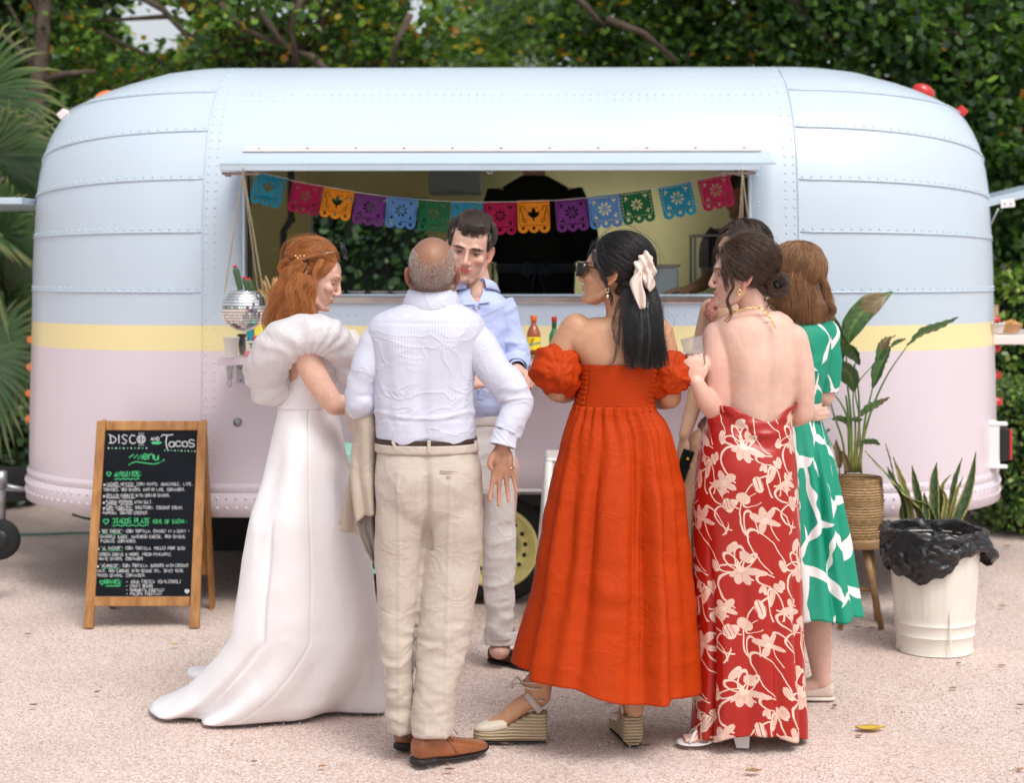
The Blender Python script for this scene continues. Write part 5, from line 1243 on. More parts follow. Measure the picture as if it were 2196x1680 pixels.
def bird_plant():
 global M_basket
 Y = 7.45; m,t,b = new_mat('woven_seagrass'); c = t.coord('Object'); w = t.n('TexWave',bands_direction='Z'); t.l(c,w.inputs[0]); w.inputs['Scale'].default_value = 26; w.inputs['Distortion'].default_value = 1.4; w.inputs['Detail'].default_value = 2; w.inputs['Detail Scale'].default_value = 6
 v = t.voro(t.mapping(c,(1,1,2.2)),60); t.l(t.ramp(t.math('ADD',t.math('MULTIPLY',w.outputs[1],.6),t.math('MULTIPLY',v,.5)),[(.15,(.60,.42,.22)),(.5,(.46,.29,.13)),(.9,(.25,.14,.06))]),b.inputs['Base Color'])
 b.inputs['Roughness'].default_value = .85; t.l(t.bump(t.math('ADD',w.outputs[1],v),.8,.006),b.inputs['Normal']); M_basket = m
 st = empty('wooden_stool',W(1845,1348,Y)[:2] + (0,),0,'small round wooden stool holding the basket plant','stool'); B = Vector((W(1845,0,Y).x,Y,0)); st.location = B
 mw = simple('light_wood',(.34,.205,.10),.6,var=.3,vscale=12,bump=.3,bscale=40)
 mb = MB(); mb.lathe([(.105,.358),(.115,.362),(.118,.372),(.117,.395),(.110,.402),(.001,.403)],36); mb.lathe([(.105,.358),(.001,.358)],36,caps=False); edge_smooth(mb.build('seat',mw,st),40)
 for (tx,ty,bx,by) in ((.01,-.06,.075,-.095),(.055,.05,.10,.10),(-.06,.03,-.12,.05),(-.06,-.06,-.11,-.09)):
  mb = MB(); mb.tube([(tx,ty,.36),((tx + bx)/2,(ty + by)/2,.18),(bx,by,0)],[.017,.016,.0135],12); mb.build('leg',mw,st,True)
 mb = MB(); mb.tube([(.045,-.075,.2),(.078,.075,.2)],.009,8); mb.build('stretcher',mw,st,True); mb = MB(); mb.tube([(-.09,.04,.17),(.04,-.078,.17)],.009,8); mb.build('stretcher',mw,st,True)
 o = empty('potted_bird_of_paradise',Vector((B.x - .012,Y,.4035)),0,'tall bird of paradise plant in a woven basket on the wooden stool','potted plant'); Bp = o.location
 K = 96; V = []; Fc = []; N = 60
 for i in range(N + 1):
  u = i/N; r = .108 + .008*math.sin(u*3.1)
  for k in range(K):
   a = 2*math.pi*k/K; V.append(((r + .0026*math.sin(u*62*3.14159/1.6) + .0016*math.sin(k*6.283*24/K + (i // 2)*1.5))*math.cos(a),(r + .0026*math.sin(u*62*3.14159/1.6))*math.sin(a),u*.272))
  if i: Fc += [((i - 1)*K + k,(i - 1)*K + (k + 1) % K,i*K + (k + 1) % K,i*K + k) for k in range(K)]
 Fc.append(tuple(range(K))); bk = mesh_obj('basket',V,Fc,m,o,True); sm = bk.modifiers.new('thick','SOLIDIFY'); sm.thickness = .006
 mb = MB(); mb.lathe([(.102,.25),(.001,.258)],30,caps=False); mb.build('soil',simple('dark_soil',(.05,.03,.02),1,var=.5,vscale=80),o,True)
 mstem = m_plant('plant_stem',.5)
 g0,g1,gy = (.035,.09,.03),(.10,.20,.05),(.30,.30,.08)
 def stem(pts,r0,r1,c0=gy,c1=g1):
  P = [W(*cp(*p[:2]),Y + (p[2] if len(p) > 2 else 0)) - Bp for p in pts]; k = crom(np.linspace(0,1,len(P)),[tuple(q) for q in P],np.linspace(0,1,16))
  mb = MB(); mb.tube([Vector(q) for q in k],[r0 + (r1 - r0)*(i/15) for i in range(16)],8,flat=.7); cc = np.repeat(np.array([[c0[j]*(1 - min(1,i/7)) + c1[j]*min(1,i/7) for j in range(3)] for i in range(16)]),8,axis=0)
  mesh_obj('stem',mb.v,mb.f,mstem,o,True,col=cc)
 def lf(pts,wd,side=(1,0,.3),brown=None,fold=.5,lab=None):
  P = [W(*cp(*p[:2]),Y + (p[2] if len(p) > 2 else 0)) for p in pts]; wd = [x*1.38 for x in wd]
  def cf(u,w):
   c = (.075,.16,.05) if abs(w) > .08 else (.18,.28,.08);
   k = .85 + .3*(math.sin(u*60 + abs(w)*9) > 0)
   if brown and ((u - brown[0])/brown[1])**2 + ((abs(w) - .2)/.9)**2 < 1: c = (.20,.14,.06)
   return tuple(x*k for x in c)
  blade(o,Bp,P,wd,side,'leaf',cf,fold,22,lab)
 stem([(232,820),(228,600),(212,440),(207,300)],.010,.004); stem([(245,820),(262,600),(258,480),(238,370)],.010,.004); stem([(250,820),(300,600),(370,430),(462,292)],.010,.0035)
 stem([(220,820),(215,620),(190,540),(135,470)],.009,.004); stem([(262,820),(286,600),(305,520),(318,465)],.009,.004); stem([(205,825),(195,700),(150,560),(132,470)],.009,.004)
 stem([(240,820),(246,640),(236,520),(250,300)],.009,.003); stem([(270,825),(262,600),(245,480),(330,360)],.007,.003); stem([(180,830),(175,760),(140,690),(125,660)],.005,.002); stem([(215,820),(222,700),(214,560),(206,500)],.013,.006)
 lf([(214,290,-.02),(232,215,-.03),(300,130,-.04),(400,70,-.02)],[.003,.034,.036,.002],(.7,-.3,-.7),brown=(.75,.16),fold=.25,lab='long upright leaf with a brown patch')
 lf([(265,372,-.03),(235,310,-.03),(180,250,-.03),(157,170,-.02)],[.003,.026,.028,.002],(.8,-.5,-.2),fold=.7)
 lf([(240,485,-.05),(228,420,-.06),(190,385,-.05),(155,368,-.03)],[.003,.040,.036,.004],(.3,-.6,.7),fold=.3)
 lf([(462,292,0),(530,240,0),(600,215,0),(672,176,0)],[.003,.018,.016,.002],(0,-.6,.8),fold=.5)
 lf([(318,470,0),(345,390,-.01),(372,340,-.01),(392,296,0)],[.003,.022,.016,.003],(.8,-.5,.4),fold=.6)
 lf([(330,360,0),(362,300,0),(385,270,0),(412,252,0)],[.003,.018,.014,.002],(.8,-.3,.5),brown=(.7,.45),fold=.5)
 lf([(392,300,.02),(412,285,.02),(432,275,.02),(455,265,.02)],[.003,.010,.008,.001],(0,-.6,.8))
 lf([(258,590,0),(300,560,0),(345,535,0),(388,508,0)],[.003,.017,.014,.002],(0,-.5,.9),brown=(.9,.18),fold=.5)
 lf([(262,712,-.03),(285,695,-.03),(320,695,-.03),(348,706,-.03)],[.003,.012,.012,.002],(0,-.6,.8),fold=.5)
 lf([(192,358,.02),(185,330,.02),(170,305,.02),(152,292,.02)],[.003,.016,.016,.002],(.6,-.5,.5)); lf([(128,682,.0),(120,665,0),(128,650,0),(142,645,0)],[.003,.013,.014,.002],(.6,-.5,.5)); lf([(225,605,-.02),(245,600,-.02),(260,603,-.02),(276,598,-.02)],[.002,.010,.010,.001],(0,-.5,.8))
 lf([(148,600,.01),(170,597,.01),(200,606,.01),(222,640,.01)],[.002,.010,.012,.001],(0,-.5,.8)); lf([(180,800,-.03),(178,750,-.03),(168,710,-.03),(165,682,-.03)],[.006,.012,.008,.001],(1,-.3,.1),brown=(.6,.6)); lf([(215,815,-.05),(210,780,-.05),(200,750,-.05),(190,730,-.05)],[.008,.012,.008,.001],(1,-.3,.1),brown=(.5,.6))
bird_plant()
def snake_plant():
 Y = 7.42; B = Vector((W(2000,0,Y).x,Y,0)); o = empty('snake_plant',B,0,'variegated snake plant with yellow edged leaves behind the bin','potted plant')
 mb = MB(); mb.lathe([(.10,0),(.105,.004),(.135,.44),(.142,.445),(.142,.47),(.13,.47),(.125,.40),(.001,.40)],36,caps=False); mb.build('pot',simple('grey_plant_pot',(.12,.12,.12),.6),o,True)
 def cf(u,w):
  if abs(w) > .68: return (.42,.40,.12)
  return (.035,.085,.035) if math.sin(u*42 + 3*math.sin(w*5)) > -.1 else (.11,.16,.07)
 def cy(u,w): return (.40,.34,.10) if abs(w) > .3 else (.14,.18,.06)
 base = lambda x: (x,1060)
 L = [([(545,1060),(500,960),(400,850),(285,730)],[.02,.026,.028,.002],cf,(.6,-.4,-.7)),([(480,1060),(470,960),(440,860),(402,756)],[.012,.015,.014,.001],cy,(1,0,.1)),([(460,1060),(440,920),(400,850),(378,795)],[.012,.012,.012,.001],cf,(1,0,.3)),
   ([(470,1060),(452,1000),(448,970),(445,935)],[.022,.026,.02,.004],cf,(1,-.3,0)),([(520,1060),(512,960),(495,870),(480,790)],[.016,.018,.016,.001],cf,(1,-.2,0)),([(535,1060),(538,1000),(536,950),(530,903)],[.016,.017,.014,.002],cf,(1,0,0)),
   ([(580,1060),(572,960),(572,860),(582,778)],[.018,.022,.020,.001],cf,(1,-.2,0)),([(600,1060),(598,980),(596,900),(560,842)],[.012,.014,.012,.002],cf,(1,-.2,.2)),([(610,1060),(600,960),(604,880),(640,828)],[.010,.011,.009,.001],cy,(1,0,0)),
   ([(630,1060),(640,960),(655,860),(688,760)],[.010,.012,.013,.001],cf,(1,0,.2)),([(640,1060),(690,960),(725,850),(745,735)],[.020,.026,.017,.001],cf,(.9,-.3,.2)),([(625,1060),(645,980),(665,900),(692,840)],[.009,.010,.008,.001],cy,(1,0,0)),
   ([(660,1060),(668,1020),(670,1000),(668,980)],[.024,.026,.02,.005],cf,(1,-.2,0)),([(560,1060),(562,1010),(570,975),(576,950)],[.022,.024,.018,.003],cf,(1,-.3,0)),([(440,920,.0),(410,850),(388,760),(370,700)],[.004,.003,.003,.001],cy,(1,0,0)),([(590,1060),(560,1000),(540,960),(470,930)],[.016,.018,.016,.002],cf,(.5,-.5,.6)),([(610,1060),(612,1000),(620,940),(605,880)],[.012,.014,.012,.001],cy,(1,-.2,0))]
 for k,(pts,wd,cf_,sd) in enumerate(L):
  P = [W(*cp(p[0],p[1]),Y - .05 + .02*(k % 5)) for p in pts]; blade(o,B,P,wd,sd,'leaf',cf_,.3,22,nw=13)
snake_plant()
# ------------------------------------------------------------------ white metal stool, mint cart, hose, cable
def white_stool():
 C0 = Vector((.315,7.40,0)); o = empty('metal_stool',C0,0,'tall white painted metal stool behind the orange dress','stool'); m = simple('chipped_white_metal',(.74,.71,.68),.35,var=.08,vscale=20,coat=.3)
 mb = MB(); mb.box((0,0,.775),(.33,.33,.022),bev=.010); mb.build('seat',m,o)
 for k in range(4):
  a = k*math.pi/2 + math.pi/4; mb = MB(); x,y = math.copysign(1,math.cos(a)),math.copysign(1,math.sin(a))
  mb.tube([(x*.148,y*.148,.77),(x*.165,y*.165,.5),(x*.215,y*.215,0)],[.019,.018,.014],8); mb.build('leg',m,o,True)
 for (a,b_) in (((-1,-1),(1,-1)),((-1,1),(1,1)),((-1,-1),(-1,1)),((1,-1),(1,1))):
  mb = MB(); mb.box(((a[0] + b_[0])/2*.154,(a[1] + b_[1])/2*.154,.735),(.30 if a[1] == b_[1] else .012,.30 if a[0] == b_[0] else .012,.05),bev=.003); mb.build('apron',m,o)
  mb = MB(); mb.box(((a[0] + b_[0])/2*.192,(a[1] + b_[1])/2*.192,.26),(.36 if a[1] == b_[1] else .010,.36 if a[0] == b_[0] else .010,.022),bev=.003); mb.build('footrest',m,o)
white_stool()
def mint_cart():
 Y = 7.2; x0,x1 = W(690,0,Y).x,W(835,0,Y).x; c = Vector(((x0 + x1)/2,Y + .12,0)); w = x1 - x0; o = empty('mint_cart',c,0,'mint green metal cart partly hidden between the bride and the man','cart')
 m = simple('mint_paint',(.27,.60,.47),.4,var=.05); mg = simple('dark_green_paint',(.02,.16,.09),.4)
 mb = MB(); mb.box((0,0,.795),(w,.40,.055),bev=.006); mb.build('top',m,o); mb = MB(); mb.box((0,.08,.60),(w - .04,.22,.33)); mb.build('drawer',mg,o)
 mb = MB(); mb.box((0,0,.37),(w,.36,.02),bev=.004); mb.build('shelf',m,o); mb = MB(); mb.box((0,-.02,.30),(w,.36,.016),bev=.004); mb.build('shelf',m,o)
 for sx in (-1,1):
  for sy in (-1,1): mb = MB(); mb.box((sx*(w/2 - .015),sy*.165,.40),(.02,.02,.76)); mb.build('post',m,o); mb = MB(); mb.lathe([(.012,-.009),(.026,-.009),(.026,.009),(.012,.009)],16,(sx*(w/2 - .015),sy*.165,.027),rot=Rx); mb.build('caster',M_rubber,o,True)
mint_cart()
mb = MB(); P = [W(x,y,F*HC/(y - HY)) + Vector((0,0,.008)) for x,y in ((12,1149),(60,1150),(110,1149),(160,1147),(220,1148),(330,1160))]; k = crom(np.linspace(0,1,len(P)),[tuple(p) for p in P],np.linspace(0,1,40)); B = Vector(tuple(k[0]))
mb.tube([Vector(q) for q in k],.007,8); hs = mb.build('hose',simple('green_hose',(.01,.16,.11),.5),None,True); tag(hs,'thin green hose lying on the gravel behind the menu board','hose')
mb = MB(); P = [TLp(155,1104,7.85),TLp(175,1110,7.85),TLp(200,1114,7.9),TLp(260,1112,8.0),TLp(330,1090,8.1)]; k = crom(np.linspace(0,1,len(P)),[tuple(p) for p in P],np.linspace(0,1,24)); mb.tube([Vector(q) for q in k],.006,6); mb.build('cable',M_black,TR,True)
# ================================================================== PEOPLE: tools
def m_skin(name,freckle=0.0,rough=.48):
 m,t,b = new_mat(name); a = t.n('Attribute'); a.attribute_name = 'col'; c = t.coord('Object'); col = a.outputs[0]
 mot = t.ramp(t.noise(c,35,4,.6),[(.3,(.94,.90,.90)),(.5,(.99,.98,.98)),(.7,(1.05,1.05,1.04))])
 mx = t.n('Mix',data_type='RGBA',blend_type='MULTIPLY'); mx.inputs[0].default_value = 1; t.l(col,mx.inputs[6]); t.l(mot,mx.inputs[7]); col = mx.outputs[2]
 if freckle > 0:
  f = t.math('MULTIPLY',t.math('GREATER_THAN',t.noise(c,210,2,.6),.60),freckle); col = t.mix(f,col,(.45,.18,.09))
 t.l(col,b.inputs['Base Color']); b.inputs['Roughness'].default_value = rough
 b.inputs['Subsurface Weight'].default_value = .12; b.inputs['Subsurface Radius'].default_value = (1,.35,.2); b.inputs['Subsurface Scale'].default_value = .012
 t.l(t.bump(t.noise(c,300,3,.6),.12,.001),b.inputs['Normal']); return m
M_skin = m_skin('skin'); M_skinf = m_skin('freckled_skin',.35)
def remeshed(mb,voxel,smooth=4,fac=.5):
 me = bpy.data.meshes.new('tmp'); me.from_pydata([tuple(v) for v in mb.v],[],mb.f); ob = bpy.data.objects.new('tmp',me); COL.objects.link(ob)
 r = ob.modifiers.new('r','REMESH'); r.mode = 'VOXEL'; r.voxel_size = voxel
 if smooth: s_ = ob.modifiers.new('s','SMOOTH'); s_.factor = fac; s_.iterations = smooth
 dg = bpy.context.evaluated_depsgraph_get(); me2 = bpy.data.meshes.new_from_object(ob.evaluated_get(dg)); bpy.data.objects.remove(ob); bpy.data.meshes.remove(me)
 V = np.zeros(len(me2.vertices)*3); me2.vertices.foreach_get('co',V); V = V.reshape(-1,3)
 N = np.zeros(len(me2.vertices)*3); me2.vertices.foreach_get('normal',N); N = N.reshape(-1,3)
 return me2,V,N
def put(me,V,name,mat,parent,col=None):
 me.vertices.foreach_set('co',np.asarray(V,dtype=float).ravel())
 if col is not None:
  a = me.color_attributes.new('col','FLOAT_COLOR','POINT'); c = np.ones((len(me.vertices),4),dtype=np.float32); c[:,:3] = col; a.data.foreach_set('color',c.ravel())
 me.polygons.foreach_set('use_smooth',np.ones(len(me.polygons),dtype=bool)); me.materials.clear(); me.materials.append(mat); me.name = name; me.update()
 return finish(bpy.data.objects.new(name,me),parent)
class Fig:
 """a person: coordinates (px, py, dy) around its own distance Y; lengths in metres unless said"""
 def __init__(s,Y,px_,label,cat='person'):
  s.Y = Y; s.s = Y/F; s.e = empty('person',Vector(((px_ - CX)*Y/F,Y,0)),0,label,cat); s.o = s.e.location.copy(); s.mb = MB()
 def p(s,x,y,d=0.0):
  """point at picture direction (x,y), d metres beyond the figure's own distance"""
  return W(x,y,s.Y + d) - s.o
 def ball(s,c,r,rot=None,n=20,m=14): s.mb.ball(c,r,n,m,rot)
 def limb(s,pts,rad,flat=1.0,n=18,up=None,mb=None,sub=5):
  mb = mb or s.mb; P = np.array([tuple(q) for q in pts]); k = np.linspace(0,1,len(P)); u = np.linspace(0,1,(len(P) - 1)*sub + 1)
  Q = crom(k,P,u); R = crom(k,rad,u)[:,0]
  mb.tube([Vector(q) for q in Q],list(R),n,flat=flat,up=up); mb.ball(Q[0],R[0]*.98,n,10); mb.ball(Q[-1],R[-1]*.98,n,10)
 def loft(s,rows,pw=2.3,n=40,mb=None,sub=4):
  """rows: (py, xl, xr, dy, ry)"""
  mb = mb or s.mb; V = rowpts(s,rows,n,len(rows)*sub,pw); m = len(V)
  mb.add([tuple(q) for r in V for q in r],[(i*n + k,i*n + (k + 1) % n,(i + 1)*n + (k + 1) % n,(i + 1)*n + k) for i in range(m - 1) for k in range(n)] + [tuple(reversed(range(n))),tuple((m - 1)*n + k for k in range(n))])
def rowpts(fg,rows,n,m,pw=2.3,keys=None,th0=0.0):
 rows = np.array([list(r[:5]) for r in rows],float); us = np.linspace(rows[0,0],rows[-1,0],m) if keys is None else keys
 R = crom(rows[:,0],rows[:,1:],us); out = []
 th = np.linspace(0,2*math.pi,n,endpoint=False) + th0; c,s_ = np.cos(th),np.sin(th)
 ex = np.sign(c)*np.abs(c)**(2/pw); ey = np.sign(s_)*np.abs(s_)**(2/pw)
 for u,(xl,xr,dy,ry) in zip(us,R):
  Y = fg.Y + dy; x0,x1 = (xl - CX)*Y/F,(xr - CX)*Y/F; z = HC - (u - HY)*(Y - ry*.95)/F
  out.append(np.stack([(x0 + x1)/2 + (x1 - x0)/2*ex - fg.o.x,np.full(n,Y - fg.o.y) - ry*ey,np.full(n,z - fg.o.z)],1))
 return out
def garment(fg,name,rows,mat,parent=None,n=160,step=9,pw=2.2,disp=None,hem=None,hemring=None,hv=.75,cap=False,thick=.0025,open_=None,hexp=1.6,top=None):
 """cloth as a grid round the body; disp(th, v, P, Nrm) -> metres outwards; hem(th) -> extra px at the bottom row; theta 90 degrees faces the camera"""
 m = max(4,int((rows[-1][0] - rows[0][0])/step) + 1); R = np.array(rowpts(fg,rows,n,m,pw)); th = np.linspace(0,2*math.pi,n,endpoint=False); v = np.linspace(0,1,m)
 if hem is not None:
  ext = np.array([hem(t) for t in th])*fg.s; w = smooth01((v - .45)/.55); R[:,:,2] -= w[:,None]*ext[None,:]
 if top is not None:
  ext = np.array([top(t) for t in th])*fg.s; w = 1 - smooth01(v/.30); R[:,:,2] -= w[:,None]*ext[None,:]
 if hemring is not None:
  w = np.clip((v - hv)/(1 - hv),0,1)**hexp; H = np.array([[tuple(q)[0] - fg.o.x,tuple(q)[1] - fg.o.y,tuple(q)[2]] for q in hemring])
  R = R*(1 - w)[:,None,None] + H[None]*w[:,None,None]
  # keep the fall in height even
 P = R.reshape(-1,3)
 C = np.repeat(R.mean(1),n,axis=0); Nn = P - C; Nn[:,2] = 0; Nn /= np.maximum(np.linalg.norm(Nn,axis=1),1e-6)[:,None]
 TH = np.tile(th,m); VV = np.repeat(v,n)
 if disp is not None: P = P + Nn*disp(TH,VV,P)[:,None]
 per = np.linalg.norm(np.diff(R[m // 2],axis=0,append=R[m // 2][:1]),axis=1); arc = np.concatenate([[0],np.cumsum(per)[:-1]])
 hgt = -R[:,:,2].mean(1) + R[0,:,2].mean()
 # own uv seam at the far side: start theta at 270 degrees
 sh = int(n*.75); order = (np.arange(n) + sh) % n; arc2 = np.zeros(n); pr = per[order]; arc2[order] = np.concatenate([[0],np.cumsum(pr)[:-1]])
 uv = np.stack([np.tile(arc2,m),np.repeat(hgt,n)],1)
 Fc = []
 for i in range(m - 1):
  for k in range(n):
   if open_ is not None and open_(th[k],v[i]): continue
   Fc.append((i*n + k,(i + 1)*n + k,(i + 1)*n + (k + 1) % n,i*n + (k + 1) % n))
 if cap: Fc.append(tuple(reversed(range(n))))
 # uv per loop would tear at the seam only, which lies at the back
 ob = mesh_obj(name,P,Fc,mat,parent if parent is not None else fg.e,True,uv=uv)
 if thick: sm = ob.modifiers.new('thick','SOLIDIFY'); sm.thickness = thick; sm.offset = -1
 return ob
def sleeve(fg,name,pts,rad,mat,parent=None,n=56,sub=16,disp=None,flat=1.0,up=None,thick=.0015):
 P = np.array([tuple(q) for q in pts]); k = np.linspace(0,1,len(P)); m = (len(P) - 1)*sub + 1; u = np.linspace(0,1,m); Q = crom(k,P,u); R = crom(k,rad,u)[:,0]
 mb = MB(); mb.tube([Vector(q) for q in Q],list(R),n,caps=False,flat=flat,up=up); V = np.array([tuple(q) for q in mb.v]); C = np.repeat(Q,n,axis=0); Nn = V - C; Nn /= np.linalg.norm(Nn,axis=1)[:,None]
 L = np.concatenate([[0],np.cumsum(np.linalg.norm(np.diff(Q,axis=0),axis=1))]); TH = np.tile(np.linspace(0,2*math.pi,n,endpoint=False),m); VV = np.repeat(u,n)
 if disp is not None: V = V + Nn*disp(TH,VV,V)[:,None]
 uv = np.stack([TH*R.mean(),np.repeat(L,n)],1)
 ob = mesh_obj(name,V,mb.f,mat,parent if parent is not None else fg.e,True,uv=uv)
 if thick: sm = ob.modifiers.new('thick','SOLIDIFY'); sm.thickness = thick; sm.offset = -1
 return ob
# ------------------------------------------------------------------ head
def headM(fg,px_,py_,dy,yaw,pitch=0,roll=0,sc=1.0):
 return Matrix.Translation(fg.p(px_,py_,dy)) @ Matrix.Rotation(math.radians(yaw),4,'Z') @ Matrix.Rotation(math.radians(pitch),4,'X') @ Matrix.Rotation(math.radians(roll),4,'Y') @ Matrix.Diagonal((sc,sc,sc,1))
def add_head(fg,M,male=False,ears=True):
 sc = M.to_scale().x; R3 = M.to_3x3().normalized(); T = lambda x,y,z: M @ Vector((x,y,z)); mb = MB()
 mb.ball((0,.018,.033),(.0755,.097,.086),28,20)
 rows = [(.075,.058,-.070,.03),(.05,.066,-.083,.05),(.022,.068,-.0875,.06),(0,.0672,-.0845,.06),(-.022,.0655,-.084,.05),(-.045,.060,-.0835,.035),(-.066,.0525 if not male else .056,-.0825,.015),(-.085,.041 if not male else .048,-.0805,-.005),(-.100,.029 if not male else .037,-.078,-.02),(-.111,.017 if not male else .024,-.070,-.035)]
 kk = np.array([r[0] for r in rows]); vals = np.array([r[1:] for r in rows]); us = np.linspace(kk[0],kk[-1],26); RR = crom(-kk,vals,-us); n = 32
 V = []
 for z,(w,f,bk) in zip(us,RR):
  for k in range(n):
   a = 2*math.pi*k/n; c,s_ = math.cos(a),math.sin(a); pw = 2.35; V.append((w*math.copysign(abs(c)**(2/pw),c),(f + bk)/2 + (bk - f)/2*math.copysign(abs(s_)**(2/pw),s_),z))
 mb.add(V,[(i*n + k,i*n + (k + 1) % n,(i + 1)*n + (k + 1) % n,(i + 1)*n + k) for i in range(25) for k in range(n)] + [tuple(reversed(range(n))),tuple(25*n + k for k in range(n))])
 def tb(p,r,n=12): mb.tube([Vector(q) for q in p],r,n); mb.ball(p[0],r[0]*.98,n,8); mb.ball(p[-1],r[-1]*.98,n,8)
 tb([(0,-.0835,.018),(0,-.092,0),(0,-.0995 if not male else -.102,-.018),(0,-.1035 if not male else -.1075,-.031)],[.0075,.0078,.0088,.0095 if not male else .0105]); mb.ball((0,-.100 if not male else -.103,-.035),(.0100,.0105,.0080),14,10)
 for sx in (-1,1):
  mb.ball((sx*.0125,-.0955,-.0365),(.0075,.0105,.0078),12,8)
  tb([(sx*.010,-.087,.021),(sx*.028,-.0845,.027),(sx*.048,-.071,.021)],[.0065,.0075,.006])
  mb.ball((sx*.043,-.062,-.022),(.0215,.022,.020),14,10)
  tb([(sx*.062,.004,-.045),(sx*.052,-.025,-.078),(sx*.024,-.064,-.1)],[.013,.0135,.012] if not male else [.015,.016,.014])
 tb([(-.020,-.0835,-.0585),(-.008,-.0905,-.0565),(0,-.0905,-.0578),(.008,-.0905,-.0565),(.020,-.0835,-.0585)],[.0035,.0048,.0046,.0048,.0035]); tb([(-.018,-.083,-.0655),(0,-.0895,-.0675),(.018,-.083,-.0655)],[.0035,.0062,.0035])
 mb.ball((0,-.0785,-.096),(.0165,.0135,.014),16,10)
 for v_ in range(len(mb.v)): mb.v[v_] = tuple(M @ Vector(mb.v[v_]))
 fg.mb.add(mb.v,mb.f)
 if ears:
  for sx in (-1,1):
   m2 = MB(); R = Matrix.Rotation(sx*-.35,3,'Z') @ Matrix.Rotation(-.18,3,'X')
   c0 = Vector((sx*.0765,.012,-.010))
   m2.ball(c0 + Vector((sx*.000,.002,.004)),(.0065,.017,.027),14,10,rot=R); rim = [c0 + R @ Vector((sx*.006,y,z)) for y,z in ((-.008,-.026),(.006,-.022),(.014,-.008),(.019,.008),(.016,.022),(.006,.030),(-.006,.028),(-.012,.018))]
   m2.tube(rim,.0042,8); m2.ball(c0 + R @ Vector((sx*.003,-.006,-.027)),(.0045,.007,.008),10,8)
   for v_ in range(len(m2.v)): m2.v[v_] = tuple(M @ Vector(m2.v[v_]))
   fg.mb.add(m2.v,m2.f)
def g_(d2,r): return np.exp(-d2/(r*r))
def face_brush(V,M,N=None):
 """push the eye sockets in, draw the mouth line, hollow the ears"""
 Mi = np.array(M.inverted()); L = V @ Mi[:3,:3].T + Mi[:3,3]; D = np.zeros_like(L); fr = L[:,1] < -.02
 for sx in (-1,1):
  d = (L[:,0] - sx*.031)**2 + ((L[:,2] - .002)*1.25)**2; D[:,1] += np.where(fr,.0115*g_(d,.0165),0)
  d = (L[:,0] - sx*.0145)**2 + (L[:,2] + .0)**2; D[:,1] += np.where(fr,.004*g_(d,.008),0)
  e = ((L[:,1] - .008)/.011)**2 + ((L[:,2] + .004)/.017)**2; D[:,0] -= np.where(L[:,0]*sx > .07,sx*.0035*np.exp(-e),0)
 D[:,1] += np.where(fr & (np.abs(L[:,0]) < .026),.0035*g_((L[:,2] + .0618)**2,.0028),0)
 D[:,1] += np.where(fr,.0035*g_((L[:,2] + .079)**2 + L[:,0]**2*.4,.009),0)
 D[:,1] += np.where(fr,.002*g_((L[:,2] + .047)**2*1. + L[:,0]**2*8,.008),0)
 L2 = L + D; Mf = np.array(M); return L2 @ Mf[:3,:3].T + Mf[:3,3],L2
def skin_cols(V,N,base,L=None,lip=(.55,.16,.15),blush=.25):
 n = len(V); c = np.tile(np.array(base),(n,1))*(1 + .05*fbm(V,14,3,5))[:,None]
 if L is not None:
  fr = L[:,1] < -.055
  lp = np.exp(-((np.abs(L[:,0])/.0215)**4))*np.exp(-((L[:,2] + .0622)/(.0085 - .0022*np.clip(np.abs(L[:,0])/.02,0,1)))**4)*fr; lp = np.clip(lp*1.3,0,1)
  c = c*(1 - lp[:,None]*.85) + np.array(lip)*lp[:,None]*.85
  for sx in (-1,1):
   b = np.exp(-(((L[:,0] - sx*.045)/.022)**2 + ((L[:,2] + .028)/.02)**2))*fr*blush; c = c*(1 - b[:,None]) + (np.array(base)*np.array([1.05,.62,.6]))*b[:,None]
   e = (np.abs(L[:,0]*sx - .080) < .02) & (np.abs(L[:,2] + .01) < .045) & (np.abs(L[:,1] - .012) < .035) & (L[:,0]*sx > .066); c[e] = c[e]*np.array([1.05,.78,.72])
  nb = np.exp(-((L[:,0]/.014)**2 + ((L[:,2] + .034)/.012)**2))*fr*blush*.8; c = c*(1 - nb[:,None]) + (np.array(base)*np.array([1.05,.65,.6]))*nb[:,None]
 return np.clip(c,0,1)
def body_done(fg,M,base,voxel=.0045,mat=None,male=False,lip=(.55,.16,.15),blush=.25,extra=None,smooth=5):
 me,V,N = remeshed(fg.mb,voxel,smooth); V,L = face_brush(V,M); near = (np.abs(L).max(1) < .14)
 c = skin_cols(V,N,base,None); ch = skin_cols(V,N,base,L,lip,blush); c[near] = ch[near]
 if extra is not None: c = extra(V,L,c)
 return put(me,V,'body',mat or M_skin,fg.e,c)
M_eye = None
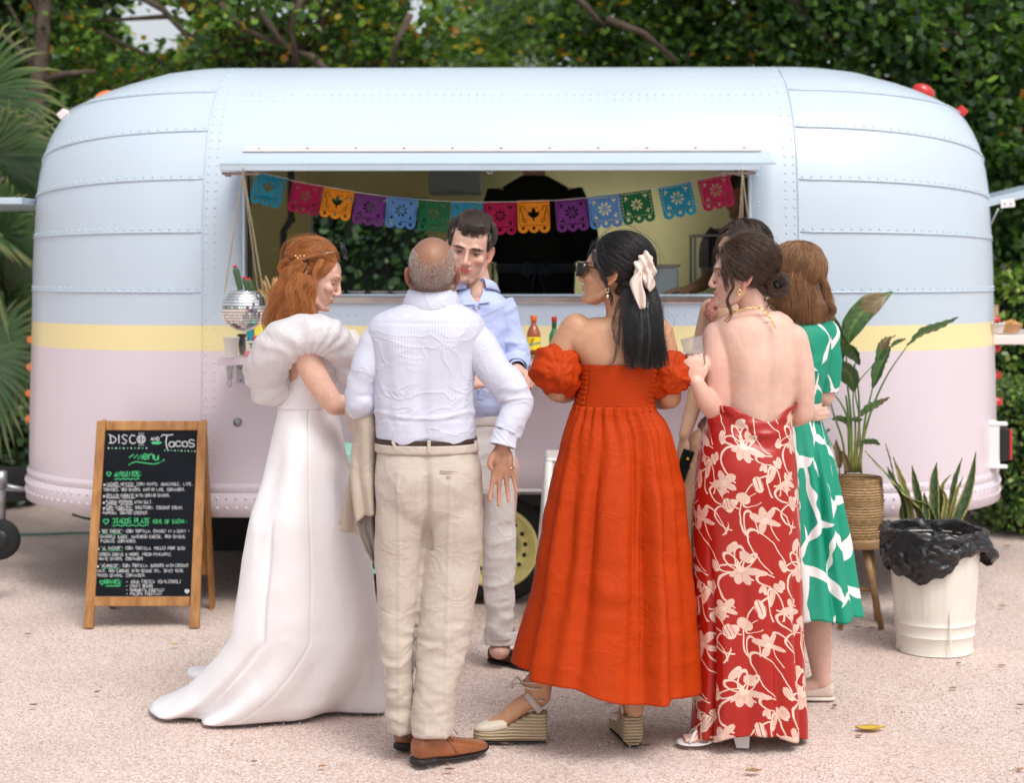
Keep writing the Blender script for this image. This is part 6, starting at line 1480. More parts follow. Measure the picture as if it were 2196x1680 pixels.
def eyes(fg,M,body,base,iris=(.10,.12,.13),gaze=(0,-1,0),which=(-1,1),lid=0.0,mat=None):
 m_,t,b = new_mat('eye'); a = t.n('Attribute'); a.attribute_name = 'col'; t.l(a.outputs[0],b.inputs['Base Color']); b.inputs['Roughness'].default_value = .08; b.inputs['Coat Weight'].default_value = .5
 for sx in which:
  c0 = Vector((sx*.031,-.0655,.001)); mb = MB(); mb.ball(c0,.0122,36,28); V = np.array([tuple(v) for v in mb.v]); d = (V - np.array(c0))/.0122; g = Vector(gaze).normalized(); ca = d @ np.array(g)
  col = np.where((ca > .965)[:,None],np.array([.004,.004,.004]),np.where((ca > .86)[:,None],np.array(iris),np.array([.62,.58,.56])))
  V = np.array([tuple(M @ Vector(v)) for v in V]); e = mesh_obj('eye',V,mb.f,m_,body,True,col=col)
  mb = MB(); n,m = 24,18; vs = []; fs = []
  r = .0136
  for up in (1,-1):
   lo = (.20 - lid) if up > 0 else .34; N0 = len(vs)
   for i in range(6):
    el = up*(lo + (1.5 - lo)*i/5)
    for k in range(n + 1):
     az = math.pi + math.pi*k/n; arch = lo*(.25 + .75*math.sin(math.pi*k/n)) if i == 0 else 0
     e2 = up*(arch + (1.5 - arch)*i/5) if i == 0 else el
     vs.append(c0 + Vector((r*math.cos(az)*math.cos(e2),r*math.sin(az)*math.cos(e2),r*math.sin(e2))))
   for i in range(5):
    for k in range(n): fs.append((N0 + i*(n + 1) + k,N0 + i*(n + 1) + k + 1,N0 + (i + 1)*(n + 1) + k + 1,N0 + (i + 1)*(n + 1) + k))
   edge = [vs[N0 + k] + Vector((0,-.0006,0)) for k in range(3,n - 2)]
   if up > 0: lash = MB(); lash.tube([M @ q for q in edge],.0011*M.to_scale().x,5); lash.build('lashes',simple('dark_lashes',(.015,.01,.008),.8,var=0) if 'dark_lashes' not in bpy.data.materials else bpy.data.materials['dark_lashes'],e,True)
  vs = [M @ v for v in vs]; mesh_obj('eyelid',vs,fs,mat or M_skin,e,True,col=np.tile(np.array(base)*np.array([.92,.82,.8]),(len(vs),1)))
# ------------------------------------------------------------------ hands
def hand(fg,M,side=1,s=1.0,curls=((.15,.15,.1),)*4,spread=.06,thumb=((.030,.030,.010),(.062,.052,.014),(.086,.058,.012)),mb=None):
 """wrist at the origin, fingers along +x, palm towards +z, thumb at +y*side"""
 mb = mb or fg.mb
 def T(q): return M @ Vector((q[0]*s,q[1]*s*side,q[2]*s))
 def ell(c,r):
  m = MB(); m.ball((0,0,0),r,16,10); mb.add([T((v[0] + c[0],v[1] + c[1],v[2] + c[2])) for v in m.v],m.f)
 def tb(P,r,n=12):
  m = MB(); m.tube([Vector(q) for q in P],r,n); m.ball(P[0],r[0]*.98,n,8); m.ball(P[-1],r[-1]*.98,n,8); mb.add([T(v) for v in m.v],m.f)
 ell((.006,0,0),(.030,.025,.018)); ell((.045,.002,0),(.046,.036,.0135)); ell((.072,.0,0),(.028,.041,.0125)); ell((.035,.022,.006),(.032,.018,.014)); ell((.045,-.022,.004),(.036,.014,.013))
 Y0 = (.030,.0105,-.0105,-.0300); X0 = (.090,.095,.091,.082); Ls = ((.042,.026,.021),(.047,.029,.023),(.043,.027,.022),(.034,.020,.019)); Rr = ((.0092,.0083,.0074,.0066),(.0094,.0085,.0076,.0068),(.0090,.0081,.0073,.0065),(.0081,.0072,.0065,.0058))
 for f in range(4):
  a = (1.5 - f)*spread; q = Vector((X0[f] - .012,Y0[f],0)); P = [q]; ang = 0
  q = Vector((X0[f],Y0[f],0)); P.append(q)
  for j in range(3):
   ang += curls[f][j]; d = Vector((math.cos(ang)*math.cos(a),math.cos(ang)*math.sin(a),math.sin(ang))); q = q + d*Ls[f][j]; P.append(q)
  tb(P,[Rr[f][0]*1.05] + list(Rr[f]))
 tb([(.012,.018,.004)] + list(thumb),[.013,.0125,.0105,.0088])
def hM(origin,xdir,zdir):
 x = Vector(xdir).normalized(); z = Vector(zdir); z = (z - x*z.dot(x)).normalized(); y = z.cross(x)
 return Matrix.Translation(origin) @ Matrix((x,y,z)).transposed().to_4x4()
# ------------------------------------------------------------------ hair
def m_hair(name,lo,hi,rough=.38,bump=.35):
 m,t,b = new_mat(name); hi_ = t.n('HairInfo'); c = t.coord('Object')
 f = t.math('ADD',t.math('MULTIPLY',hi_.outputs['Random'],.6),t.math('MULTIPLY',t.noise(c,24,3,.6),.5))
 t.l(t.ramp(f,[(.2,lo),(.8,hi)]),b.inputs['Base Color']); b.inputs['Roughness'].default_value = rough; b.inputs['Specular IOR Level'].default_value = .55
 w = t.noise(t.mapping(c,(170,170,18)),1.0,3,.6); t.l(t.bump(w,.5,.004),b.inputs['Normal'])
 return m
def strands(name,paths,r,mat,parent,tip=.25):
 """paths: list of (n,3) arrays"""
 cu = bpy.data.hair_curves.new(name); cu.add_curves([len(p) for p in paths]); P = np.concatenate(paths).astype(np.float32)
 cu.attributes['position'].data.foreach_set('vector',P.ravel()) if 'position' in cu.attributes else cu.position_data.foreach_set('vector',P.ravel())
 ra = cu.attributes.get('radius') or cu.attributes.new('radius','FLOAT','POINT'); R = np.concatenate([r*(1 - (1 - tip)*np.linspace(0,1,len(p))**2.5)*(.9 + .2*rng.random()) for p in paths]).astype(np.float32); ra.data.foreach_set('value',R)
 cu.materials.append(mat); ob = bpy.data.objects.new(name,cu); return finish(ob,parent)
scene.cycles_curves.shape = 'THICK' if hasattr(scene,'cycles_curves') else None
def sweep(M,C,R,starts,T,n,k=14,lift=.004,wave=.003,over=1.0,tail=None,spreadT=.01,clampT=None):
 """strands laid over an ellipsoid (centre C, radii R, head space) from start points towards T; then on along tail"""
 out = []; C = np.array(C); R = np.array(R); T = np.array(T,float); S = np.array(starts,float)
 for i in range(n):
  a = S[rng.integers(len(S))] + rng.normal(size=3)*.006; b = T + rng.normal(size=3)*spreadT; u = np.linspace(0,1,k)[:,None]
  da = (a - C)/R; db = (b - C)/R; la,lb = np.linalg.norm(da),np.linalg.norm(db); da,db = da/la,db/lb; la = min(la,1.05)
  if clampT: lb = min(lb,clampT)
  om = math.acos(max(-1,min(1,float(da @ db)))) + 1e-4; sl = (np.sin((1 - u)*om)*da + np.sin(u*om)*db)/math.sin(om)
  rad = la*(1 - u) + lb*u; rad = np.maximum(rad,1.0)*over
  P = C + sl*R*rad; h = lift*rng.random(); ph = rng.random()*6.28
  P += sl*(h*np.sin(np.pi*u)) + np.outer(np.sin(u[:,0]*(6 + 4*rng.random()) + ph)*wave*np.sin(np.pi*u[:,0]) ,rng.normal(size=3)*.7)
  if tail is not None: P = np.concatenate([P,tail(P[-1],rng)])
  Mf = np.array(M); out.append(P @ Mf[:3,:3].T + Mf[:3,3])
 return out
def lock(fg,pts,rad,n,wave=.002,freq=3,k=18,start=None,world=None):
 """a lock of n strands round a centre path given in picture coordinates (px,py,dy)"""
 P = np.array([tuple(fg.p(*q)) for q in pts]) if world is None else np.array(world); kk = np.linspace(0,1,len(P)); u = np.linspace(0,1,k); Q = crom(kk,P,u); Rr = crom(np.linspace(0,1,len(rad)),rad,u)[:,0]; out = []
 T = np.gradient(Q,axis=0); T /= np.linalg.norm(T,axis=1)[:,None]; A = np.cross(T,np.array([0.13,1,.1])); A /= np.linalg.norm(A,axis=1)[:,None]; B = np.cross(T,A)
 for i in range(n):
  a = rng.random()*6.28; r = rng.random()**.5; ph = rng.normal()*.8; tw = rng.normal()*.6; aa = a + tw*u; off = np.cos(aa)[:,None]*A*(Rr*r)[:,None] + np.sin(aa)[:,None]*B*(Rr*r)[:,None]
  w = wave*np.sin(u*freq*6.28 + ph + a); e0 = int(k*(.82 + .18*rng.random())); out.append((Q + off + A*w[:,None])[:max(5,e0)])
 return out
def cap(fg,name,mb,mat,parent,voxel=.004,smooth=6,disp=None):
 me,V,N = remeshed(mb,voxel,smooth)
 if disp is not None: V = V + N*disp(V)[:,None]
 return put(me,V,name,mat,parent)
def mball(mb,M,c,r,rot=None,n=24,m=16):
 t = MB(); t.ball(c,r,n,m,rot); mb.add([tuple(M @ Vector(v)) for v in t.v],t.f)
def brows(M,body,mat,zs=.0225,th=.0022,side=(-1,1),arch=.004,n=90,name='eyebrow'):
 for sx in side:
  ps = []
  for i in range(n):
   u = rng.random(); x = sx*(.012 + .038*u); y = -.0925 + .022*u**2.2; z = zs + arch*math.sin(u*2.4) + rng.normal()*th*(1.1 - .6*u)
   a = np.array([x,y,z]); d = np.array([sx*.007,.002 + .003*u,.003*(1 - 1.6*u)]); q = np.stack([a,a + d*.5 + [0,-.0006,0],a + d]); Mf = np.array(M); ps.append(q @ Mf[:3,:3].T + Mf[:3,3])
  strands(name,ps,.0005,mat,body)
# ------------------------------------------------------------------ cloth materials
def m_cloth(name,col,rough=.7,var=.05,weave=600,wstr=.15,wr=0.0,wscale=(8,8,8),sheen=.15,spec=.3,rg=.28):
 m,t,b = new_mat(name); c = t.coord('Object'); f = t.noise(c,10,4,.6); t.l(t.ramp(f,[(.3,tuple(x*(1 - var) for x in col)),(.7,tuple(min(1,x*(1 + var)) for x in col))]),b.inputs['Base Color'])
 b.inputs['Roughness'].default_value = rough; b.inputs['Sheen Weight'].default_value = sheen; b.inputs['Specular IOR Level'].default_value = spec
 nrm = t.bump(t.noise(c,weave,2,.5),wstr,.0006)
 rn = t.noise(t.mapping(c,(5.5,5.5,7.5),rot=(.3,.2,.4)),1.0,2,.5,1.2); rd = t.math('POWER',t.math('SUBTRACT',1.0,t.math('ABSOLUTE',t.math('MULTIPLY',t.math('SUBTRACT',rn,.5),5.0)),clamp=True),4.0); nrm = t.bump(rd,rg,.006,nrm)
 if wr > 0: nrm = t.bump(t.noise(t.mapping(c,wscale),1.0,3,.55,.6),wr,.012,nrm)
 t.l(nrm,b.inputs['Normal']); return m
def crease(P,seed=0,sx=10,sz=10,amp=.006):
 """sharp folded noise: wrinkles of cloth"""
 n = vnoise(P*np.array([sx,sx,sz]),1,seed) + .45*vnoise(P*np.array([sx,sx,sz]),2.1,seed + 7); return amp*(1 - 2.2*np.abs(n)).clip(-1,1)
def shoe(fg,name,M,secs,mat,parent,n=32,pw=2.6,sub=5,bottom_flat=True):
 """loft along +x: sections (x, half width, z bottom, z top, y centre)"""
 S = np.array(secs,float); us = np.linspace(S[0,0],S[-1,0],(len(S) - 1)*sub + 1); R = crom(S[:,0],S[:,1:],us); V = []
 for x,(w,zb,zt,yc) in zip(us,R):
  for k in range(n):
   a = 2*math.pi*k/n; c,s_ = math.cos(a),math.sin(a); p_ = pw if s_ > 0 else 4.0; V.append(M @ Vector((x,yc + w*math.copysign(abs(c)**(2/p_),c),(zb + zt)/2 + (zt - zb)/2*math.copysign(abs(s_)**(2/p_),s_))))
 m = len(us); return mesh_obj(name,V,[(i*n + k,i*n + (k + 1) % n,(i + 1)*n + (k + 1) % n,(i + 1)*n + k) for i in range(m - 1) for k in range(n)] + [tuple(reversed(range(n))),tuple((m - 1)*n + k for k in range(n))],mat,parent,True)
def shoeM(fg,px_,py_,heading):
 """heel at a point of the ground seen at (px,py); heading in degrees from +x"""
 Y = F*HC/(py_ - HY); q = W(px_,py_,Y) - fg.o; q.z = 0.004; return Matrix.Translation(q) @ Matrix.Rotation(math.radians(heading),4,'Z')
# ================================================================== THE MEN
def m_stripe(name,base,line,period=.0088,duty=.34,rough=.65,wr=.5):
 m,t,b = new_mat(name); uv = t.coord('UV'); c = t.coord('Object'); s_ = t.n('SeparateXYZ'); t.l(uv,s_.inputs[0])
 x = t.math('ADD',s_.outputs[0],t.math('MULTIPLY',t.noise(c,6,2),.006)); fr = t.math('FRACT',t.math('DIVIDE',x,period)); k = t.math('LESS_THAN',fr,duty);     t.l(t.mix(k,base,line),b.inputs['Base Color']); b.inputs['Roughness'].default_value = rough; b.inputs['Sheen Weight'].default_value = .15
 rn = t.noise(t.mapping(c,(6,6,9),rot=(.3,.2,.5)),1.0,2,.5,1.2); rd = t.math('POWER',t.math('SUBTRACT',1.0,t.math('ABSOLUTE',t.math('MULTIPLY',t.math('SUBTRACT',rn,.5),5.0)),clamp=True),4.0); n1 = t.bump(rd,.36,.006,t.bump(t.noise(t.mapping(c,(9,9,14)),1.0,4,.6,.8),wr*.5,.010)); t.l(t.bump(t.noise(c,500,2),.1,.0005,n1),b.inputs['Normal']); return m
M_stripe = m_stripe('striped_shirting',(.60,.615,.72),(.535,.55,.675),.0084,.36)
M_blueshirt = m_cloth('pale_blue_shirting',(.46,.53,.80),.6,.04,500,.1,.35,(8,8,10))
M_linen = m_cloth('beige_linen',(.60,.50,.40),.8,.06,350,.2,.3,(7,7,10))
def linen_weave(m):
 t = NT(m); b = m.node_tree.nodes['Principled BSDF']; c = t.coord('Object'); a = t.noise(t.mapping(c,(260,260,14)),1,2); d = t.noise(t.mapping(c,(14,14,260)),1,2); g = t.noise(c,5,3)
 f = t.math('ADD',t.math('MULTIPLY',t.math('ADD',a,d),.38),t.math('MULTIPLY',g,.24)); t.l(t.ramp(f,[(.30,(.47,.395,.335)),(.5,(.515,.44,.378)),(.70,(.555,.48,.42))]),b.inputs['Base Color'])
linen_weave(M_linen)
M_stone_trouser = m_cloth('stone_cotton',(.70,.655,.63),.75,.04,400,.15,.3,(7,7,8))
M_leather = simple('tan_leather',(.26,.085,.03),.32,var=.25,vscale=14,bump=.15,bscale=200,coat=.3)
M_sole = simple('black_sole',(.015,.015,.017),.55,var=.2)
M_dleather = simple('dark_brown_leather',(.075,.035,.025),.42,var=.3,vscale=60,bump=.3,bscale=260)
M_belt = simple('brown_belt',(.045,.022,.016),.4,var=.3,vscale=60,bump=.3,bscale=300)
M_button = simple('pearl_button',(.7,.66,.58),.3)
def older_man():
 f = Fig(5.45,925,'older man seen from behind, bald crown, striped shirt and beige linen trousers, hand out'); p = f.p
 M = headM(f,928,588,.02,180,4,0,1.03); add_head(f,M,True)
 f.limb([p(927,612,.035),p(926,640,.03),p(925,668,.03)],[.062,.061,.075],n=24)
 f.loft([(668,870,980,.03,.06),(700,815,1035,.03,.10),(760,815,1020,.03,.115),(850,825,1002,.03,.11),(950,825,1005,.03,.11),(1040,820,1020,.02,.12),(1110,830,1012,.02,.10)])
 f.limb([p(1005,722,.02),p(1060,795),p(1106,852,0)],[.050,.046,.040]); f.limb([p(1106,852,0),p(1096,900,-.03),p(1079,952,-.05)],[.040,.036,.026])
 f.limb([p(812,722,.02),p(782,790),p(770,862,.02)],[.048,.044,.038]); f.limb([p(770,862,.02),p(790,872,.16),p(822,868,.27)],[.038,.034,.025])
 f.limb([p(866,1100),p(856,1300),p(858,1560)],[.075,.05,.036]); f.limb([p(972,1100),p(962,1300),p(926,1590,-.05)],[.075,.05,.036])
 f.mb.ball(p(862,1578,.03),(.03,.035,.02)); f.mb.ball(p(925,1598,-.05),(.03,.035,.02))
 HM = hM(p(1077,958,-.055),Vector((.02,-.03,-1)),Vector((.12,-1,0)))
 hand(f,HM,-1 if HM.to_3x3().col[1].x > 0 else 1,1.0,((.10,.12,.1),(.02,.08,.08),(.05,.1,.1),(.12,.15,.1)),.13,((.032,.036,.014),(.055,.046,.022),(.070,.040,.026)))
 HM2 = hM(p(826,866,.29),Vector((.3,.9,-.1)),Vector((0,0,1))); hand(f,HM2,1,.95,((.5,.7,.4),)*4)
 base = (.235,.122,.078)
 def extra(V,L,c):
  # paler palm and finger tips
  hl = V - np.array(p(1077,958,-.055)); m_ = (hl[:,2] < .01) & (hl[:,2] > -.2) & (np.abs(hl[:,0]) < .09) & (np.abs(hl[:,1]) < .06)
  w = np.clip((-hl[:,1])/.012,0,1)*m_*.75; c = c*(1 - w[:,None]) + np.array((.48,.24,.15))*w[:,None]
  ln = (np.abs(np.sin(hl[:,2]*120 + 30*hl[:,0])) < .07) & (m_ > 0) & (hl[:,2] < -.02) & (hl[:,2] > -.085); c[ln] *= .72
  tip = np.clip((-hl[:,2] - .125)/.05,0,1)*m_; c = c*(1 - .4*tip[:,None]) + np.array((.62,.30,.22))*.4*tip[:,None]
  # bald crown: a brighter, warmer patch of skin colour
  near = (np.abs(L).max(1) < .14); b = near*np.exp(-(((L[:,2] - .055)/.05)**2 + (L[:,0]/.06)**2))*(L[:,1] > 0); c = c*(1 + .35*b[:,None]*np.array([1,.75,.5]))
  return c
 body = body_done(f,M,base,.0042,None,True,(.3,.1,.08),.1,extra); V = np.zeros(len(body.data.vertices)*3); body.data.vertices.foreach_get('co',V); V = V.reshape(-1,3); N = np.zeros(len(body.data.vertices)*3); body.data.vertices.foreach_get('normal',N); N = N.reshape(-1,3)
 Mi = np.array(M.inverted()); L = V @ Mi[:3,:3].T + Mi[:3,3]
 line = .030 + (np.abs(L[:,0])/.058)**2*.052
 reg = np.where((L[:,2] < line + .006*fbm(V,60,2)) & (L[:,2] > -.088 - .02*(L[:,1] > .06)) & (L[:,1] > -.035) & (np.abs(L[:,0]) < .0765 + .0) & (L[:,2] < .1) & (np.linalg.norm(L,axis=1) < .15) & ~((np.abs(L[:,0]) > .071) & (np.abs(L[:,1] - .014) < .03) & (L[:,2] < .03)))[0]
 mh = m_hair('grey_cropped_hair',(.16,.12,.10),(.66,.60,.56),.5); ps = []
 down = np.array(M.to_3x3() @ Vector((0,.0,-1)))
 for i in rng.choice(reg,13000):
  a = V[i] + rng.normal(size=3)*.0016; z = L[i,2]; ln = .0024 + .0026*min(1,max(0,(z + .09)/.07))*(.6 + .8*rng.random()); d = N[i]*.22 + down*.95 + rng.normal(size=3)*.2; d /= np.linalg.norm(d); ps.append(np.stack([a - N[i]*.001,a + d*ln*.5,a + d*ln + down*ln*.2]))
 hr = strands('hair',ps,.0002,mh,body,.5)
 # ring
 mb = MB(); rp = HM @ Vector((.101,.0235*(1 if HM.to_3x3().col[1].x > 0 else -1),.001)); rp = p(1094,1004,-.055)
 mb.tube([rp + Vector((.0105*math.cos(a),.0105*math.sin(a),.002*math.cos(a))) for a in np.linspace(0,6.28,20)[:-1]],.0016,6,closed=True); mb.build('ring',M_gold,body,True)
 # shirt
 def td(th,v,P):
  back = np.clip(np.sin(th),0,1); w = crease(P,3,7,9,.0028)*(.35 + .65*v) + crease(P,9,5,18,.002)*smooth01((v - .75)/.2)
  seam = -.004*np.exp(-((v - .17)/.008)**2)*back; fold = .004*np.exp(-((v - .80 + .02*np.sin(3*th))/.012)**2) - .002*np.exp(-((v - .83)/.012)**2)
  vert = .005*np.sin(th*14 + 3*vnoise(P,3,2))*smooth01((v - .2)/.3)*(1 - smooth01((v - .8)/.1)); blade_ = .010*np.exp(-((th - 1.15)/.22)**2 - ((v - .32)/.14)**2) + .010*np.exp(-((th - 2.0)/.22)**2 - ((v - .32)/.14)**2)
  spine = -.010*np.exp(-((th - 1.57)/.12)**2)*smooth01((v - .2)/.2)
  return w + seam + fold + vert*.25 + blade_ + spine
 shirt = garment(f,'shirt',[(640,884,968,.03,.066),(652,870,984,.03,.078),(664,842,1004,.03,.092),(676,815,1022,.03,.105),(692,797,1036,.03,.118),(715,790,1040,.03,.126),(760,795,1026,.03,.13),(800,801,1018,.03,.132),(850,803,1016,.03,.13),(905,806,1017,.03,.131),(935,807,1019,.03,.131),(950,809,1019,.03,.130),(956,811,1017,.03,.128)],M_stripe,n=240,step=3.2,pw=2.35,disp=td)
 def sd(amp=1.0,el=.5):
  def d(th,v,P):
   e = np.exp(-((v - el)/.13)**2); return amp*(crease(P,21,6,9,.005)*.6 + e*crease(P,33,9,18,.006) + .0015*np.sin(v*50 + 2*np.sin(th))*e + smooth01((v - .78)/.15)*crease(P,41,14,20,.005))
  return d
 sleeve(f,'sleeve',[p(985,712,.03),p(1022,745,.02),p(1062,795,0),p(1098,838,-.005),p(1108,866,-.01),p(1099,900,-.03),p(1087,930,-.045)],[.080,.070,.057,.056,.053,.047,.042],M_stripe,shirt,disp=sd())
 cf = sleeve(f,'cuff',[p(1086,926,-.045),p(1082,940,-.05),p(1078,957,-.055)],[.043,.041,.044],M_stripe,shirt,sub=8,disp=lambda th,v,P: .002*np.sin(th*5) + .008*np.clip(np.cos(th - 2.2),0,1)**6*v)
 mb = MB(); mb.ball(p(1110,938,-.06),(.004,.003,.004),10,6); mb.build('cuff_button',M_button,cf,True)
 sleeve(f,'sleeve',[p(838,712,.03),p(806,748,.02),p(783,800,0),p(772,850,.0),p(776,872,.04),p(795,876,.15),p(818,868,.24)],[.078,.062,.052,.050,.048,.043,.040],M_stripe,shirt,disp=sd())
 # collar: folded band
 def collar(fg,name,c,rx,ry,h,tilt,mat,par,flare=.014,gap=None,n=72):
  V = []; Fc = []; rows = [(0,0,.92),(.0,h*.6,.96),(.002,h,1.0),(.006,h*1.04,1.03),(.010,h*.85,1.10),(flare,h*.1,1.18),(flare*.9,h*-.02,1.17)]
  for (o,z,k_) in rows:
   for i in range(n):
    a = 2*math.pi*i/n; V.append(c + Vector(((rx*k_ + o)*math.cos(a),(ry*k_ + o)*math.sin(a),z + tilt*math.sin(a)*ry*-1)))
  for r in range(len(rows) - 1):
   for i in range(n):
    if gap and gap(2*math.pi*(i + .5)/n,r): continue
    Fc.append((r*n + i,r*n + (i + 1) % n,(r + 1)*n + (i + 1) % n,(r + 1)*n + i))
  uv = np.array([[ (v[2] - c.z)*1.0,2] for v in V]); ob = mesh_obj(name,V,Fc,mat,par,True,uv=uv); sm = ob.modifiers.new('thick','SOLIDIFY'); sm.thickness = .002; return ob
 f.collar = collar
 collar(f,'collar',p(926,655,.03),.063,.062,.056,-.25,M_stripe,shirt,.024)
 # belt, trousers
 def tr_rows(): return [(952,808,1020,.03,.128),(970,808,1022,.03,.13),(1000,806,1028,.025,.138),(1050,804,1035,.02,.142),(1085,805,1035,.02,.138),(1115,818,1024,.02,.12),(1142,862,978,.02,.07),(1155,895,945,.02,.03)]
 mb = MB(); f.loft(tr_rows(),2.3,48,mb)
 f2 = lambda rows: f.loft(rows,2.2,36,mb)
 f2([(1080,806,930,.02,.115),(1140,803,924,.02,.114),(1200,804,912,.02,.102),(1260,807,905,.015,.095),(1310,811,899,.01,.088),(1360,814,890,.0,.082),(1410,818,885,-.005,.08),(1460,822,884,-.005,.076),(1520,827,886,0,.074),(1578,831,890,.01,.076)])
 f2([(1080,905,1034,.02,.118),(1140,908,1036,.02,.116),(1200,905,1033,.02,.10),(1260,902,1028,.01,.096),(1310,900,1019,.0,.088),(1360,897,1011,-.01,.084),(1410,893,1002,-.02,.08),(1460,894,986,-.035,.076),(1520,888,974,-.05,.074),(1588,884,968,-.06,.076)])
 me,V,N = remeshed(mb,.0055,16,.7); z = V[:,2]; low = smooth01((.62 - z)/.25)
 w = crease(V,5,7,8,.003) + low*(crease(V,15,8,17,.0045) + crease(V,17,16,34,.002)) + crease(V,25,9,13,.003)*smooth01((z - .7)/.2)
 xx = V[:,0]; front = N[:,1] < -.2
 cx1,cx2 = p(860,1300).x,p(962,1300).x; prs = .004*(np.exp(-((xx - cx1)/.006)**2) + np.exp(-((xx - cx2 - .02*(z - .5))/.006)**2))*front*(z < .95)
 seat_c = p(918,1050).x; cl = -.020*np.exp(-((xx - seat_c)/.014)**2)*smooth01((1.06 - z)/.16)*(z > .70)*front
 bt = .006*(np.exp(-((xx - seat_c + .085)/.06)**2) + np.exp(-((xx - seat_c - .085)/.06)**2))*np.exp(-((z - .92)/.07)**2)*front
 V = V + N*(w + prs + cl + bt)[:,None]; tr = put(me,V,'trousers',M_linen,f.e)
 # cut the open ends of the trouser legs is not needed: the shoes stand under them
 belt = garment(f,'belt',[(946,807,1021,.03,.130),(950,806,1022,.03,.132),(958,806,1022,.03,.132),(961,807,1021,.03,.131)],M_belt,tr,n=120,step=2,pw=2.35)
 wb = garment(f,'waistband',[(957.5,805,1023,.03,.133),(964,805,1024,.03,.134),(974,805,1026,.03,.134),(976,806,1025,.03,.132)],M_linen,tr,n=120,step=3,pw=2.35)
 for x_,ln in ((847,-.35),(920,0),(1019,.1)):
  dx = (x_ - 914)/109; yb = .03 - .135*(1 - abs(dx)**2.35)**(1/2.35) if abs(dx) < 1 else 0; mb = MB(); mb.box(p(x_,959,yb - .004),(.011,.004,.042),rot=Matrix.Rotation(ln,3,'Y'),bev=.001); mb.build('belt_loop',M_linen,tr)
 for x0,x1,y in ((806,842,1004),(944,1004,1010)):
  for k in (0,1):
   mb = MB(); pts = []
   for x_ in np.linspace(x0,x1,8):
    dx = (x_ - 917)/112; yb = .025 - .139*max(0,1 - abs(dx)**2.3)**(1/2.3); pts.append(p(x_,y + k*4 + (x_ - x0)*.03,yb - .006))
   mb.tube(pts,.0022,6); mb.build('pocket_welt',M_linen,tr,True)
 for x_,y_ in ((817,1020),(963,1024)):
  dx = (x_ - 917)/112; yb = .022 - .139*max(0,1 - abs(dx)**2.3)**(1/2.3); mb = MB(); mb.lathe([(.0075,0),(.008,.002),(.005,.003),(.001,.0022)],16,p(x_,y_,yb - .007),rot=Rx); mb.build('pocket_button',simple('horn_button',(.5,.38,.26),.4),tr,True)
 # shoes
 up = [(0,.020,.030,.060,0),(.006,.030,.022,.085,0),(.03,.036,.018,.098,0),(.07,.036,.016,.098,0),(.11,.037,.012,.083,0),(.16,.043,.010,.066,.003),(.21,.045,.010,.052,.004),(.25,.037,.010,.042,.004),(.275,.022,.011,.034,.003),(.288,.006,.014,.024,.002)]
 so = [(-.002,.022,.014,.022,0),(.01,.034,.012,.022,0),(.07,.036,.010,.018,0),(.11,.037,.006,.013,0),(.16,.045,.003,.012,.003),(.22,.046,.003,.012,.004),(.265,.033,.004,.013,.004),(.291,.010,.008,.016,.002)]
 he = [(-.001,.024,0,.024,0),(.008,.034,0,.025,0),(.05,.037,0,.024,0),(.072,.036,0,.022,0),(.074,.030,0,.02,0)]
 for (x_,y_,hd) in ((887,1645,34),(862,1614,74)):
  SM = shoeM(f,x_,y_,hd); s_ = shoe(f,'shoe',SM,up,M_leather,f.e); shoe(f,'sole',SM,so,M_sole,s_); shoe(f,'heel',SM,he,M_sole,s_)
  mb = MB()
  for k in range(3): xk = .105 + .016*k; mb.tube([SM @ Vector((xk,-.018,.088 - .011*k)),SM @ Vector((xk + .004,0,.094 - .012*k)),SM @ Vector((xk,.018,.088 - .011*k))],.0016,6)
  a = SM @ Vector((.10,-.006,.098)); mb.tube([a,SM @ Vector((.125,-.032,.118)),SM @ Vector((.145,-.044,.085))],.0013,6); mb.tube([a,SM @ Vector((.10,-.030,.105)),SM @ Vector((.125,-.046,.065))],.0013,6); mb.build('laces',M_sole,s_,True)
  mb = MB(); mb.tube([SM @ Vector((x2,-w2,z2)) for x2,w2,z2 in ((.095,.030,.085),(.12,.036,.060),(.135,.040,.035),(.150,.044,.020))],.0010,5); mb.build('stitching',M_dleather,s_,True)
 return f
OM = older_man()
def jacket():
 f = OM; p = f.p; o = empty('jacket',p(785,900,.1) + f.o,0,'beige jacket draped over the forearm of the older man','jacket'); g = Fig.__new__(Fig); g.Y = 5.5; g.s = g.Y/F; g.e = o; g.o = o.location.copy(); g.mb = MB()
 m = m_cloth('fawn_wool',(.47,.385,.315),.85,.05,400,.3,.3,(6,6,5)); ml = m_cloth('grey_lining',(.30,.26,.24),.35,.05,200,.05,.3,(8,8,5))
 d1 = lambda th,v,P: .014*np.sin(th*5 + 2.5*v)*v + crease(P,2,6,4,.006)
 a = garment(g,'jacket_body',[(872,768,816,.10,.12),(890,756,815,.08,.13),(930,762,814,.05,.11),(1000,757,812,.03,.085),(1060,762,810,.0,.07),(1112,768,808,-.01,.06)],m,n=110,step=6,disp=d1,hem=lambda t: 26*max(0,-math.cos(t))**1.5 - 6)
 b = garment(g,'jacket_back',[(876,744,790,.16,.06),(905,748,792,.14,.07),(960,768,800,.13,.07),(1040,748,800,.12,.06),(1100,738,800,.11,.055),(1142,733,800,.10,.05)],m,n=90,step=6,disp=d1,hem=lambda t: 10*math.cos(t - .5))
 c = garment(g,'lining',[(1085,772,808,.03,.05),(1130,772,807,.03,.045),(1165,783,806,.03,.035),(1200,797,804,.03,.012)],ml,n=60,step=5,disp=lambda th,v,P: .006*np.sin(th*6 + 4*v))
 mb = MB(); mb.tube([g.p(768,1126,-.02),g.p(772,1150,-.01),g.p(785,1182,0),g.p(802,1208,0)],.006,8,flat=.5); mb.build('hem_edge',m,o,True)
jacket()
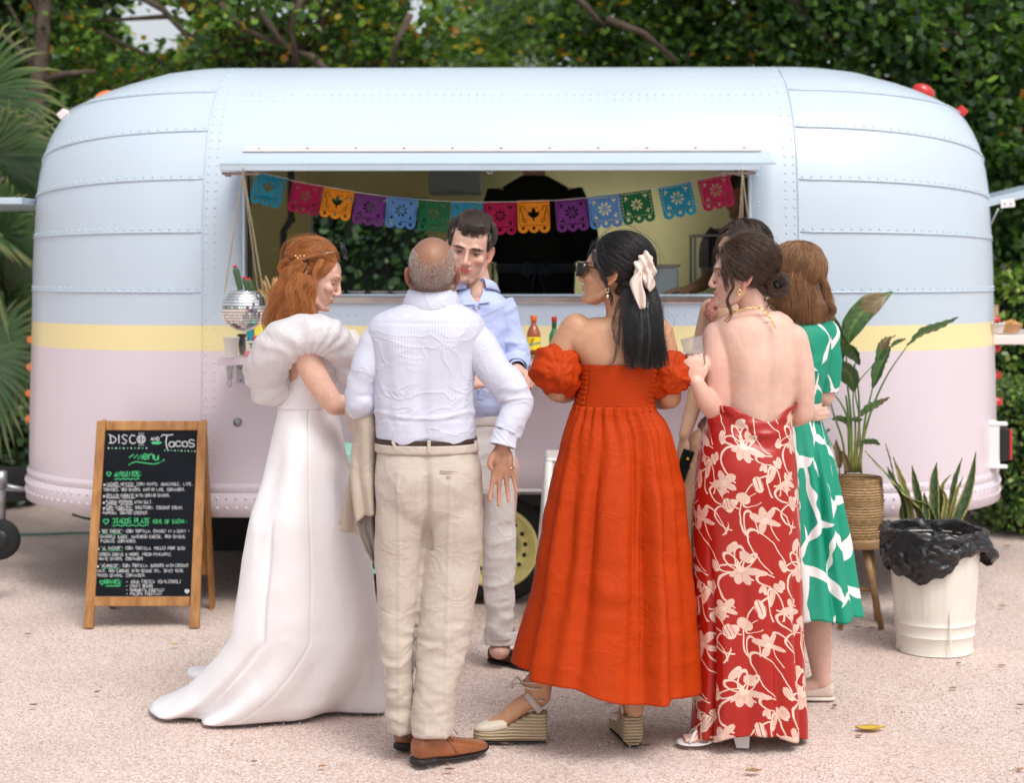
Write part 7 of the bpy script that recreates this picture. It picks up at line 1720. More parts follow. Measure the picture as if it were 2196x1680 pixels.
def young_man():
 f = Fig(6.68,1050,'young dark haired man facing the camera in a pale blue shirt and white trousers'); p = f.p
 M = headM(f,1006.5,535,.0,-4,11,10,1.12); add_head(f,M,True)
 f.limb([p(1012,570,.03),p(1020,605,.03),p(1024,635,.03)],[.060,.060,.072],n=24)
 f.loft([(628,990,1058,.03,.055),(656,967,1082,.03,.09),(720,966,1088,.03,.105),(800,976,1082,.03,.105),(890,978,1084,.03,.10),(960,972,1092,.03,.11),(1010,975,1090,.03,.09)])
 f.limb([p(1080,676,.03),p(1096,725,.0),p(1104,772,-.03)],[.048,.042,.038]); f.limb([p(1104,772,-.03),p(1105,790,-.12),p(1108,797,-.20)],[.036,.032,.026])
 f.limb([p(972,676,.03),p(962,730,.0),p(965,800,-.03)],[.048,.042,.038]); f.limb([p(965,800,-.03),p(990,822,-.12),p(1005,826,-.20)],[.036,.032,.026])
 f.limb([p(1070,1000,.02),p(1072,1200,0),p(1072,1385,.0)],[.085,.055,.042]); f.limb([p(990,1000,.02),p(960,1200,0),p(915,1385,.02)],[.085,.055,.042])
 f.mb.ball(p(1072,1395,-.01),(.045,.07,.035)); f.mb.ball(p(912,1398,0),(.045,.07,.035))
 hand(f,hM(p(1110,790,-.20),Vector((.45,-.6,-.25)),Vector((-.5,.3,-.6))),1,1.0,((1.0,1.2,.7),(1.1,1.2,.7),(1.15,1.2,.7),(1.2,1.2,.7)),.02,((.030,.034,.016),(.060,.040,.034),(.080,.022,.044)))
 hand(f,hM(p(1006,828,-.20),Vector((.9,-.25,.25)),Vector((0.1,-.5,.85))),1,1.0,((.25,.3,.2),)*4,.04)
 base = (.66,.40,.31); body = body_done(f,M,base,.0042,None,True,(.62,.10,.10),.25); eyes(f,M,body,base,(.06,.10,.13),(-.05,-1,.05),lid=.02)
 mh = m_hair('dark_brown_hair',(.012,.007,.005),(.07,.042,.028),.33); brows(M,body,mh,.0185,.0024,n=190,arch=.002)
 mb = MB(); mball(mb,M,(0,.030,.052),(.0815,.086,.080)); mball(mb,M,(.004,-.010,.096),(.060,.056,.026)); mball(mb,M,(0,.052,.005),(.074,.068,.07)); mball(mb,M,(.069,-.020,.040),(.012,.030,.038)); mball(mb,M,(-.069,-.020,.040),(.012,.030,.038))
 hc = cap(f,'hair',mb,mh,body,.005,4,lambda V: .0025*fbm(V,70,2,4))
 ps = []
 C = (0,.026,.045)
 for T,S,R,n in (((-.045,-.088,.090),[(.03,.07,.125),(.05,.02,.128),(.0,.08,.13)],(.083,.098,.092),1100),((.050,-.082,.098),[(.0,.05,.135),(.04,.07,.12)],(.084,.099,.094),800),((-.086,-.01,.03),[(-.04,.03,.128),(-.03,.08,.11)],(.0835,.096,.088),500),((.086,-.015,.03),[(.05,.03,.125),(.04,.08,.11)],(.0835,.096,.088),500),((.0,.12,-.05),[(0,.06,.125),(.04,.09,.1),(-.04,.09,.1)],(.084,.1,.09),400)):
  ps += sweep(M,C,R,S,T,n,lift=.007,wave=.002,spreadT=.012,clampT=1.03)
 ps += sweep(M,C,(.084,.101,.094),[(-.03,.03,.14),(.0,.02,.14),(.03,.02,.14),(0,-.02,.14)],(.01,-.085,.088),900,lift=.007,wave=.002,spreadT=.026,clampT=1.05); ps += sweep(M,C,(.086,.102,.092),[(.0,-.03,.14),(-.02,-.03,.138),(.02,-.04,.135)],(-.030,-.098,.066),140,lift=.008,spreadT=.006,clampT=1.04)
 strands('hair_strands',ps,.0005,mh,hc)
 # shirt
 def td(th,v,P): return crease(P,13,6,12,.005) + crease(P,19,4,22,.005)*smooth01((v - .55)/.3) + .010*np.exp(-((v - .93)/.04)**2)
 shirt = garment(f,'shirt',[(619,990,1056,.03,.068),(628,982,1066,.03,.082),(640,970,1080,.03,.10),(656,962,1092,.03,.115),(690,960,1094,.03,.12),(750,965,1090,.03,.125),(800,970,1088,.03,.125),(850,972,1088,.03,.125),(885,970,1092,.03,.13),(899,975,1088,.03,.12)],M_blueshirt,n=200,step=3.5,pw=2.35,disp=td,open_=lambda th,v: abs(th - math.pi/2) < .34*(1 - v/.11))
 sdd = lambda th,v,P: crease(P,23,8,14,.006) + np.exp(-((v - .55)/.16)**2)*crease(P,31,10,24,.008)
 sleeve(f,'sleeve',[p(1066,654,.03),p(1084,692,.02),p(1098,738,.0),p(1107,768,-.03),p(1107,784,-.09),p(1108,790,-.155)],[.070,.064,.056,.052,.044,.038],M_blueshirt,shirt,disp=sdd)
 sleeve(f,'cuff',[p(1108,789,-.15),p(1109,791,-.17),p(1110,792,-.19)],[.036,.034,.034],M_blueshirt,shirt,sub=6)
 sleeve(f,'sleeve',[p(984,654,.03),p(968,692,.02),p(960,745,.0),p(962,795,-.03),p(978,816,-.09),p(1000,826,-.175)],[.070,.064,.054,.05,.044,.034],M_blueshirt,shirt,disp=sdd)
 # placket, buttons and the open collar with its points
 mb = MB(); pts = [p(1022 + (y - 680)*.03,y,.03 - .133 - .004*math.sin(y)) for y in range(656,898,8)]
 mb.tube(pts,.017,4,flat=.12,up=(0,-1,0)); pl = mb.build('placket',M_blueshirt,shirt)
 for y in (662,696,730,766,836,866): mb = MB(); mb.lathe([(.0052,0),(.0055,.0015),(.001,.002)],12,p(1022 + (y - 680)*.03,y,-.110),rot=Rx); mb.build('button',M_button,pl,True)
 cr = OM.collar(f,'collar',p(1022,628,.035),.066,.064,.036,.35,M_blueshirt,shirt,.018,gap=lambda a,r: abs(a - 1.5*math.pi) < (.30 if r < 3 else .42))
 for sx,a_,b_,c_ in ((1,p(1036,626,-.052),p(1052,648,-.088),p(1026,651,-.092)),(-1,p(1006,634,-.052),p(996,654,-.088),p(1019,653,-.092))):
  V = [a_,a_.lerp(c_,.5) + Vector((0,-.004,0)),c_,c_.lerp(b_,.5),b_,a_.lerp(b_,.5)]; ob = mesh_obj('collar_point',V,[(0,1,2,3,4,5)] if sx > 0 else [(5,4,3,2,1,0)],M_blueshirt,cr,False); sm = ob.modifiers.new('thick','SOLIDIFY'); sm.thickness = .003
 # skin-coloured opening below the throat is the body itself; trousers
 mb = MB(); f.loft([(894,973,1092,.03,.125),(920,970,1095,.03,.13),(970,968,1102,.02,.135),(1020,965,1106,.02,.125),(1060,966,1104,.02,.11)],2.3,44,mb)
 f.loft([(1000,1030,1106,.02,.11),(1060,1034,1106,.02,.105),(1170,1036,1105,.01,.092),(1260,1037,1104,.0,.082),(1330,1040,1101,.0,.078),(1377,1044,1101,.0,.078)],2.2,34,mb)
 f.loft([(1000,962,1035,.02,.11),(1060,948,1022,.02,.105),(1170,925,995,.01,.092),(1260,903,968,.01,.082),(1330,894,950,.02,.078),(1404,888,940,.03,.076)],2.2,34,mb)
 me,V,N = remeshed(mb,.006,3); z = V[:,2]; w = crease(V,45,6,10,.004) + smooth01((.5 - z)/.2)*crease(V,46,8,22,.004); V = V + N*w[:,None]; tr = put(me,V,'trousers',M_stone_trouser,f.e)
 garment(f,'waistband',[(893,972,1093,.03,.128),(899,971,1094,.03,.131),(912,971,1095,.03,.132),(914,972,1094,.03,.13)],M_stone_trouser,tr,n=100,step=3,pw=2.35)
 sleeve(f,'turn_up',[p(1072.5,1352,0),p(1072.5,1366,0),p(1072.5,1379,0)],[.064,.065,.066],M_stone_trouser,tr,sub=4,flat=1.0,disp=lambda th,v,P: .002 + 0*th)
 up = [(0,.018,.02,.045,0),(.006,.028,.014,.062,0),(.03,.034,.012,.066,0),(.08,.034,.012,.058,0),(.12,.038,.012,.062,0),(.16,.044,.010,.056,0),(.21,.045,.010,.046,0),(.25,.038,.010,.038,0),(.275,.022,.011,.030,0),(.286,.006,.014,.022,0)]
 so = [(-.002,.02,0,.014,0),(.01,.032,0,.014,0),(.1,.035,0,.012,0),(.17,.046,0,.011,0),(.24,.042,0,.011,0),(.29,.008,.004,.014,0)]
 for x_,y_,hd in ((1052,1420,-38),(905,1418,-60)):
  SM = shoeM(f,x_,y_,hd); s_ = shoe(f,'shoe',SM,up,M_dleather,f.e); shoe(f,'sole',SM,so,M_sole,s_)
  mb = MB(); mb.tube([SM @ Vector((.128 + .01*math.cos(a),.036*math.sin(a),.058 + .012*math.cos(a))) for a in np.linspace(-1.5,1.5,9)],.009,8,flat=.35); mb.build('strap',M_dleather,s_,True)
  mb = MB(); mb.tube([SM @ Vector((.128 + .062*math.cos(a),.036*math.sin(a),.061 - .012*math.cos(a))) for a in np.linspace(-1.5,1.5,14)],.0024,6); mb.build('apron_seam',M_dleather,s_,True)
  mb = MB(); c = SM @ Vector((.085,0,.07)); mb.tube([SM @ Vector((.05,0,.062)),SM @ Vector((.05,0,.10))],.036,14); mb.build('ankle_opening',M_dleather,s_,True)
 return f
YM = young_man()
# ================================================================== THE WOMEN
M_white_satin = m_cloth('white_satin',(.84,.82,.84),.45,.02,700,.03,.22,(3.5,3.5,3),sheen=.1,spec=.5,rg=.08)
def m_organza():
 m,t,b = new_mat('white_organza'); c = t.coord('Object'); b.inputs['Base Color'].default_value = (.84,.82,.84,1); b.inputs['Roughness'].default_value = .45
 n = t.bump(t.noise(t.mapping(c,(10,10,10)),1.0,4,.6,1.0),.8,.014); t.l(n,b.inputs['Normal'])
 tr = t.n('BsdfTranslucent'); tr.inputs[0].default_value = (.85,.83,.85,1); t.l(n,tr.inputs['Normal']); mx = t.n('MixShader'); mx.inputs[0].default_value = .35; t.l(b.outputs[0],mx.inputs[1]); t.l(tr.outputs[0],mx.inputs[2]); t.l(mx.outputs[0],m.node_tree.nodes['Material Output'].inputs[0]); return m
M_organza = m_organza()
M_orange = m_cloth('orange_red_satin',(.44,.040,.002),.6,.06,500,.15,.5,(9,9,6),sheen=.0,spec=.15,rg=.20)
def hemring_px(fg,pts,n,z=.006):
 """closed ground outline from picture points, resampled by angle round its centre (theta 0 = right, 90 degrees = towards the camera)"""
 G = []
 for q in pts:
  if len(q) == 2: x,y = q; Y = F*HC/(y - HY)
  else: x,y,Y = q
  G.append(np.array([(x - CX)*Y/F,Y,z]))
 G = np.array(G); c = G.mean(0); m = len(G); u = np.linspace(0,1,12,endpoint=False); D = []
 for i in range(m):
  a,b,cc,d = G[i - 1],G[i],G[(i + 1) % m],G[(i + 2) % m]
  for t in u: D.append(.5*((2*b) + (-a + cc)*t + (2*a - 5*b + 4*cc - d)*t*t + (-a + 3*b - 3*cc + d)*t**3))
 D = np.array(D); D[:,2] = z; L = np.linalg.norm(np.roll(D,-1,0) - D,axis=1); S = np.concatenate([[0],np.cumsum(L)]); tgt = np.linspace(0,S[-1],n,endpoint=False); E = np.vstack([D,D[:1]])
 return np.stack([np.interp(tgt,S,E[:,k]) for k in range(3)],1)
def bride():
 f = Fig(5.95,690,'ginger haired bride in a white gown with a puffed organza collar and a train'); p = f.p
 M = headM(f,677,595,.0,88,19,3,.98); add_head(f,M)
 f.limb([p(657,628,.0),p(655,665,.0),p(655,705,.0)],[.047,.046,.062],n=24)
 f.loft([(690,632,690,0,.06),(715,622,706,0,.15),(760,618,722,0,.15),(810,622,722,0,.13),(870,626,712,0,.115),(940,606,720,0,.15),(1010,600,722,0,.15)])
 f.limb([p(652,735,-.165),p(672,800,-.19),p(716,868,-.20)],[.050,.047,.038]); f.limb([p(716,868,-.20),p(760,868,-.14),p(800,862,-.05)],[.038,.034,.026])
 f.limb([p(660,735,.165),p(690,810,.19),p(720,870,.17)],[.05,.045,.036]); f.limb([p(720,870,.17),p(760,860,.1),p(800,850,.03)],[.035,.03,.024])
 f.limb([p(660,1000,-.07),p(670,1250,-.07),p(670,1480,-.07)],[.08,.055,.04]); f.limb([p(660,1000,.07),p(680,1250,.07),p(690,1480,.07)],[.08,.055,.04])
 hand(f,hM(p(802,861,-.045),Vector((.9,.4,.1)),Vector((0,.3,-1))),1,.88,((.4,.5,.3),)*4); hand(f,hM(p(802,849,.03),Vector((.9,.1,.2)),Vector((0,-.3,-1))),-1,.88,((.4,.5,.3),)*4)
 base = (.70,.43,.33); body = body_done(f,M,base,.0043,M_skinf,False,(.62,.22,.20),.22); eyes(f,M,body,base,(.15,.2,.22),(0,-.8,-.6),lid=.28,mat=M_skinf)
 mh = m_hair('ginger_hair',(.20,.052,.013),(.62,.24,.065),.36); brows(M,body,mh,.0225,.0018,n=70)
 # gown
 n = 260
 hem = hemring_px(f,[(812,1500),(822,1530),(770,1532),(700,1530),(640,1548),(560,1556),(445,1563),(425,1548),(395,1544),(352,1546),(338,1528),(345,1505),(385,1482),(430,1462),(500,1440),(600,1425),(700,1430),(790,1460)],n)
 # align the outline: index 0 at the right
 k0 = int(np.argmax(hem[:,0])); hem = np.roll(hem,-k0,axis=0)
 def dd(th,v,P):
  f1 = .020*np.sin(th*3 + .6)*smooth01((v - .12)/.5) + .010*np.sin(th*7 + 1.5 + 2*v)*smooth01((v - .05)/.3)*(1 - .5*v)
  lay = -.018*np.exp(-((th - (1.95 + .12*np.sin(v*3)))/.05)**2)*smooth01((v - .35)/.2)
  return f1 + lay + crease(P,51,3,3,.006) + crease(P,53,7,3,.004) + crease(P,55,10,9,.0025)*smooth01((v - .5)*2) - .004*np.exp(-((th - 1.40)/.008)**2)
 rows = [(868,606,716,0,.125),(878,600,718,0,.13),(900,594,722,0,.14),(931,587,730,0,.16),(1037,567,752,0,.20),(1144,543,776,0,.235),(1250,525,793,0,.235),(1330,508,802,0,.235),(1400,494,810,0,.225),(1450,482,815,0,.22),(1510,474,818,0.0,.215)]
 gown = garment(f,'gown',rows,M_white_satin,None,n,8,2.15,dd,None,hem,.80,hexp=1.1)
 # sheer overlay at the back of the train
 def ribbon(name,pts,wd,mat,par):
  V = []; Fc = []
  for i,(q,w) in enumerate(zip(pts,wd)):
   for j in range(9): u = j/8 - .5; V.append(q + Vector((w*u*2,.05*math.sin(u*9 + i),.008*math.sin(i*1.3 + j))))
   if i: b = (i - 1)*9; Fc += [(b + j,b + j + 1,b + 10 + j,b + 9 + j) for j in range(8)]
  ob = mesh_obj(name,V,Fc,mat,par,True); sm = ob.modifiers.new('thick','SOLIDIFY'); sm.thickness = .002; return ob
 if 0: ribbon('overlay',[p(530,1270,-.05),p(512,1330,-.08),p(490,1380,-.1),p(465,1430,-.08),p(440,1470,.0),p(425,1478,.1)],[.03,.05,.06,.07,.06,.03],M_organza,gown)
 mb = MB(); mb.ball(p(428,1442,.35),(.05,.06,.022)); cap(f,'train_fold',mb,M_organza,gown,.005,3,lambda V: .006*fbm(V,25,2,3))
 # bodice, open at the back
 bod = garment(f,'bodice',[(742,648,724,0,.155),(770,640,727,0,.15),(810,632,724,0,.135),(850,616,716,0,.122),(880,600,718,0,.128)],M_white_satin,None,150,5,2.2,lambda th,v,P: .003 + crease(P,57,12,8,.004),open_=lambda th,v: (abs(th - math.pi) < .55*(1 - v)**.8) and v < .88)
 # puffed organza collar
 mb = MB()
 path = [p(592,826,-.02),p(574,800,-.10),p(590,752,-.17),p(640,722,-.20),p(696,724,-.19),p(732,750,-.12),p(738,770,.0),p(725,745,.12),p(690,716,.19),p(640,716,.20),p(598,745,.15),p(580,790,.07)]
 rad = [.066,.078,.080,.072,.068,.056,.05,.05,.058,.06,.06,.062]; P = np.array([tuple(q) for q in path]); m = len(P); pts = []; rr = []
 for i in range(m):
  for t in np.linspace(0,1,6,endpoint=False):
   a,b,c,d = P[i - 1],P[i],P[(i + 1) % m],P[(i + 2) % m]; pts.append(.5*((2*b) + (-a + c)*t + (2*a - 5*b + 4*c - d)*t*t + (-a + 3*b - 3*c + d)*t**3)); rr.append(rad[i]*(1 - t) + rad[(i + 1) % m]*t)
 mb.tube([Vector(q) for q in pts],rr,24,closed=True,flat=1.0)
 mb.ball(p(580,838,-.08),(.075,.07,.06)); mb.ball(p(553,800,-.08),(.05,.07,.065)); mb.ball(p(668,706,-.15),(.09,.08,.05)); mb.ball(p(742,790,-.06),(.035,.06,.05))
 def pd(V):
  c = np.array(tuple(p(650,775,0))); D = V - c; ang = np.arctan2(D[:,2],D[:,0] + .3*D[:,1]); return .003*np.sin(ang*15 + 7*vnoise(V,7,4)) + crease(V,61,4,4,.007) + .006*fbm(V,7,2,9) + crease(V,67,14,9,.003)
 cap(f,'puff_collar',mb,M_organza,f.e,.006,3,pd)
 # hair: volume, back knot, long waves
 mb = MB(); mball(mb,M,(0,.030,.050),(.081,.090,.080)); mball(mb,M,(0,.080,.040),(.06,.055,.06)); mball(mb,M,(.0,.06,-.02),(.074,.060,.075)); mball(mb,M,(-.054,.022,.015),(.022,.048,.06))
 def volume(rows_): f.loft(rows_,2.2,30,mb)
 volume([(600,606,668,.0,.09),(640,590,664,.0,.085),(680,584,655,.0,.075),(715,586,640,.0,.055),(740,590,625,.0,.03)])
 hc = cap(f,'hair',mb,mh,body,.005,3,lambda V: .005*np.sin(V[:,0]*130 + V[:,2]*60 + 4*vnoise(V,18,2)) + .003*fbm(V,60,2,7))
 ps = []; C = (0,.026,.045); Rr = (.085,.100,.090); S = [(-.03,-.070,.105),(-.05,-.06,.085),(-.06,-.055,.07),(0,-.075,.115),(.03,-.07,.105),(-.055,-.02,.10),(-.02,-.02,.132),(.02,-.02,.132)]
 for T in ((-.035,.115,.045),(0,.125,.04),(.03,.115,.045)): ps += sweep(M,C,Rr,S,T,420,lift=.008,wave=.004,spreadT=.013,clampT=1.08)
 ps += sweep(M,C,(.084,.1,.09),[(-.062,-.055,.055),(-.068,-.045,.03),(-.06,-.06,.07)],(-.080,.07,-.03),420,lift=.008,wave=.004,spreadT=.016,clampT=1.05)
 for pts_,rd,nn,wv in (([(622,575,-.1),(606,630,-.10),(592,680,-.09),(588,735,-.06)],[.012,.026,.026,.012],420,.012),([(640,585,-.11),(628,640,-.12),(610,690,-.11),(598,738,-.09)],[.014,.028,.028,.012],480,.012),([(655,590,-.11),(650,640,-.12),(634,685,-.12),(615,730,-.11)],[.014,.026,.026,.012],420,.012),
        ([(668,600,-.10),(664,650,-.11),(654,685,-.12),(640,705,-.12)],[.010,.020,.022,.012],300,.010),([(618,600,0),(592,650,.0),(583,700,.0),(592,745,.0)],[.02,.035,.03,.012],300,.010),([(646,560,-.1),(622,600,-.11),(604,650,-.1),(590,690,-.08)],[.012,.02,.022,.01],300,.012),
        ([(690,555,-.09),(676,590,-.095),(670,630,-.10),(668,660,-.10)],[.006,.012,.012,.006],160,.006),([(640,575,-.05),(616,588,-.04),(604,575,-.04),(616,560,-.05),(634,572,-.06)],[.010,.014,.014,.012,.008],260,.003)):
  ps += lock(f,pts_,rd,nn,wv,2.2)
 ps += lock(f,[(700,545,-.09),(660,552,-.10),(632,562,-.11),(605,585,-.11),(598,600,-.11)],[.004,.005,.005,.004,.004],70,.003)
 for _ in range(26): x,y = 600 + 60*rng.random(),545 + 60*rng.random(); ps += lock(f,[(x,y,-.06),(x - 12 + 20*rng.random(),y - 14,-.06),(x - 24 + 10*rng.random(),y - 8 + 20*rng.random(),-.06)],[.003,.004,.004],1,.003)
 ps += sweep(M,C,(.087,.103,.093),[(0,.0,.135),(.03,.03,.13),(-.03,.03,.13),(-.04,.08,.09)],(0,.13,.0),70,lift=.016,wave=.007,spreadT=.05,clampT=1.2)
 strands('hair_strands',ps,.0004,mh,hc)
 mb = MB()
 for x_,y_ in ((668,626),(671,633),(674,629)): mb.ball(p(x_,y_,-.085),(.0042,.003,.0045),8,6)
 mb.build('earring',M_gold,body,True)
 mb = MB()
 for k in range(6): mb.ball(p(634 + k*4.5,549 + (k % 2)*4,-.1),(.004,.003,.0035),8,6)
 mb.build('hair_pin',M_gold,hc,True)
 sg = empty('sunglasses',p(695,535,-.05) + f.o,0,'dark sunglasses pushed up into the bride ginger hair','sunglasses'); B = sg.location - f.o
 T = lambda x,y,z: (M @ Vector((x,y,z))) - B
 mt = simple('glossy_black_frame',(.008,.008,.009),.12,var=0); mg = simple('silver_lettering_plate',(.55,.52,.48),.3,metal=.8)
 for sx in (-1,1):
  mb = MB(); c = [T(sx*.034 + .030*math.cos(a),-.066 + .016*math.sin(a),.128 + .026*math.sin(a)) for a in np.linspace(0,6.283,25)[:-1]]; up = T(0,-.035,.03) - T(0,0,0); up = up.normalized()*.003
  mb.add([q + up for q in c] + [q - up for q in c],[tuple(range(24)),tuple(reversed(range(24,48)))] + [(k,24 + k,24 + (k + 1) % 24,(k + 1) % 24) for k in range(24)]); mb.build('lens',mt,sg,True)
 for sx in (-1,1):
  mb = MB(); a,b = T(sx*.068,-.045,.115),T(sx*.084,.035,.055); mb.tube([a,a.lerp(b,.5) + Vector((0,sx*.002,.002)),b],.0035,6,flat=.4); mb.build('temple',mg if sx < 0 else mt,sg,True)
 mb = MB(); mb.tube([T(-.01,-.072,.132),T(0,-.073,.134),T(.01,-.072,.132)],.003,6); mb.build('bridge',mt,sg,True)
 return f
BRD = bride()
def wedge(f,SM,m_foot,m_cream,m_jute,m_canvas):
 """espadrille wedge: heel at the origin, toe towards +x"""
 s0 = shoe(f,'wedge_sole',SM,[(-.002,.026,.0,.098,0),(.008,.034,.0,.100,0),(.06,.036,.0,.090,0),(.11,.036,.0,.064,0),(.15,.042,.0,.044,0),(.20,.046,.002,.036,.002),(.235,.036,.004,.034,.003),(.252,.014,.010,.030,.002)],m_jute,f.e,pw=5)
 shoe(f,'toe_cap',SM,[(.135,.038,.046,.064,0),(.15,.042,.040,.074,0),(.18,.0455,.034,.068,0),(.215,.042,.032,.058,.002),(.24,.028,.032,.046,.003),(.25,.010,.032,.038,.002)],m_cream,s0)
 shoe(f,'outsole',SM,[(0,.028,-.003,.002,0),(.1,.037,-.003,.002,0),(.2,.046,-.003,.003,.002),(.25,.012,.003,.008,.002)],M_sole,s0)
 mb = MB()
 for ys in (-1,1): mb.tube([SM @ Vector(q) for q in ((.02,ys*.034,.105),(.045,ys*.036,.135),(.068,ys*.034,.165))],.013,6,flat=.25,up=SM.to_3x3() @ Vector((0,1,0)))
 mb.tube([SM @ Vector((.012 + .055*(1 - math.cos(a))*.0 + .03*(1 - abs(math.sin(a))),.036*math.sin(a),.145)) for a in np.linspace(-1.57,1.57,9)],.012,6,flat=.25); mb.build('heel_strap',m_canvas,s0,True)
 mb = MB()
 for zc,r,tl in ((.185,.040,.1),(.205,.037,-.12)): mb.tube([SM @ Vector((.045 + r*math.cos(a),r*math.sin(a),zc + tl*r*math.cos(a))) for a in np.linspace(0,6.28,22)[:-1]],.0055,6,closed=True,flat=.5)
 mb.tube([SM @ Vector(q) for q in ((.068,-.036,.165),(.078,-.040,.178),(.085,-.034,.19))],.008,6,flat=.4)
 for q in (((.085,-.036,.185),(.105,-.045,.205),(.125,-.042,.182),(.118,-.04,.165)),((.085,-.036,.185),(.06,-.050,.165),(.058,-.052,.135),(.05,-.05,.115)),((.085,-.036,.185),(.115,-.05,.178),(.145,-.055,.165))): mb.tube([SM @ Vector(t_) for t_ in q],.0055,6,flat=.45)
 mb.build('ankle_ties',m_cream,s0,True)
def orange_woman():
 f = Fig(5.62,1310,'black haired woman from behind in a long orange off shoulder dress, cream hair bow'); p = f.p
 M = headM(f,1312,588,-.01,-101,-9,0,1.03); add_head(f,M)
 f.limb([p(1322,625,-.0),p(1328,665,.0),p(1330,700,.0)],[.047,.046,.062],n=24)
 f.loft([(682,1270,1380,.0,.05),(700,1228,1420,.0,.075),(730,1206,1440,.0,.09),(780,1240,1415,.0,.105),(830,1246,1404,.0,.105),(880,1244,1398,.0,.10),(950,1225,1418,.0,.12),(1020,1222,1425,.0,.12)])
 f.limb([p(1236,706,.0),p(1206,760,.0),p(1196,838,.0)],[.056,.053,.042]); f.limb([p(1196,838,.0),p(1215,842,.12),p(1245,835,.22)],[.041,.037,.027])
 f.limb([p(1410,716,.0),p(1424,770,.0),p(1436,852,.01)],[.056,.052,.042]); f.limb([p(1436,852,.01),p(1415,856,.12),p(1385,848,.22)],[.041,.036,.027])
 f.limb([p(1270,1000,0),p(1245,1200,.0),p(1168,1400,.03),p(1160,1495,.02)],[.09,.062,.048,.034]); f.limb([p(1380,1000,0),p(1375,1200,.0),p(1362,1400,-.02),p(1360,1520,-.03)],[.09,.062,.048,.034])
 S1 = shoeM(f,1172,1590,177); S2 = shoeM(f,1359,1602,97)
 for S in (S1,S2):
  q = lambda x,y,z: S @ Vector((x,y,z))
  f.limb([q(.045,0,.20),q(.042,0,.145),q(.035,0,.128)],[.032,.031,.027]); f.limb([q(.05,0,.14),q(.10,0,.108),q(.15,0,.066),q(.19,0,.052)],[.030,.031,.026,.018],flat=1.0)
 hand(f,hM(p(1247,834,.23),Vector((.6,.7,.3)),Vector((.3,-.2,-1))),1,.9,((.4,.5,.3),)*4); hand(f,hM(p(1383,847,.23),Vector((-.6,.7,.3)),Vector((-.3,-.2,-1))),-1,.9,((.4,.5,.3),)*4)
 base = (.53,.285,.165); body = body_done(f,M,base,.0044,None,False,(.52,.18,.16),.12); eyes(f,M,body,base)
 mh = m_hair('black_hair',(.004,.004,.005),(.022,.018,.018),.30); brows(M,body,mh)
 # bodice
 m_sm = m_cloth('smocked_orange',(.42,.038,.002),.7,.04,500,.1,0,sheen=.0,spec=.15); t = NT(m_sm); b = m_sm.node_tree.nodes['Principled BSDF']; c = t.coord('Object'); w = t.n('TexWave',bands_direction='Z'); t.l(c,w.inputs[0]); w.inputs['Scale'].default_value = 45; w.inputs['Distortion'].default_value = .6
 vv = t.voro(t.mapping(c,(1,1,.8)),170); t.l(t.bump(t.math('ADD',w.outputs[1],vv),.35,.0015),b.inputs['Normal'])
 def bd(th,v,P):
  seam = -.006*(np.exp(-((th - .72)/.02)**2) + np.exp(-((th - 2.42)/.02)**2)); side = .0025*np.sin(v*60 + 5*np.sin(th*2))*(np.abs(th - math.pi/2) > .86)
  return .004 + seam + side + .0006*np.sin(v*150)*(np.abs(th - math.pi/2) < .82)
 bod = garment(f,'bodice',[(783,1240,1418,.0,.112),(800,1244,1413,.0,.112),(830,1243,1406,.0,.110),(860,1238,1400,.0,.108),(880,1232,1402,.0,.110)],m_sm,None,220,2.5,2.3,bd,hem=lambda t: 8*max(0,math.sin(t)))
 # skirt
 ph = np.array([0.2,.55,.9,1.28,1.45,1.75,2.0,2.35,2.7,3.0]);
 def kd(th,v,P):
  g = .006*np.sin(th*26 + 2*vnoise(P,5,3))*np.exp(-v*5); r = 0
  for a_,s_,d_ in ((1.18,.05,-.045),(1.33,.05,-.03),(1.90,.07,-.030),(2.25,.10,-.025),(.75,.10,-.025),(2.70,.06,-.035),(.35,.10,-.02),(1.02,.06,.02),(1.62,.14,.018),(2.47,.10,.018)):
   r = r + d_*np.exp(-((th - a_ - .06*np.sin(v*2))/(s_*(1 + v)))**2)*smooth01(v*1.6 + .1)
  return g + r + .014*np.sin(th*6 + 1.0)*v + crease(P,71,7,3,.004) + crease(P,73,4,12,.003)
 def hm(t): return 40 + 28*math.cos(t) + 8*max(0,math.sin(t)) + 7*math.sin(5*t + 1)*max(0,math.sin(t))
 sk = garment(f,'skirt',[(874,1234,1402,.0,.112),(890,1228,1406,.0,.116),(931,1210,1432,.0,.135),(1000,1196,1448,.0,.16),(1059,1184,1460,.0,.18),(1186,1164,1474,.0,.215),(1314,1140,1487,.0,.25),(1400,1120,1494,.0,.275),(1452,1108,1499,.0,.29)],M_orange,None,360,5,2.15,kd,hm)
 # puff sleeves
 for cx_,cy_,rx,rz,ry,tilt in ((1196,792,.090,.078,.092,-.30),(1440,802,.070,.074,.086,.35)):
  mb = MB(); R = Matrix.Rotation(tilt,3,'Y'); mb.ball(p(cx_,cy_,-.005),(rx,ry,rz),28,20,rot=R); mb.ball(p(cx_ + (20 if cx_ < 1300 else -18),cy_ + (22 if cx_ < 1300 else 18),.01),(.055,.07,.050),22,16); mb.ball(p(cx_ + (-14 if cx_ < 1300 else 6),cy_ + 2,-.03),(.055,.05,.055),20,14)
  def sd(V,cc=np.array(tuple(p(cx_,cy_ + 4,0))),tt=tilt):
   D = V - cc; ang = np.arctan2(D[:,2],D[:,0]); r = np.linalg.norm(D,axis=1); return .002*np.sin(ang*11 + 9*vnoise(V,9,6)) + crease(V,81,9,12,.015) + crease(V,83,20,26,.006)
  cap(f,'puff_sleeve',mb,M_orange,f.e,.005,2,sd)
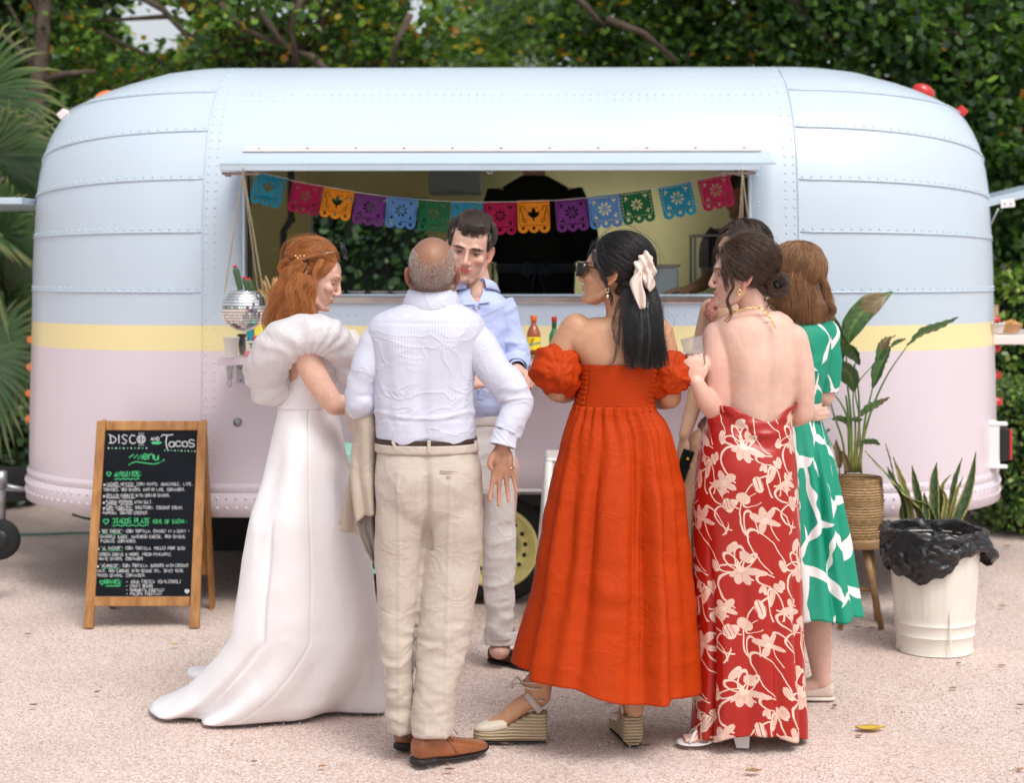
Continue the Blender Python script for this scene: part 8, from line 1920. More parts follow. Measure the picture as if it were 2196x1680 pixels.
 # hair
 mb = MB(); mball(mb,M,(0,.030,.054),(.083,.090,.082)); mball(mb,M,(0,.070,.045),(.068,.064,.068)); mball(mb,M,(0,.062,-.025),(.066,.052,.06)); mball(mb,M,(.060,-.012,.040),(.024,.04,.042)); mball(mb,M,(-.060,-.012,.040),(.024,.04,.042)); mball(mb,M,(.055,-.030,.03),(.02,.03,.03))
 f.loft([(612,1335,1392,-.03,.06),(650,1332,1400,-.08,.055),(690,1336,1406,-.11,.045),(730,1344,1416,-.125,.035),(765,1350,1422,-.13,.024),(790,1356,1424,-.135,.012)],2.2,34,mb)
 hc = cap(f,'hair',mb,mh,body,.005,3,lambda V: .0045*np.sin(V[:,0]*170 + 3*vnoise(V*np.array([1,1,.25]),22,2))*(V[:,2] < 1.56) + .002*fbm(V,60,2,5))
 ps = []; C = (0,.028,.048); Rr = (.0865,.102,.091); S = [(-.02,-.072,.108),(.02,-.07,.108),(.045,-.06,.09),(.06,-.052,.06),(0,-.05,.13),(.03,-.03,.13),(.055,.0,.11),(-.03,-.02,.13)]
 for T in ((.02,.125,.02),(.035,.118,.03),(.0,.13,.01)): ps += sweep(M,C,Rr,S,T,520,lift=.010,wave=.003,spreadT=.010,clampT=1.08)
 ps += sweep(M,C,(.085,.1,.09),[(.062,-.05,.05),(.066,-.045,.035),(.058,-.055,.06)],(.084,.05,-.035),260,lift=.004,wave=.002,spreadT=.012,clampT=1.05)
 for x0,x1 in ((1338,1350),(1346,1362),(1354,1375),(1362,1388),(1370,1400),(1378,1412),(1386,1424),(1392,1432)):
  ye = 785 + 22*rng.random(); ps += lock(f,[(x0,600,-.06),((x0*2 + x1)/3 + 4,665,-.12),((x0 + x1*2)/3,730,-.145),(x1,ye,-.15)],[.012,.018,.018,.008],300,.004,1.3)
 ps += lock(f,[(1270,540,-.06),(1283,575,-.088),(1300,610,-.092),(1310,640,-.09),(1312,668,-.09)],[.006,.008,.006,.005,.003],60,.004)
 ps += lock(f,[(1330,640,-.08),(1316,690,-.11),(1318,725,-.125),(1336,745,-.13)],[.004,.006,.004,.003],18,.004); ps += lock(f,[(1334,650,-.1),(1326,720,-.125),(1316,770,-.13),(1288,800,-.12)],[.004,.006,.006,.004],16,.004)
 for _ in range(40): x = 1290 + 70*rng.random(); ps += lock(f,[(x,516 + 6*rng.random(),-.02),(x + 8,504,-.02),(x + 24,508 + 8*rng.random(),-.02)],[.003,.005,.004],1,.002)
 ps += sweep(M,C,(.09,.106,.097),S,(0,.13,.0),60,lift=.022,wave=.008,spreadT=.05,clampT=1.2)
 for _ in range(60): x0 = 1340 + 80*rng.random(); ps += lock(f,[(x0,640,-.12),(x0 + 12*rng.normal(),700,-.15),(x0 + 10 + 14*rng.normal(),760 + 50*rng.random(),-.16)],[.01,.014,.014],1,.006)
 strands('hair_strands',ps,.0004,mh,hc)
 # cream bow
 mc = m_cloth('cream_satin_bow',(.72,.60,.53),.45,.03,500,.05,.3,(14,14,10),rg=.05)
 bow = MB(); bow.ball(p(1386,560,-.115),(.028,.022,.030)); bow.ball(p(1392,580,-.11),(.024,.022,.040)); bow.ball(p(1370,578,-.125),(.018,.02,.035)); bow.ball(p(1388,600,-.12),(.020,.018,.028))
 bo = cap(f,'hair_bow',bow,mc,hc,.003,2,lambda V: .005*np.sin(V[:,0]*230 + V[:,2]*120) + .003*fbm(V,60,2,3))
 def tail(pts,wd,nm):
  V = []; Fc = []; P = crom(np.linspace(0,1,len(pts)),[tuple(q) for q in pts],np.linspace(0,1,18)); Wd = crom(np.linspace(0,1,len(wd)),wd,np.linspace(0,1,18))[:,0]
  for i in range(18):
   for j in range(9): u = j/8 - .5; V.append(Vector(P[i]) + Vector((2*u*Wd[i],-.008*math.cos(u*8 + i*.3),.006*u)))
   if i: b = (i - 1)*9; Fc += [(b + j,b + j + 1,b + 10 + j,b + 9 + j) for j in range(8)]
  ob = mesh_obj(nm,V,Fc,mc,bo,True); sm = ob.modifiers.new('t','SOLIDIFY'); sm.thickness = .0015
 tail([p(1372,580,-.14),p(1364,605,-.155),p(1372,635,-.16),p(1379,662,-.16)],[.008,.020,.018,.010],'bow_tail'); tail([p(1390,590,-.13),p(1396,610,-.14),p(1395,625,-.14)],[.010,.014,.004],'bow_tail')
 mb = MB(); mb.tube([p(1303 + 3*math.cos(a),623 + 5*math.sin(a),-.095) for a in np.linspace(0,6.28,14)[:-1]],.0016,6,closed=True); mb.ball(p(1303,636,-.095),(.0055,.005,.007),12,8); mb.build('earring',simple('pearl_gold',(.75,.6,.42),.2,metal=.7),body,True)
 # sunglasses
 sg = empty('sunglasses',M @ Vector((0,-.1,0)) + f.o,0,'large black sunglasses worn by the woman in the orange dress','sunglasses'); B = sg.location - f.o; mt = bpy.data.materials['glossy_black_frame']
 T = lambda x,y,z: (M @ Vector((x,y,z))) - B
 for sx in (-1,1):
  mb = MB(); c = [T(sx*.036 + .031*math.copysign(abs(math.cos(a))**.6,math.cos(a)),-.106 + .014*abs(.036 + .03*math.cos(a)*sx)/.066,-.001 + .026*math.copysign(abs(math.sin(a))**.7,math.sin(a))) for a in np.linspace(0,6.283,29)[:-1]]; up = (M.to_3x3() @ Vector((0,-1,0))).normalized()*.003
  mb.add([q + up for q in c] + [q - up for q in c],[tuple(range(28)),tuple(reversed(range(28,56)))] + [(k,28 + k,28 + (k + 1) % 28,(k + 1) % 28) for k in range(28)]); mb.build('lens',mt,sg,True)
  mb = MB(); mb.tube([T(sx*.066,-.094,.016),T(sx*.076,-.05,.014),T(sx*.080,.004,.010)],.0065,8,flat=.35); mb.add([tuple(T(sx*x_,y_,z_)) for x_,y_,z_ in ((.0655,-.107,.024),(.0655,-.107,-.024),(.0745,-.083,-.020),(.0765,-.078,.021),(.0685,-.109,.024),(.0685,-.109,-.024),(.0775,-.085,-.020),(.0795,-.080,.021))],[(0,1,2,3),(7,6,5,4),(0,4,5,1),(1,5,6,2),(2,6,7,3),(3,7,4,0)]); mb.build('temple',mt,sg,True)
 mb = MB(); mb.tube([T(-.008,-.108,.006),T(0,-.109,.008),T(.008,-.108,.006)],.003,6); mb.build('bridge',mt,sg,True)
 mcr = simple('cream_canvas',(.70,.62,.52),.75,var=.05,bump=.2,bscale=500); mcv = simple('woven_canvas',(.50,.45,.40),.85,var=.3,vscale=300,bump=.5,bscale=350)
 mj,t,b = new_mat('jute_rope'); c = t.coord('Object'); w = t.n('TexWave',bands_direction='Z'); t.l(c,w.inputs[0]); w.inputs['Scale'].default_value = 28; w.inputs['Distortion'].default_value = 1.0; w.inputs['Detail Scale'].default_value = 4; t.l(t.ramp(w.outputs[1],[(.1,(.34,.25,.15)),(.7,(.56,.45,.30))]),b.inputs['Base Color']); b.inputs['Roughness'].default_value = .9; t.l(t.bump(w.outputs[1],.9,.005),b.inputs['Normal'])
 wedge(f,S1,None,mcr,mj,mcv); wedge(f,S2,None,mcr,mj,mcv)
 return f
OW = orange_woman()
# ------------------------------------------------------------------ printed cloth, drawn with nodes
def m_floral():
 m,t,b = new_mat('red_floral_satin'); uv = t.coord('UV'); sep = t.n('SeparateXYZ'); t.l(uv,sep.inputs[0]); U,V = sep.outputs[0],sep.outputs[1]
 PX,PY = .235,.43
 def cell(ou,ov,flip=1):
  x = t.math('MULTIPLY',t.math('SUBTRACT',t.math('FRACT',t.math('DIVIDE',t.math('ADD',U,ou),PX)),.5),PX*flip); y = t.math('MULTIPLY',t.math('SUBTRACT',t.math('FRACT',t.math('DIVIDE',t.math('ADD',V,ov),PY)),.5),-PY); return x,y
 def ell(x,y,cx,cy,rx,ry,rot=0.0):
  c,s_ = math.cos(rot),math.sin(rot); dx = t.math('SUBTRACT',x,cx); dy = t.math('SUBTRACT',y,cy)
  a = t.math('DIVIDE',t.math('ADD',t.math('MULTIPLY',dx,c),t.math('MULTIPLY',dy,s_)),rx); bq = t.math('DIVIDE',t.math('SUBTRACT',t.math('MULTIPLY',dy,c),t.math('MULTIPLY',dx,s_)),ry)
  d = t.math('SQRT',t.math('ADD',t.math('MULTIPLY',a,a),t.math('MULTIPLY',bq,bq))); return d,a,bq
 fill = None; lines = None
 def orr(A,B): return B if A is None else t.math('MAXIMUM',A,B)
 def solid(x,y,cx,cy,rx,ry,rot=0,veins=0):
  nonlocal fill,lines
  cx,cy,rx,ry,veins = cx*1.06,cy*1.03,rx*1.08,ry*1.08,veins*1.7
  d,a,q = ell(x,y,cx,cy,rx,ry,rot); f = t.math('LESS_THAN',d,1.0); fill = orr(fill,f)
  if veins:
   v = t.math('LESS_THAN',t.math('ABSOLUTE',t.math('SINE',t.math('MULTIPLY',q,veins))),.26); lines = orr(lines,t.math('MULTIPLY',v,t.math('MULTIPLY',f,t.math('GREATER_THAN',a,-.55))))
  rim = t.math('MULTIPLY',t.math('LESS_THAN',t.math('ABSOLUTE',t.math('SUBTRACT',d,.93)),.05),1.0)
 def outline(x,y,cx,cy,rx,ry,rot=0,w=.13,lo=-9.0):
  nonlocal fill
  cx,cy,rx,ry,w = cx*1.06,cy*1.03,rx*1.06,ry*1.06,w*.8
  d,a,q = ell(x,y,cx,cy,rx,ry,rot); f = t.math('LESS_THAN',t.math('ABSOLUTE',t.math('SUBTRACT',d,1.0)),w)
  if lo > -9: f = t.math('MULTIPLY',f,t.math('GREATER_THAN',a,lo))
  fill = orr(fill,f)
 # wobble the coordinates so that no outline is a true ellipse
 wob = t.n('TexNoise'); t.l(uv,wob.inputs[0]); wob.inputs['Scale'].default_value = 14; wob.inputs['Detail'].default_value = 2
 ws = t.n('SeparateColor'); t.l(wob.outputs[1],ws.inputs[0]); U = t.math('ADD',U,t.math('MULTIPLY',t.math('SUBTRACT',ws.outputs[0],.5),.020)); V = t.math('ADD',V,t.math('MULTIPLY',t.math('SUBTRACT',ws.outputs[1],.5),.022))
 x,y = cell(0,0)
 # open lily with outlined petals
 for k,(ang,L,w) in enumerate(((1.57,.036,.015),(.75,.034,.014),(2.35,.034,.014),(.05,.036,.013))): outline(x,y,.0 + L*math.cos(ang),.10 + L*math.sin(ang),L,w,ang,.20)
 for ang,L,w in ((3.35,.045,.011),(4.2,.030,.015),(4.9,.026,.014),(5.6,.022,.010)): solid(x,y,L*math.cos(ang),.10 + L*math.sin(ang),L,w,ang,7)
 solid(x,y,.006,.112,.006,.012,.2)
 # orchid below
 for ang,L,w in ((1.2,.018,.011),(2.4,.022,.012),(3.5,.022,.009),(-.2,.024,.010),(4.8,.018,.012)): solid(x,y,.055 + L*math.cos(ang),-.035 + L*math.sin(ang),L,w,ang,6)
 # round leaf, buds and shells
 solid(x,y,-.058,-.035,.030,.017,1.35,2.2); solid(x,y,-.01,-.085,.026,.018,.6,8); solid(x,y,.030,-.105,.024,.015,-.5,8); solid(x,y,-.078,.03,.018,.008,1.4,5); solid(x,y,-.068,.034,.015,.006,1.9,5); solid(x,y,.088,.045,.016,.009,1.2,4)
 # stems: arcs of large ellipses
 outline(x,y,-.085,-.11,.080,.115,.35,.035,-.2); outline(x,y,.12,-.14,.085,.10,-.2,.035,-.9); outline(x,y,-.02,.01,.10,.055,.6,.055,.1); outline(x,y,.03,-.15,.055,.035,.3,.07,-.3)
 x,y = cell(PX*.5,PY*.5)
 for ang,L,w in ((1.3,.022,.012),(2.3,.024,.012),(.3,.026,.011),(3.4,.030,.008),(5.0,.020,.012)): solid(x,y,.03 + L*math.cos(ang),.05 + L*math.sin(ang),L,w,ang,7)
 outline(x,y,-.03,.02,.075,.030,1.1,.07,-.4); outline(x,y,.02,-.06,.10,.035,.9,.06,-.6); solid(x,y,-.03,-.10,.022,.012,1.1,3); outline(x,y,.06,.12,.045,.018,-.5,.10,-.2)
 solid(x,y,-.075,.10,.026,.015,1.2,3); solid(x,y,-.088,-.04,.024,.013,-1.0,5); solid(x,y,.09,-.07,.026,.016,.5,6); outline(x,y,-.05,.13,.05,.025,.4,.12,-.3); outline(x,y,.075,.03,.05,.02,1.3,.12,-.5)
 x,y = cell(PX*.5,0)
 solid(x,y,.01,.0,.028,.010,1.9,4); solid(x,y,-.012,.035,.020,.010,.9,4); outline(x,y,.0,-.03,.06,.022,1.4,.12,-.8); outline(x,y,.02,.06,.04,.018,.3,.14,-.4)
 f = t.math('MULTIPLY',fill,t.math('SUBTRACT',1.0,lines)); c = t.mix(f,(.37,.013,.008),(.74,.55,.45)); t.l(c,b.inputs['Base Color']); b.inputs['Roughness'].default_value = .33; b.inputs['Specular IOR Level'].default_value = .45
 co = t.coord('Object'); t.l(t.bump(t.noise(t.mapping(co,(8,8,3)),1.0,3,.5,.5),.3,.01),b.inputs['Normal']); return m
def m_greenprint():
 m,t,b = new_mat('green_white_print'); uv = t.coord('UV'); w = t.noise(uv,5,2,.5,out=1); wv = t.n('VectorMath',operation='ADD'); sc = t.n('VectorMath',operation='SCALE'); t.l(w,sc.inputs[0]); sc.inputs['Scale'].default_value = .06; t.l(uv,wv.inputs[0]); t.l(sc.outputs[0],wv.inputs[1])
 mp = t.mapping(wv.outputs[0],(1.35,.80,1),rot=(0,0,.5)); d = t.voro(mp,7.2,'DISTANCE_TO_EDGE',dims='2D',rnd=.95); n = t.noise(uv,9,1)
 th = t.math('MULTIPLY',t.math('SUBTRACT',n,.33),.46); f = t.math('LESS_THAN',d,th)
 t.l(t.mix(f,(.0,.27,.165),(.74,.72,.72)),b.inputs['Base Color']); b.inputs['Roughness'].default_value = .6; co = t.coord('Object'); t.l(t.bump(t.noise(t.mapping(co,(8,8,5)),1.0,3,.5),.25,.008),b.inputs['Normal']); return m
M_floral = m_floral(); M_green = m_greenprint()
def m_lace():
 m,t,b = new_mat('rust_lace'); c = t.coord('Object'); v = t.noise(c,130,3,.7); t.l(t.ramp(v,[(.35,(.13,.035,.028)),(.5,(.30,.10,.075)),(.68,(.55,.29,.22))]),b.inputs['Base Color']); b.inputs['Roughness'].default_value = .85
 t.l(t.bump(v,.9,.006),b.inputs['Normal']); return m
M_lace = m_lace()
def thin_glass(name,col,fac,rough=.03):
 m,t,b = new_mat(name); tr = t.n('BsdfTransparent'); tr.inputs[0].default_value = (*col,1); b.inputs['Base Color'].default_value = (*col,1); b.inputs['Roughness'].default_value = rough; lw = t.n('LayerWeight'); lw.inputs[0].default_value = .35
 f = t.math('ADD',t.math('MULTIPLY',lw.outputs[0],.45),fac,clamp=True); mx = t.n('MixShader'); t.l(f,mx.inputs[0]); t.l(tr.outputs[0],mx.inputs[1]); t.l(b.outputs[0],mx.inputs[2]); t.l(mx.outputs[0],m.node_tree.nodes['Material Output'].inputs[0]); return m
M_thin = thin_glass('thin_glass',(.95,.96,.97),.03); M_drink = thin_glass('pale_drink',(.80,.62,.48),.22,.2)
def red_woman():
 f = Fig(5.64,1605,'bare backed woman in a long red dress with cream flowers, holding a glass'); p = f.p
 M = headM(f,1588,590,-.0,-91,1,2,1.0); add_head(f,M)
 f.limb([p(1604,622,.0),p(1616,660,.0),p(1622,700,.0)],[.050,.049,.064],n=24)
 f.loft([(668,1572,1672,.0,.05),(682,1545,1694,.0,.07),(705,1528,1706,.0,.088),(740,1532,1714,.0,.10),(800,1548,1708,.0,.112),(850,1554,1702,.0,.108),(900,1548,1698,.0,.105),(960,1518,1700,.0,.12),(1020,1505,1705,.0,.125)])
 f.limb([p(1540,722,-.0),p(1540,790,-.02),p(1545,890,-.02)],[.055,.054,.044]); f.limb([p(1545,890,-.02),p(1517,862,-.06),p(1494,820,-.085)],[.042,.036,.024])
 f.limb([p(1700,728,.0),p(1716,800,.0),p(1720,886,.02)],[.054,.050,.042]); f.limb([p(1720,886,.02),p(1700,895,.12),p(1668,892,.22)],[.040,.035,.026])
 f.limb([p(1560,1020,0),p(1550,1200,.0),p(1520,1540,.0)],[.09,.062,.036]); f.limb([p(1650,1020,0),p(1640,1200,.0),p(1600,1540,.0)],[.09,.062,.036])
 HM = hM(p(1493,822,-.085),Vector((-.12,.05,1)),Vector((.0,1,.05)))
 sd_ = 1 if HM.to_3x3().col[1].x > 0 else -1
 hand(f,HM,sd_,.92,((1.0,.8,.5),(1.1,.9,.5),(1.2,.9,.5),(1.3,.9,.5)),.12,((.034,.036,.012),(.064,.050,.022),(.088,.050,.036)))
 hand(f,hM(p(1668,892,.22),Vector((-.8,.5,.2)),Vector((-.1,.3,-1))),1,.9,((.4,.5,.3),)*4)
 S1 = shoeM(f,1606,1604,173); q = lambda x,y,z: S1 @ Vector((x,y,z))
 f.limb([q(.03,0,.17),q(.03,0,.10),q(.03,0,.085)],[.034,.030,.026]); f.limb([q(.035,0,.09),q(.09,0,.055),q(.15,0,.030),q(.19,0,.022)],[.028,.029,.024,.016])
 for k,(yy,L) in enumerate(((-.026,.028),(-.010,.03),(.004,.026),(.016,.022),(.027,.018))): f.limb([q(.185,yy*.9,.020),q(.20 + L*.6,yy,.018)],[.011 if k == 0 else .0085,.009 if k == 0 else .007],n=10)
 base = (.70,.45,.36)
 def extra(V,L,c):
  # sun mark over the shoulders and warmer arms
  a = np.array(tuple(p(1552,800,-.1))); arm = np.exp(-((V[:,0] - p(1535,0).x)/.05)**2)*np.exp(-((V[:,2] - p(0,840).z)/.16)**2); c = c*(1 - .55*arm[:,None]) + np.array((.70,.35,.28))*.55*arm[:,None]
  st = np.exp(-((V[:,0] - (p(1560,700).x + (p(0,700).z - V[:,2])*.55))/.010)**2)*(V[:,1] < -.03)*np.exp(-((V[:,2] - p(0,735).z)/.09)**2); return np.clip(c*(1 + .10*st[:,None]),0,1)
 body = body_done(f,M,base,.0043,None,False,(.60,.20,.18),.25,extra); eyes(f,M,body,base,(.10,.09,.07),(0,-1,0),lid=.0)
 # spine and shoulder blades are hollowed and raised softly
 me = body.data; V = np.zeros(len(me.vertices)*3); me.vertices.foreach_get('co',V); V = V.reshape(-1,3); back = (V[:,1] < -.02) & (V[:,2] > p(0,915).z) & (V[:,2] < p(0,690).z) & (V[:,0] > p(1556,0).x) & (V[:,0] < p(1700,0).x)
 xc = p(1632,0).x; zz = V[:,2]; sp = .004*np.exp(-((V[:,0] - xc - .012*np.sin(zz*6))/.016)**2); bl = .0035*(np.exp(-((V[:,0] - xc + .062)/.032)**2) + np.exp(-((V[:,0] - xc - .058)/.032)**2))*np.exp(-((zz - p(0,765).z)/.075)**2); V[:,1] += np.where(back,sp - bl,0); me.vertices.foreach_set('co',V.ravel()); me.update()
 mh = m_hair('dark_brown_wavy_hair',(.018,.010,.007),(.105,.055,.033),.36); brows(M,body,mh,.0215,.0022)
 mb = MB(); mball(mb,M,(0,.032,.050),(.081,.086,.078)); mball(mb,M,(0,.075,.02),(.064,.058,.066)); mball(mb,M,(0,.070,-.030),(.052,.042,.05)); mball(mb,M,(.05,-.005,.045),(.03,.045,.04)); mball(mb,M,(-.05,-.005,.045),(.03,.045,.04))
 hc = cap(f,'hair',mb,mh,body,.005,3,lambda V: .0028*fbm(V,50,2,5) + .002*np.sin(V[:,2]*200 + V[:,0]*60))
 mb = MB(); mb.ball(p(1668,610,-.005),(.040,.045,.042)); mb.ball(p(1656,620,-.01),(.03,.035,.03)); bn = cap(f,'bun',mb,mh,hc,.004,2,lambda V: .003*np.sin(V[:,0]*190 + V[:,2]*150) + .002*fbm(V,80,2,3))
 ps = []; C = (0,.028,.045); S = [(-.03,-.070,.105),(.03,-.070,.105),(.055,-.055,.075),(0,-.072,.115),(.062,-.045,.05),(.04,-.03,.12),(-.02,-.02,.13),(.02,.0,.132),(.060,.0,.09)]
 for T in ((.02,.128,-.015),(.0,.13,-.02),(.03,.12,-.04)): ps += sweep(M,C,(.0845,.099,.088),S,T,460,lift=.010,wave=.005,spreadT=.014,clampT=1.12)
 ps += sweep(M,C,(.083,.099,.09),[(.066,.03,-.02),(.06,.06,-.06),(.03,.085,-.075),(-.02,.09,-.075)],(.02,.128,-.02),260,lift=.005,wave=.003,spreadT=.010,clampT=1.12)
 for k in range(9): a0 = k*.7; ps += lock(f,[(1668 + 24*math.cos(a0 + j*.9)*(1 - .1*j),610 + 24*math.sin(a0 + j*.9)*(1 - .1*j),-.042 + .02*math.cos(j)) for j in range(5)],[.008,.010,.008],60,.004)
 ps += lock(f,[(1556,556,-.075),(1566,590,-.082),(1572,615,-.082),(1560,645,-.08),(1568,672,-.085),(1552,700,-.09)],[.006,.005,.004,.004,.003,.002],60,.004,1.5); ps += lock(f,[(1560,545,-.07),(1552,575,-.075),(1556,605,-.07),(1562,635,-.07)],[.008,.010,.005,.002],70,.006)
 ps += lock(f,[(1640,640,-.03),(1648,652,-.04),(1640,664,-.05)],[.004,.003,.001],14,.003)
 ps += sweep(M,C,(.088,.104,.094),S,(0,.13,-.02),90,lift=.014,wave=.008,spreadT=.05,clampT=1.2)
 for _ in range(120): x = 1560 + 90*rng.random(); y = 526 + 14*abs(x - 1605)/45*rng.random(); ps += lock(f,[(x,y,-.03 + .06*rng.random()),(x + 6 - 10*rng.random(),y - 9,-.02),(x + 14*rng.normal(),y - 4 - 8*rng.random(),-.02)],[.003,.006,.004],1,.004)
 strands('hair_strands',ps,.00045,mh,hc)
 mb = MB(); mb.tube([p(1586 + 4.0*math.cos(a),627 + 5.5*math.sin(a),-.079) for a in np.linspace(0,6.28,16)[:-1]],.0026,8,closed=True); mb.build('earring',M_gold,body,True)
 # necklace lying on the nape
 mb = MB(); nk = [p(1552,690,-.045),p(1562,680,-.060),p(1578,668,-.070),p(1600,661,-.076),p(1622,659,-.076),p(1636,664,-.074),p(1650,672,-.066)]
 for a,b_ in zip(nk[:-1],nk[1:]): chain(mb,a,b_,.010,.0016)
 dr = [p(1628,660,-.078),p(1644,672,-.088),p(1656,688,-.096),p(1663,703,-.104)]
 for a,b_ in zip(dr[:-1],dr[1:]): chain(mb,a,b_,.010,.0016)
 mb.build('necklace',M_gold,body,True)
 # dress
 def kd(th,v,P):
  waist = .006*np.sin(th*4 + v*60)*np.exp(-((v - .05)/.05)**2) + crease(P,91,9,22,.007)*np.exp(-(v/.10)**2)
  r = 0
  for a_,s_,d_ in ((1.25,.10,-.016),(1.75,.12,-.014),(2.45,.07,-.030),(.62,.10,-.020),(2.15,.12,.010),(.95,.15,.008)): r = r + d_*np.exp(-((th - a_ - .08*np.sin(v*3 + a_))/s_)**2)*smooth01((v - .30)*1.8)
  but = .010*np.exp(-((v - .19)/.08)**2)*(np.exp(-((th - 1.15)/.3)**2) + np.exp(-((th - 2.0)/.3)**2)); return waist + r + but + crease(P,93,5,3,.003)
 def top(th,v): return False
 n = 300; rows = [(868,1524,1704,.0,.116),(886,1520,1702,.0,.118),(915,1516,1696,.0,.122),(950,1506,1698,.0,.135),(1008,1497,1706,.0,.15),(1100,1488,1711,.0,.155),(1239,1486,1716,.0,.155),(1377,1490,1721,.0,.16),(1516,1484,1727,.0,.17),(1566,1480,1728,.0,.172)]
 dr_ = garment(f,'dress',rows,M_floral,None,n,5,2.2,kd,hem=lambda t: 10 + 30*abs(math.cos(t)) + 3*math.sin(9*t),top=lambda t: 36*math.exp(-((t - 1.38)/.55)**2) + 4*math.exp(-((t - 2.6)/.3)**2))
 # sandal
 mw = simple('white_leather',(.72,.68,.68),.3,var=.05); s0 = shoe(f,'sandal_sole',S1,[(0,.026,.072,.080,0),(.03,.030,.070,.078,0),(.08,.030,.045,.053,0),(.14,.040,.010,.018,0),(.20,.043,.002,.012,0),(.235,.030,.003,.012,0),(.245,.010,.004,.012,0)],mw,f.e)
 mb = MB(); mb.add([tuple(S1 @ Vector(v)) for v in ((.0,-.026,0),(.042,-.026,0),(.042,.026,0),(.0,.026,0),(-.004,-.030,.074),(.062,-.032,.070),(.062,.032,.070),(-.004,.030,.074))],[(3,2,1,0),(4,5,6,7),(0,1,5,4),(1,2,6,5),(2,3,7,6),(3,0,4,7)]); mb.build('block_heel',mw,s0)
 for pts in (((.20,-.040,.015),(.190,-.020,.045),(.160,.010,.055),(.13,.038,.018)),((.13,-.040,.018),(.155,-.020,.054),(.18,.010,.046),(.20,.040,.014)),((.13,-.040,.018),(.09,-.034,.075),(.04,-.030,.10),(.0,0,.105))): mb = MB(); k = crom(np.linspace(0,1,4),pts,np.linspace(0,1,12)); mb.tube([S1 @ Vector(q_) for q_ in k],.006,8,flat=.4); mb.build('strap',mw,s0,True)
 # glass with a pale drink
 gl = empty('drinking_glass',p(1490,776,.0) + f.o + Vector((0,-.042,0)),0,'clear tumbler of pale drink held by the woman in the red floral dress','glass'); Rg = Matrix.Rotation(-.20,3,'Y'); mb = MB(); mb.lathe([(.030,0),(.0325,.003),(.0375,.088),(.0355,.088),(.031,.008),(.001,.007)],36,rot=Rg,caps=False); mb.lathe([(.030,0),(.001,0)],36,rot=Rg,caps=False); mb.build('tumbler',M_thin,gl,True)
 mb = MB(); mb.lathe([(.001,.009),(.0305,.010),(.0325,.035),(.001,.035)],32,rot=Rg,caps=False); mb.build('drink',M_drink,gl,True)
 return f
RW = red_woman()
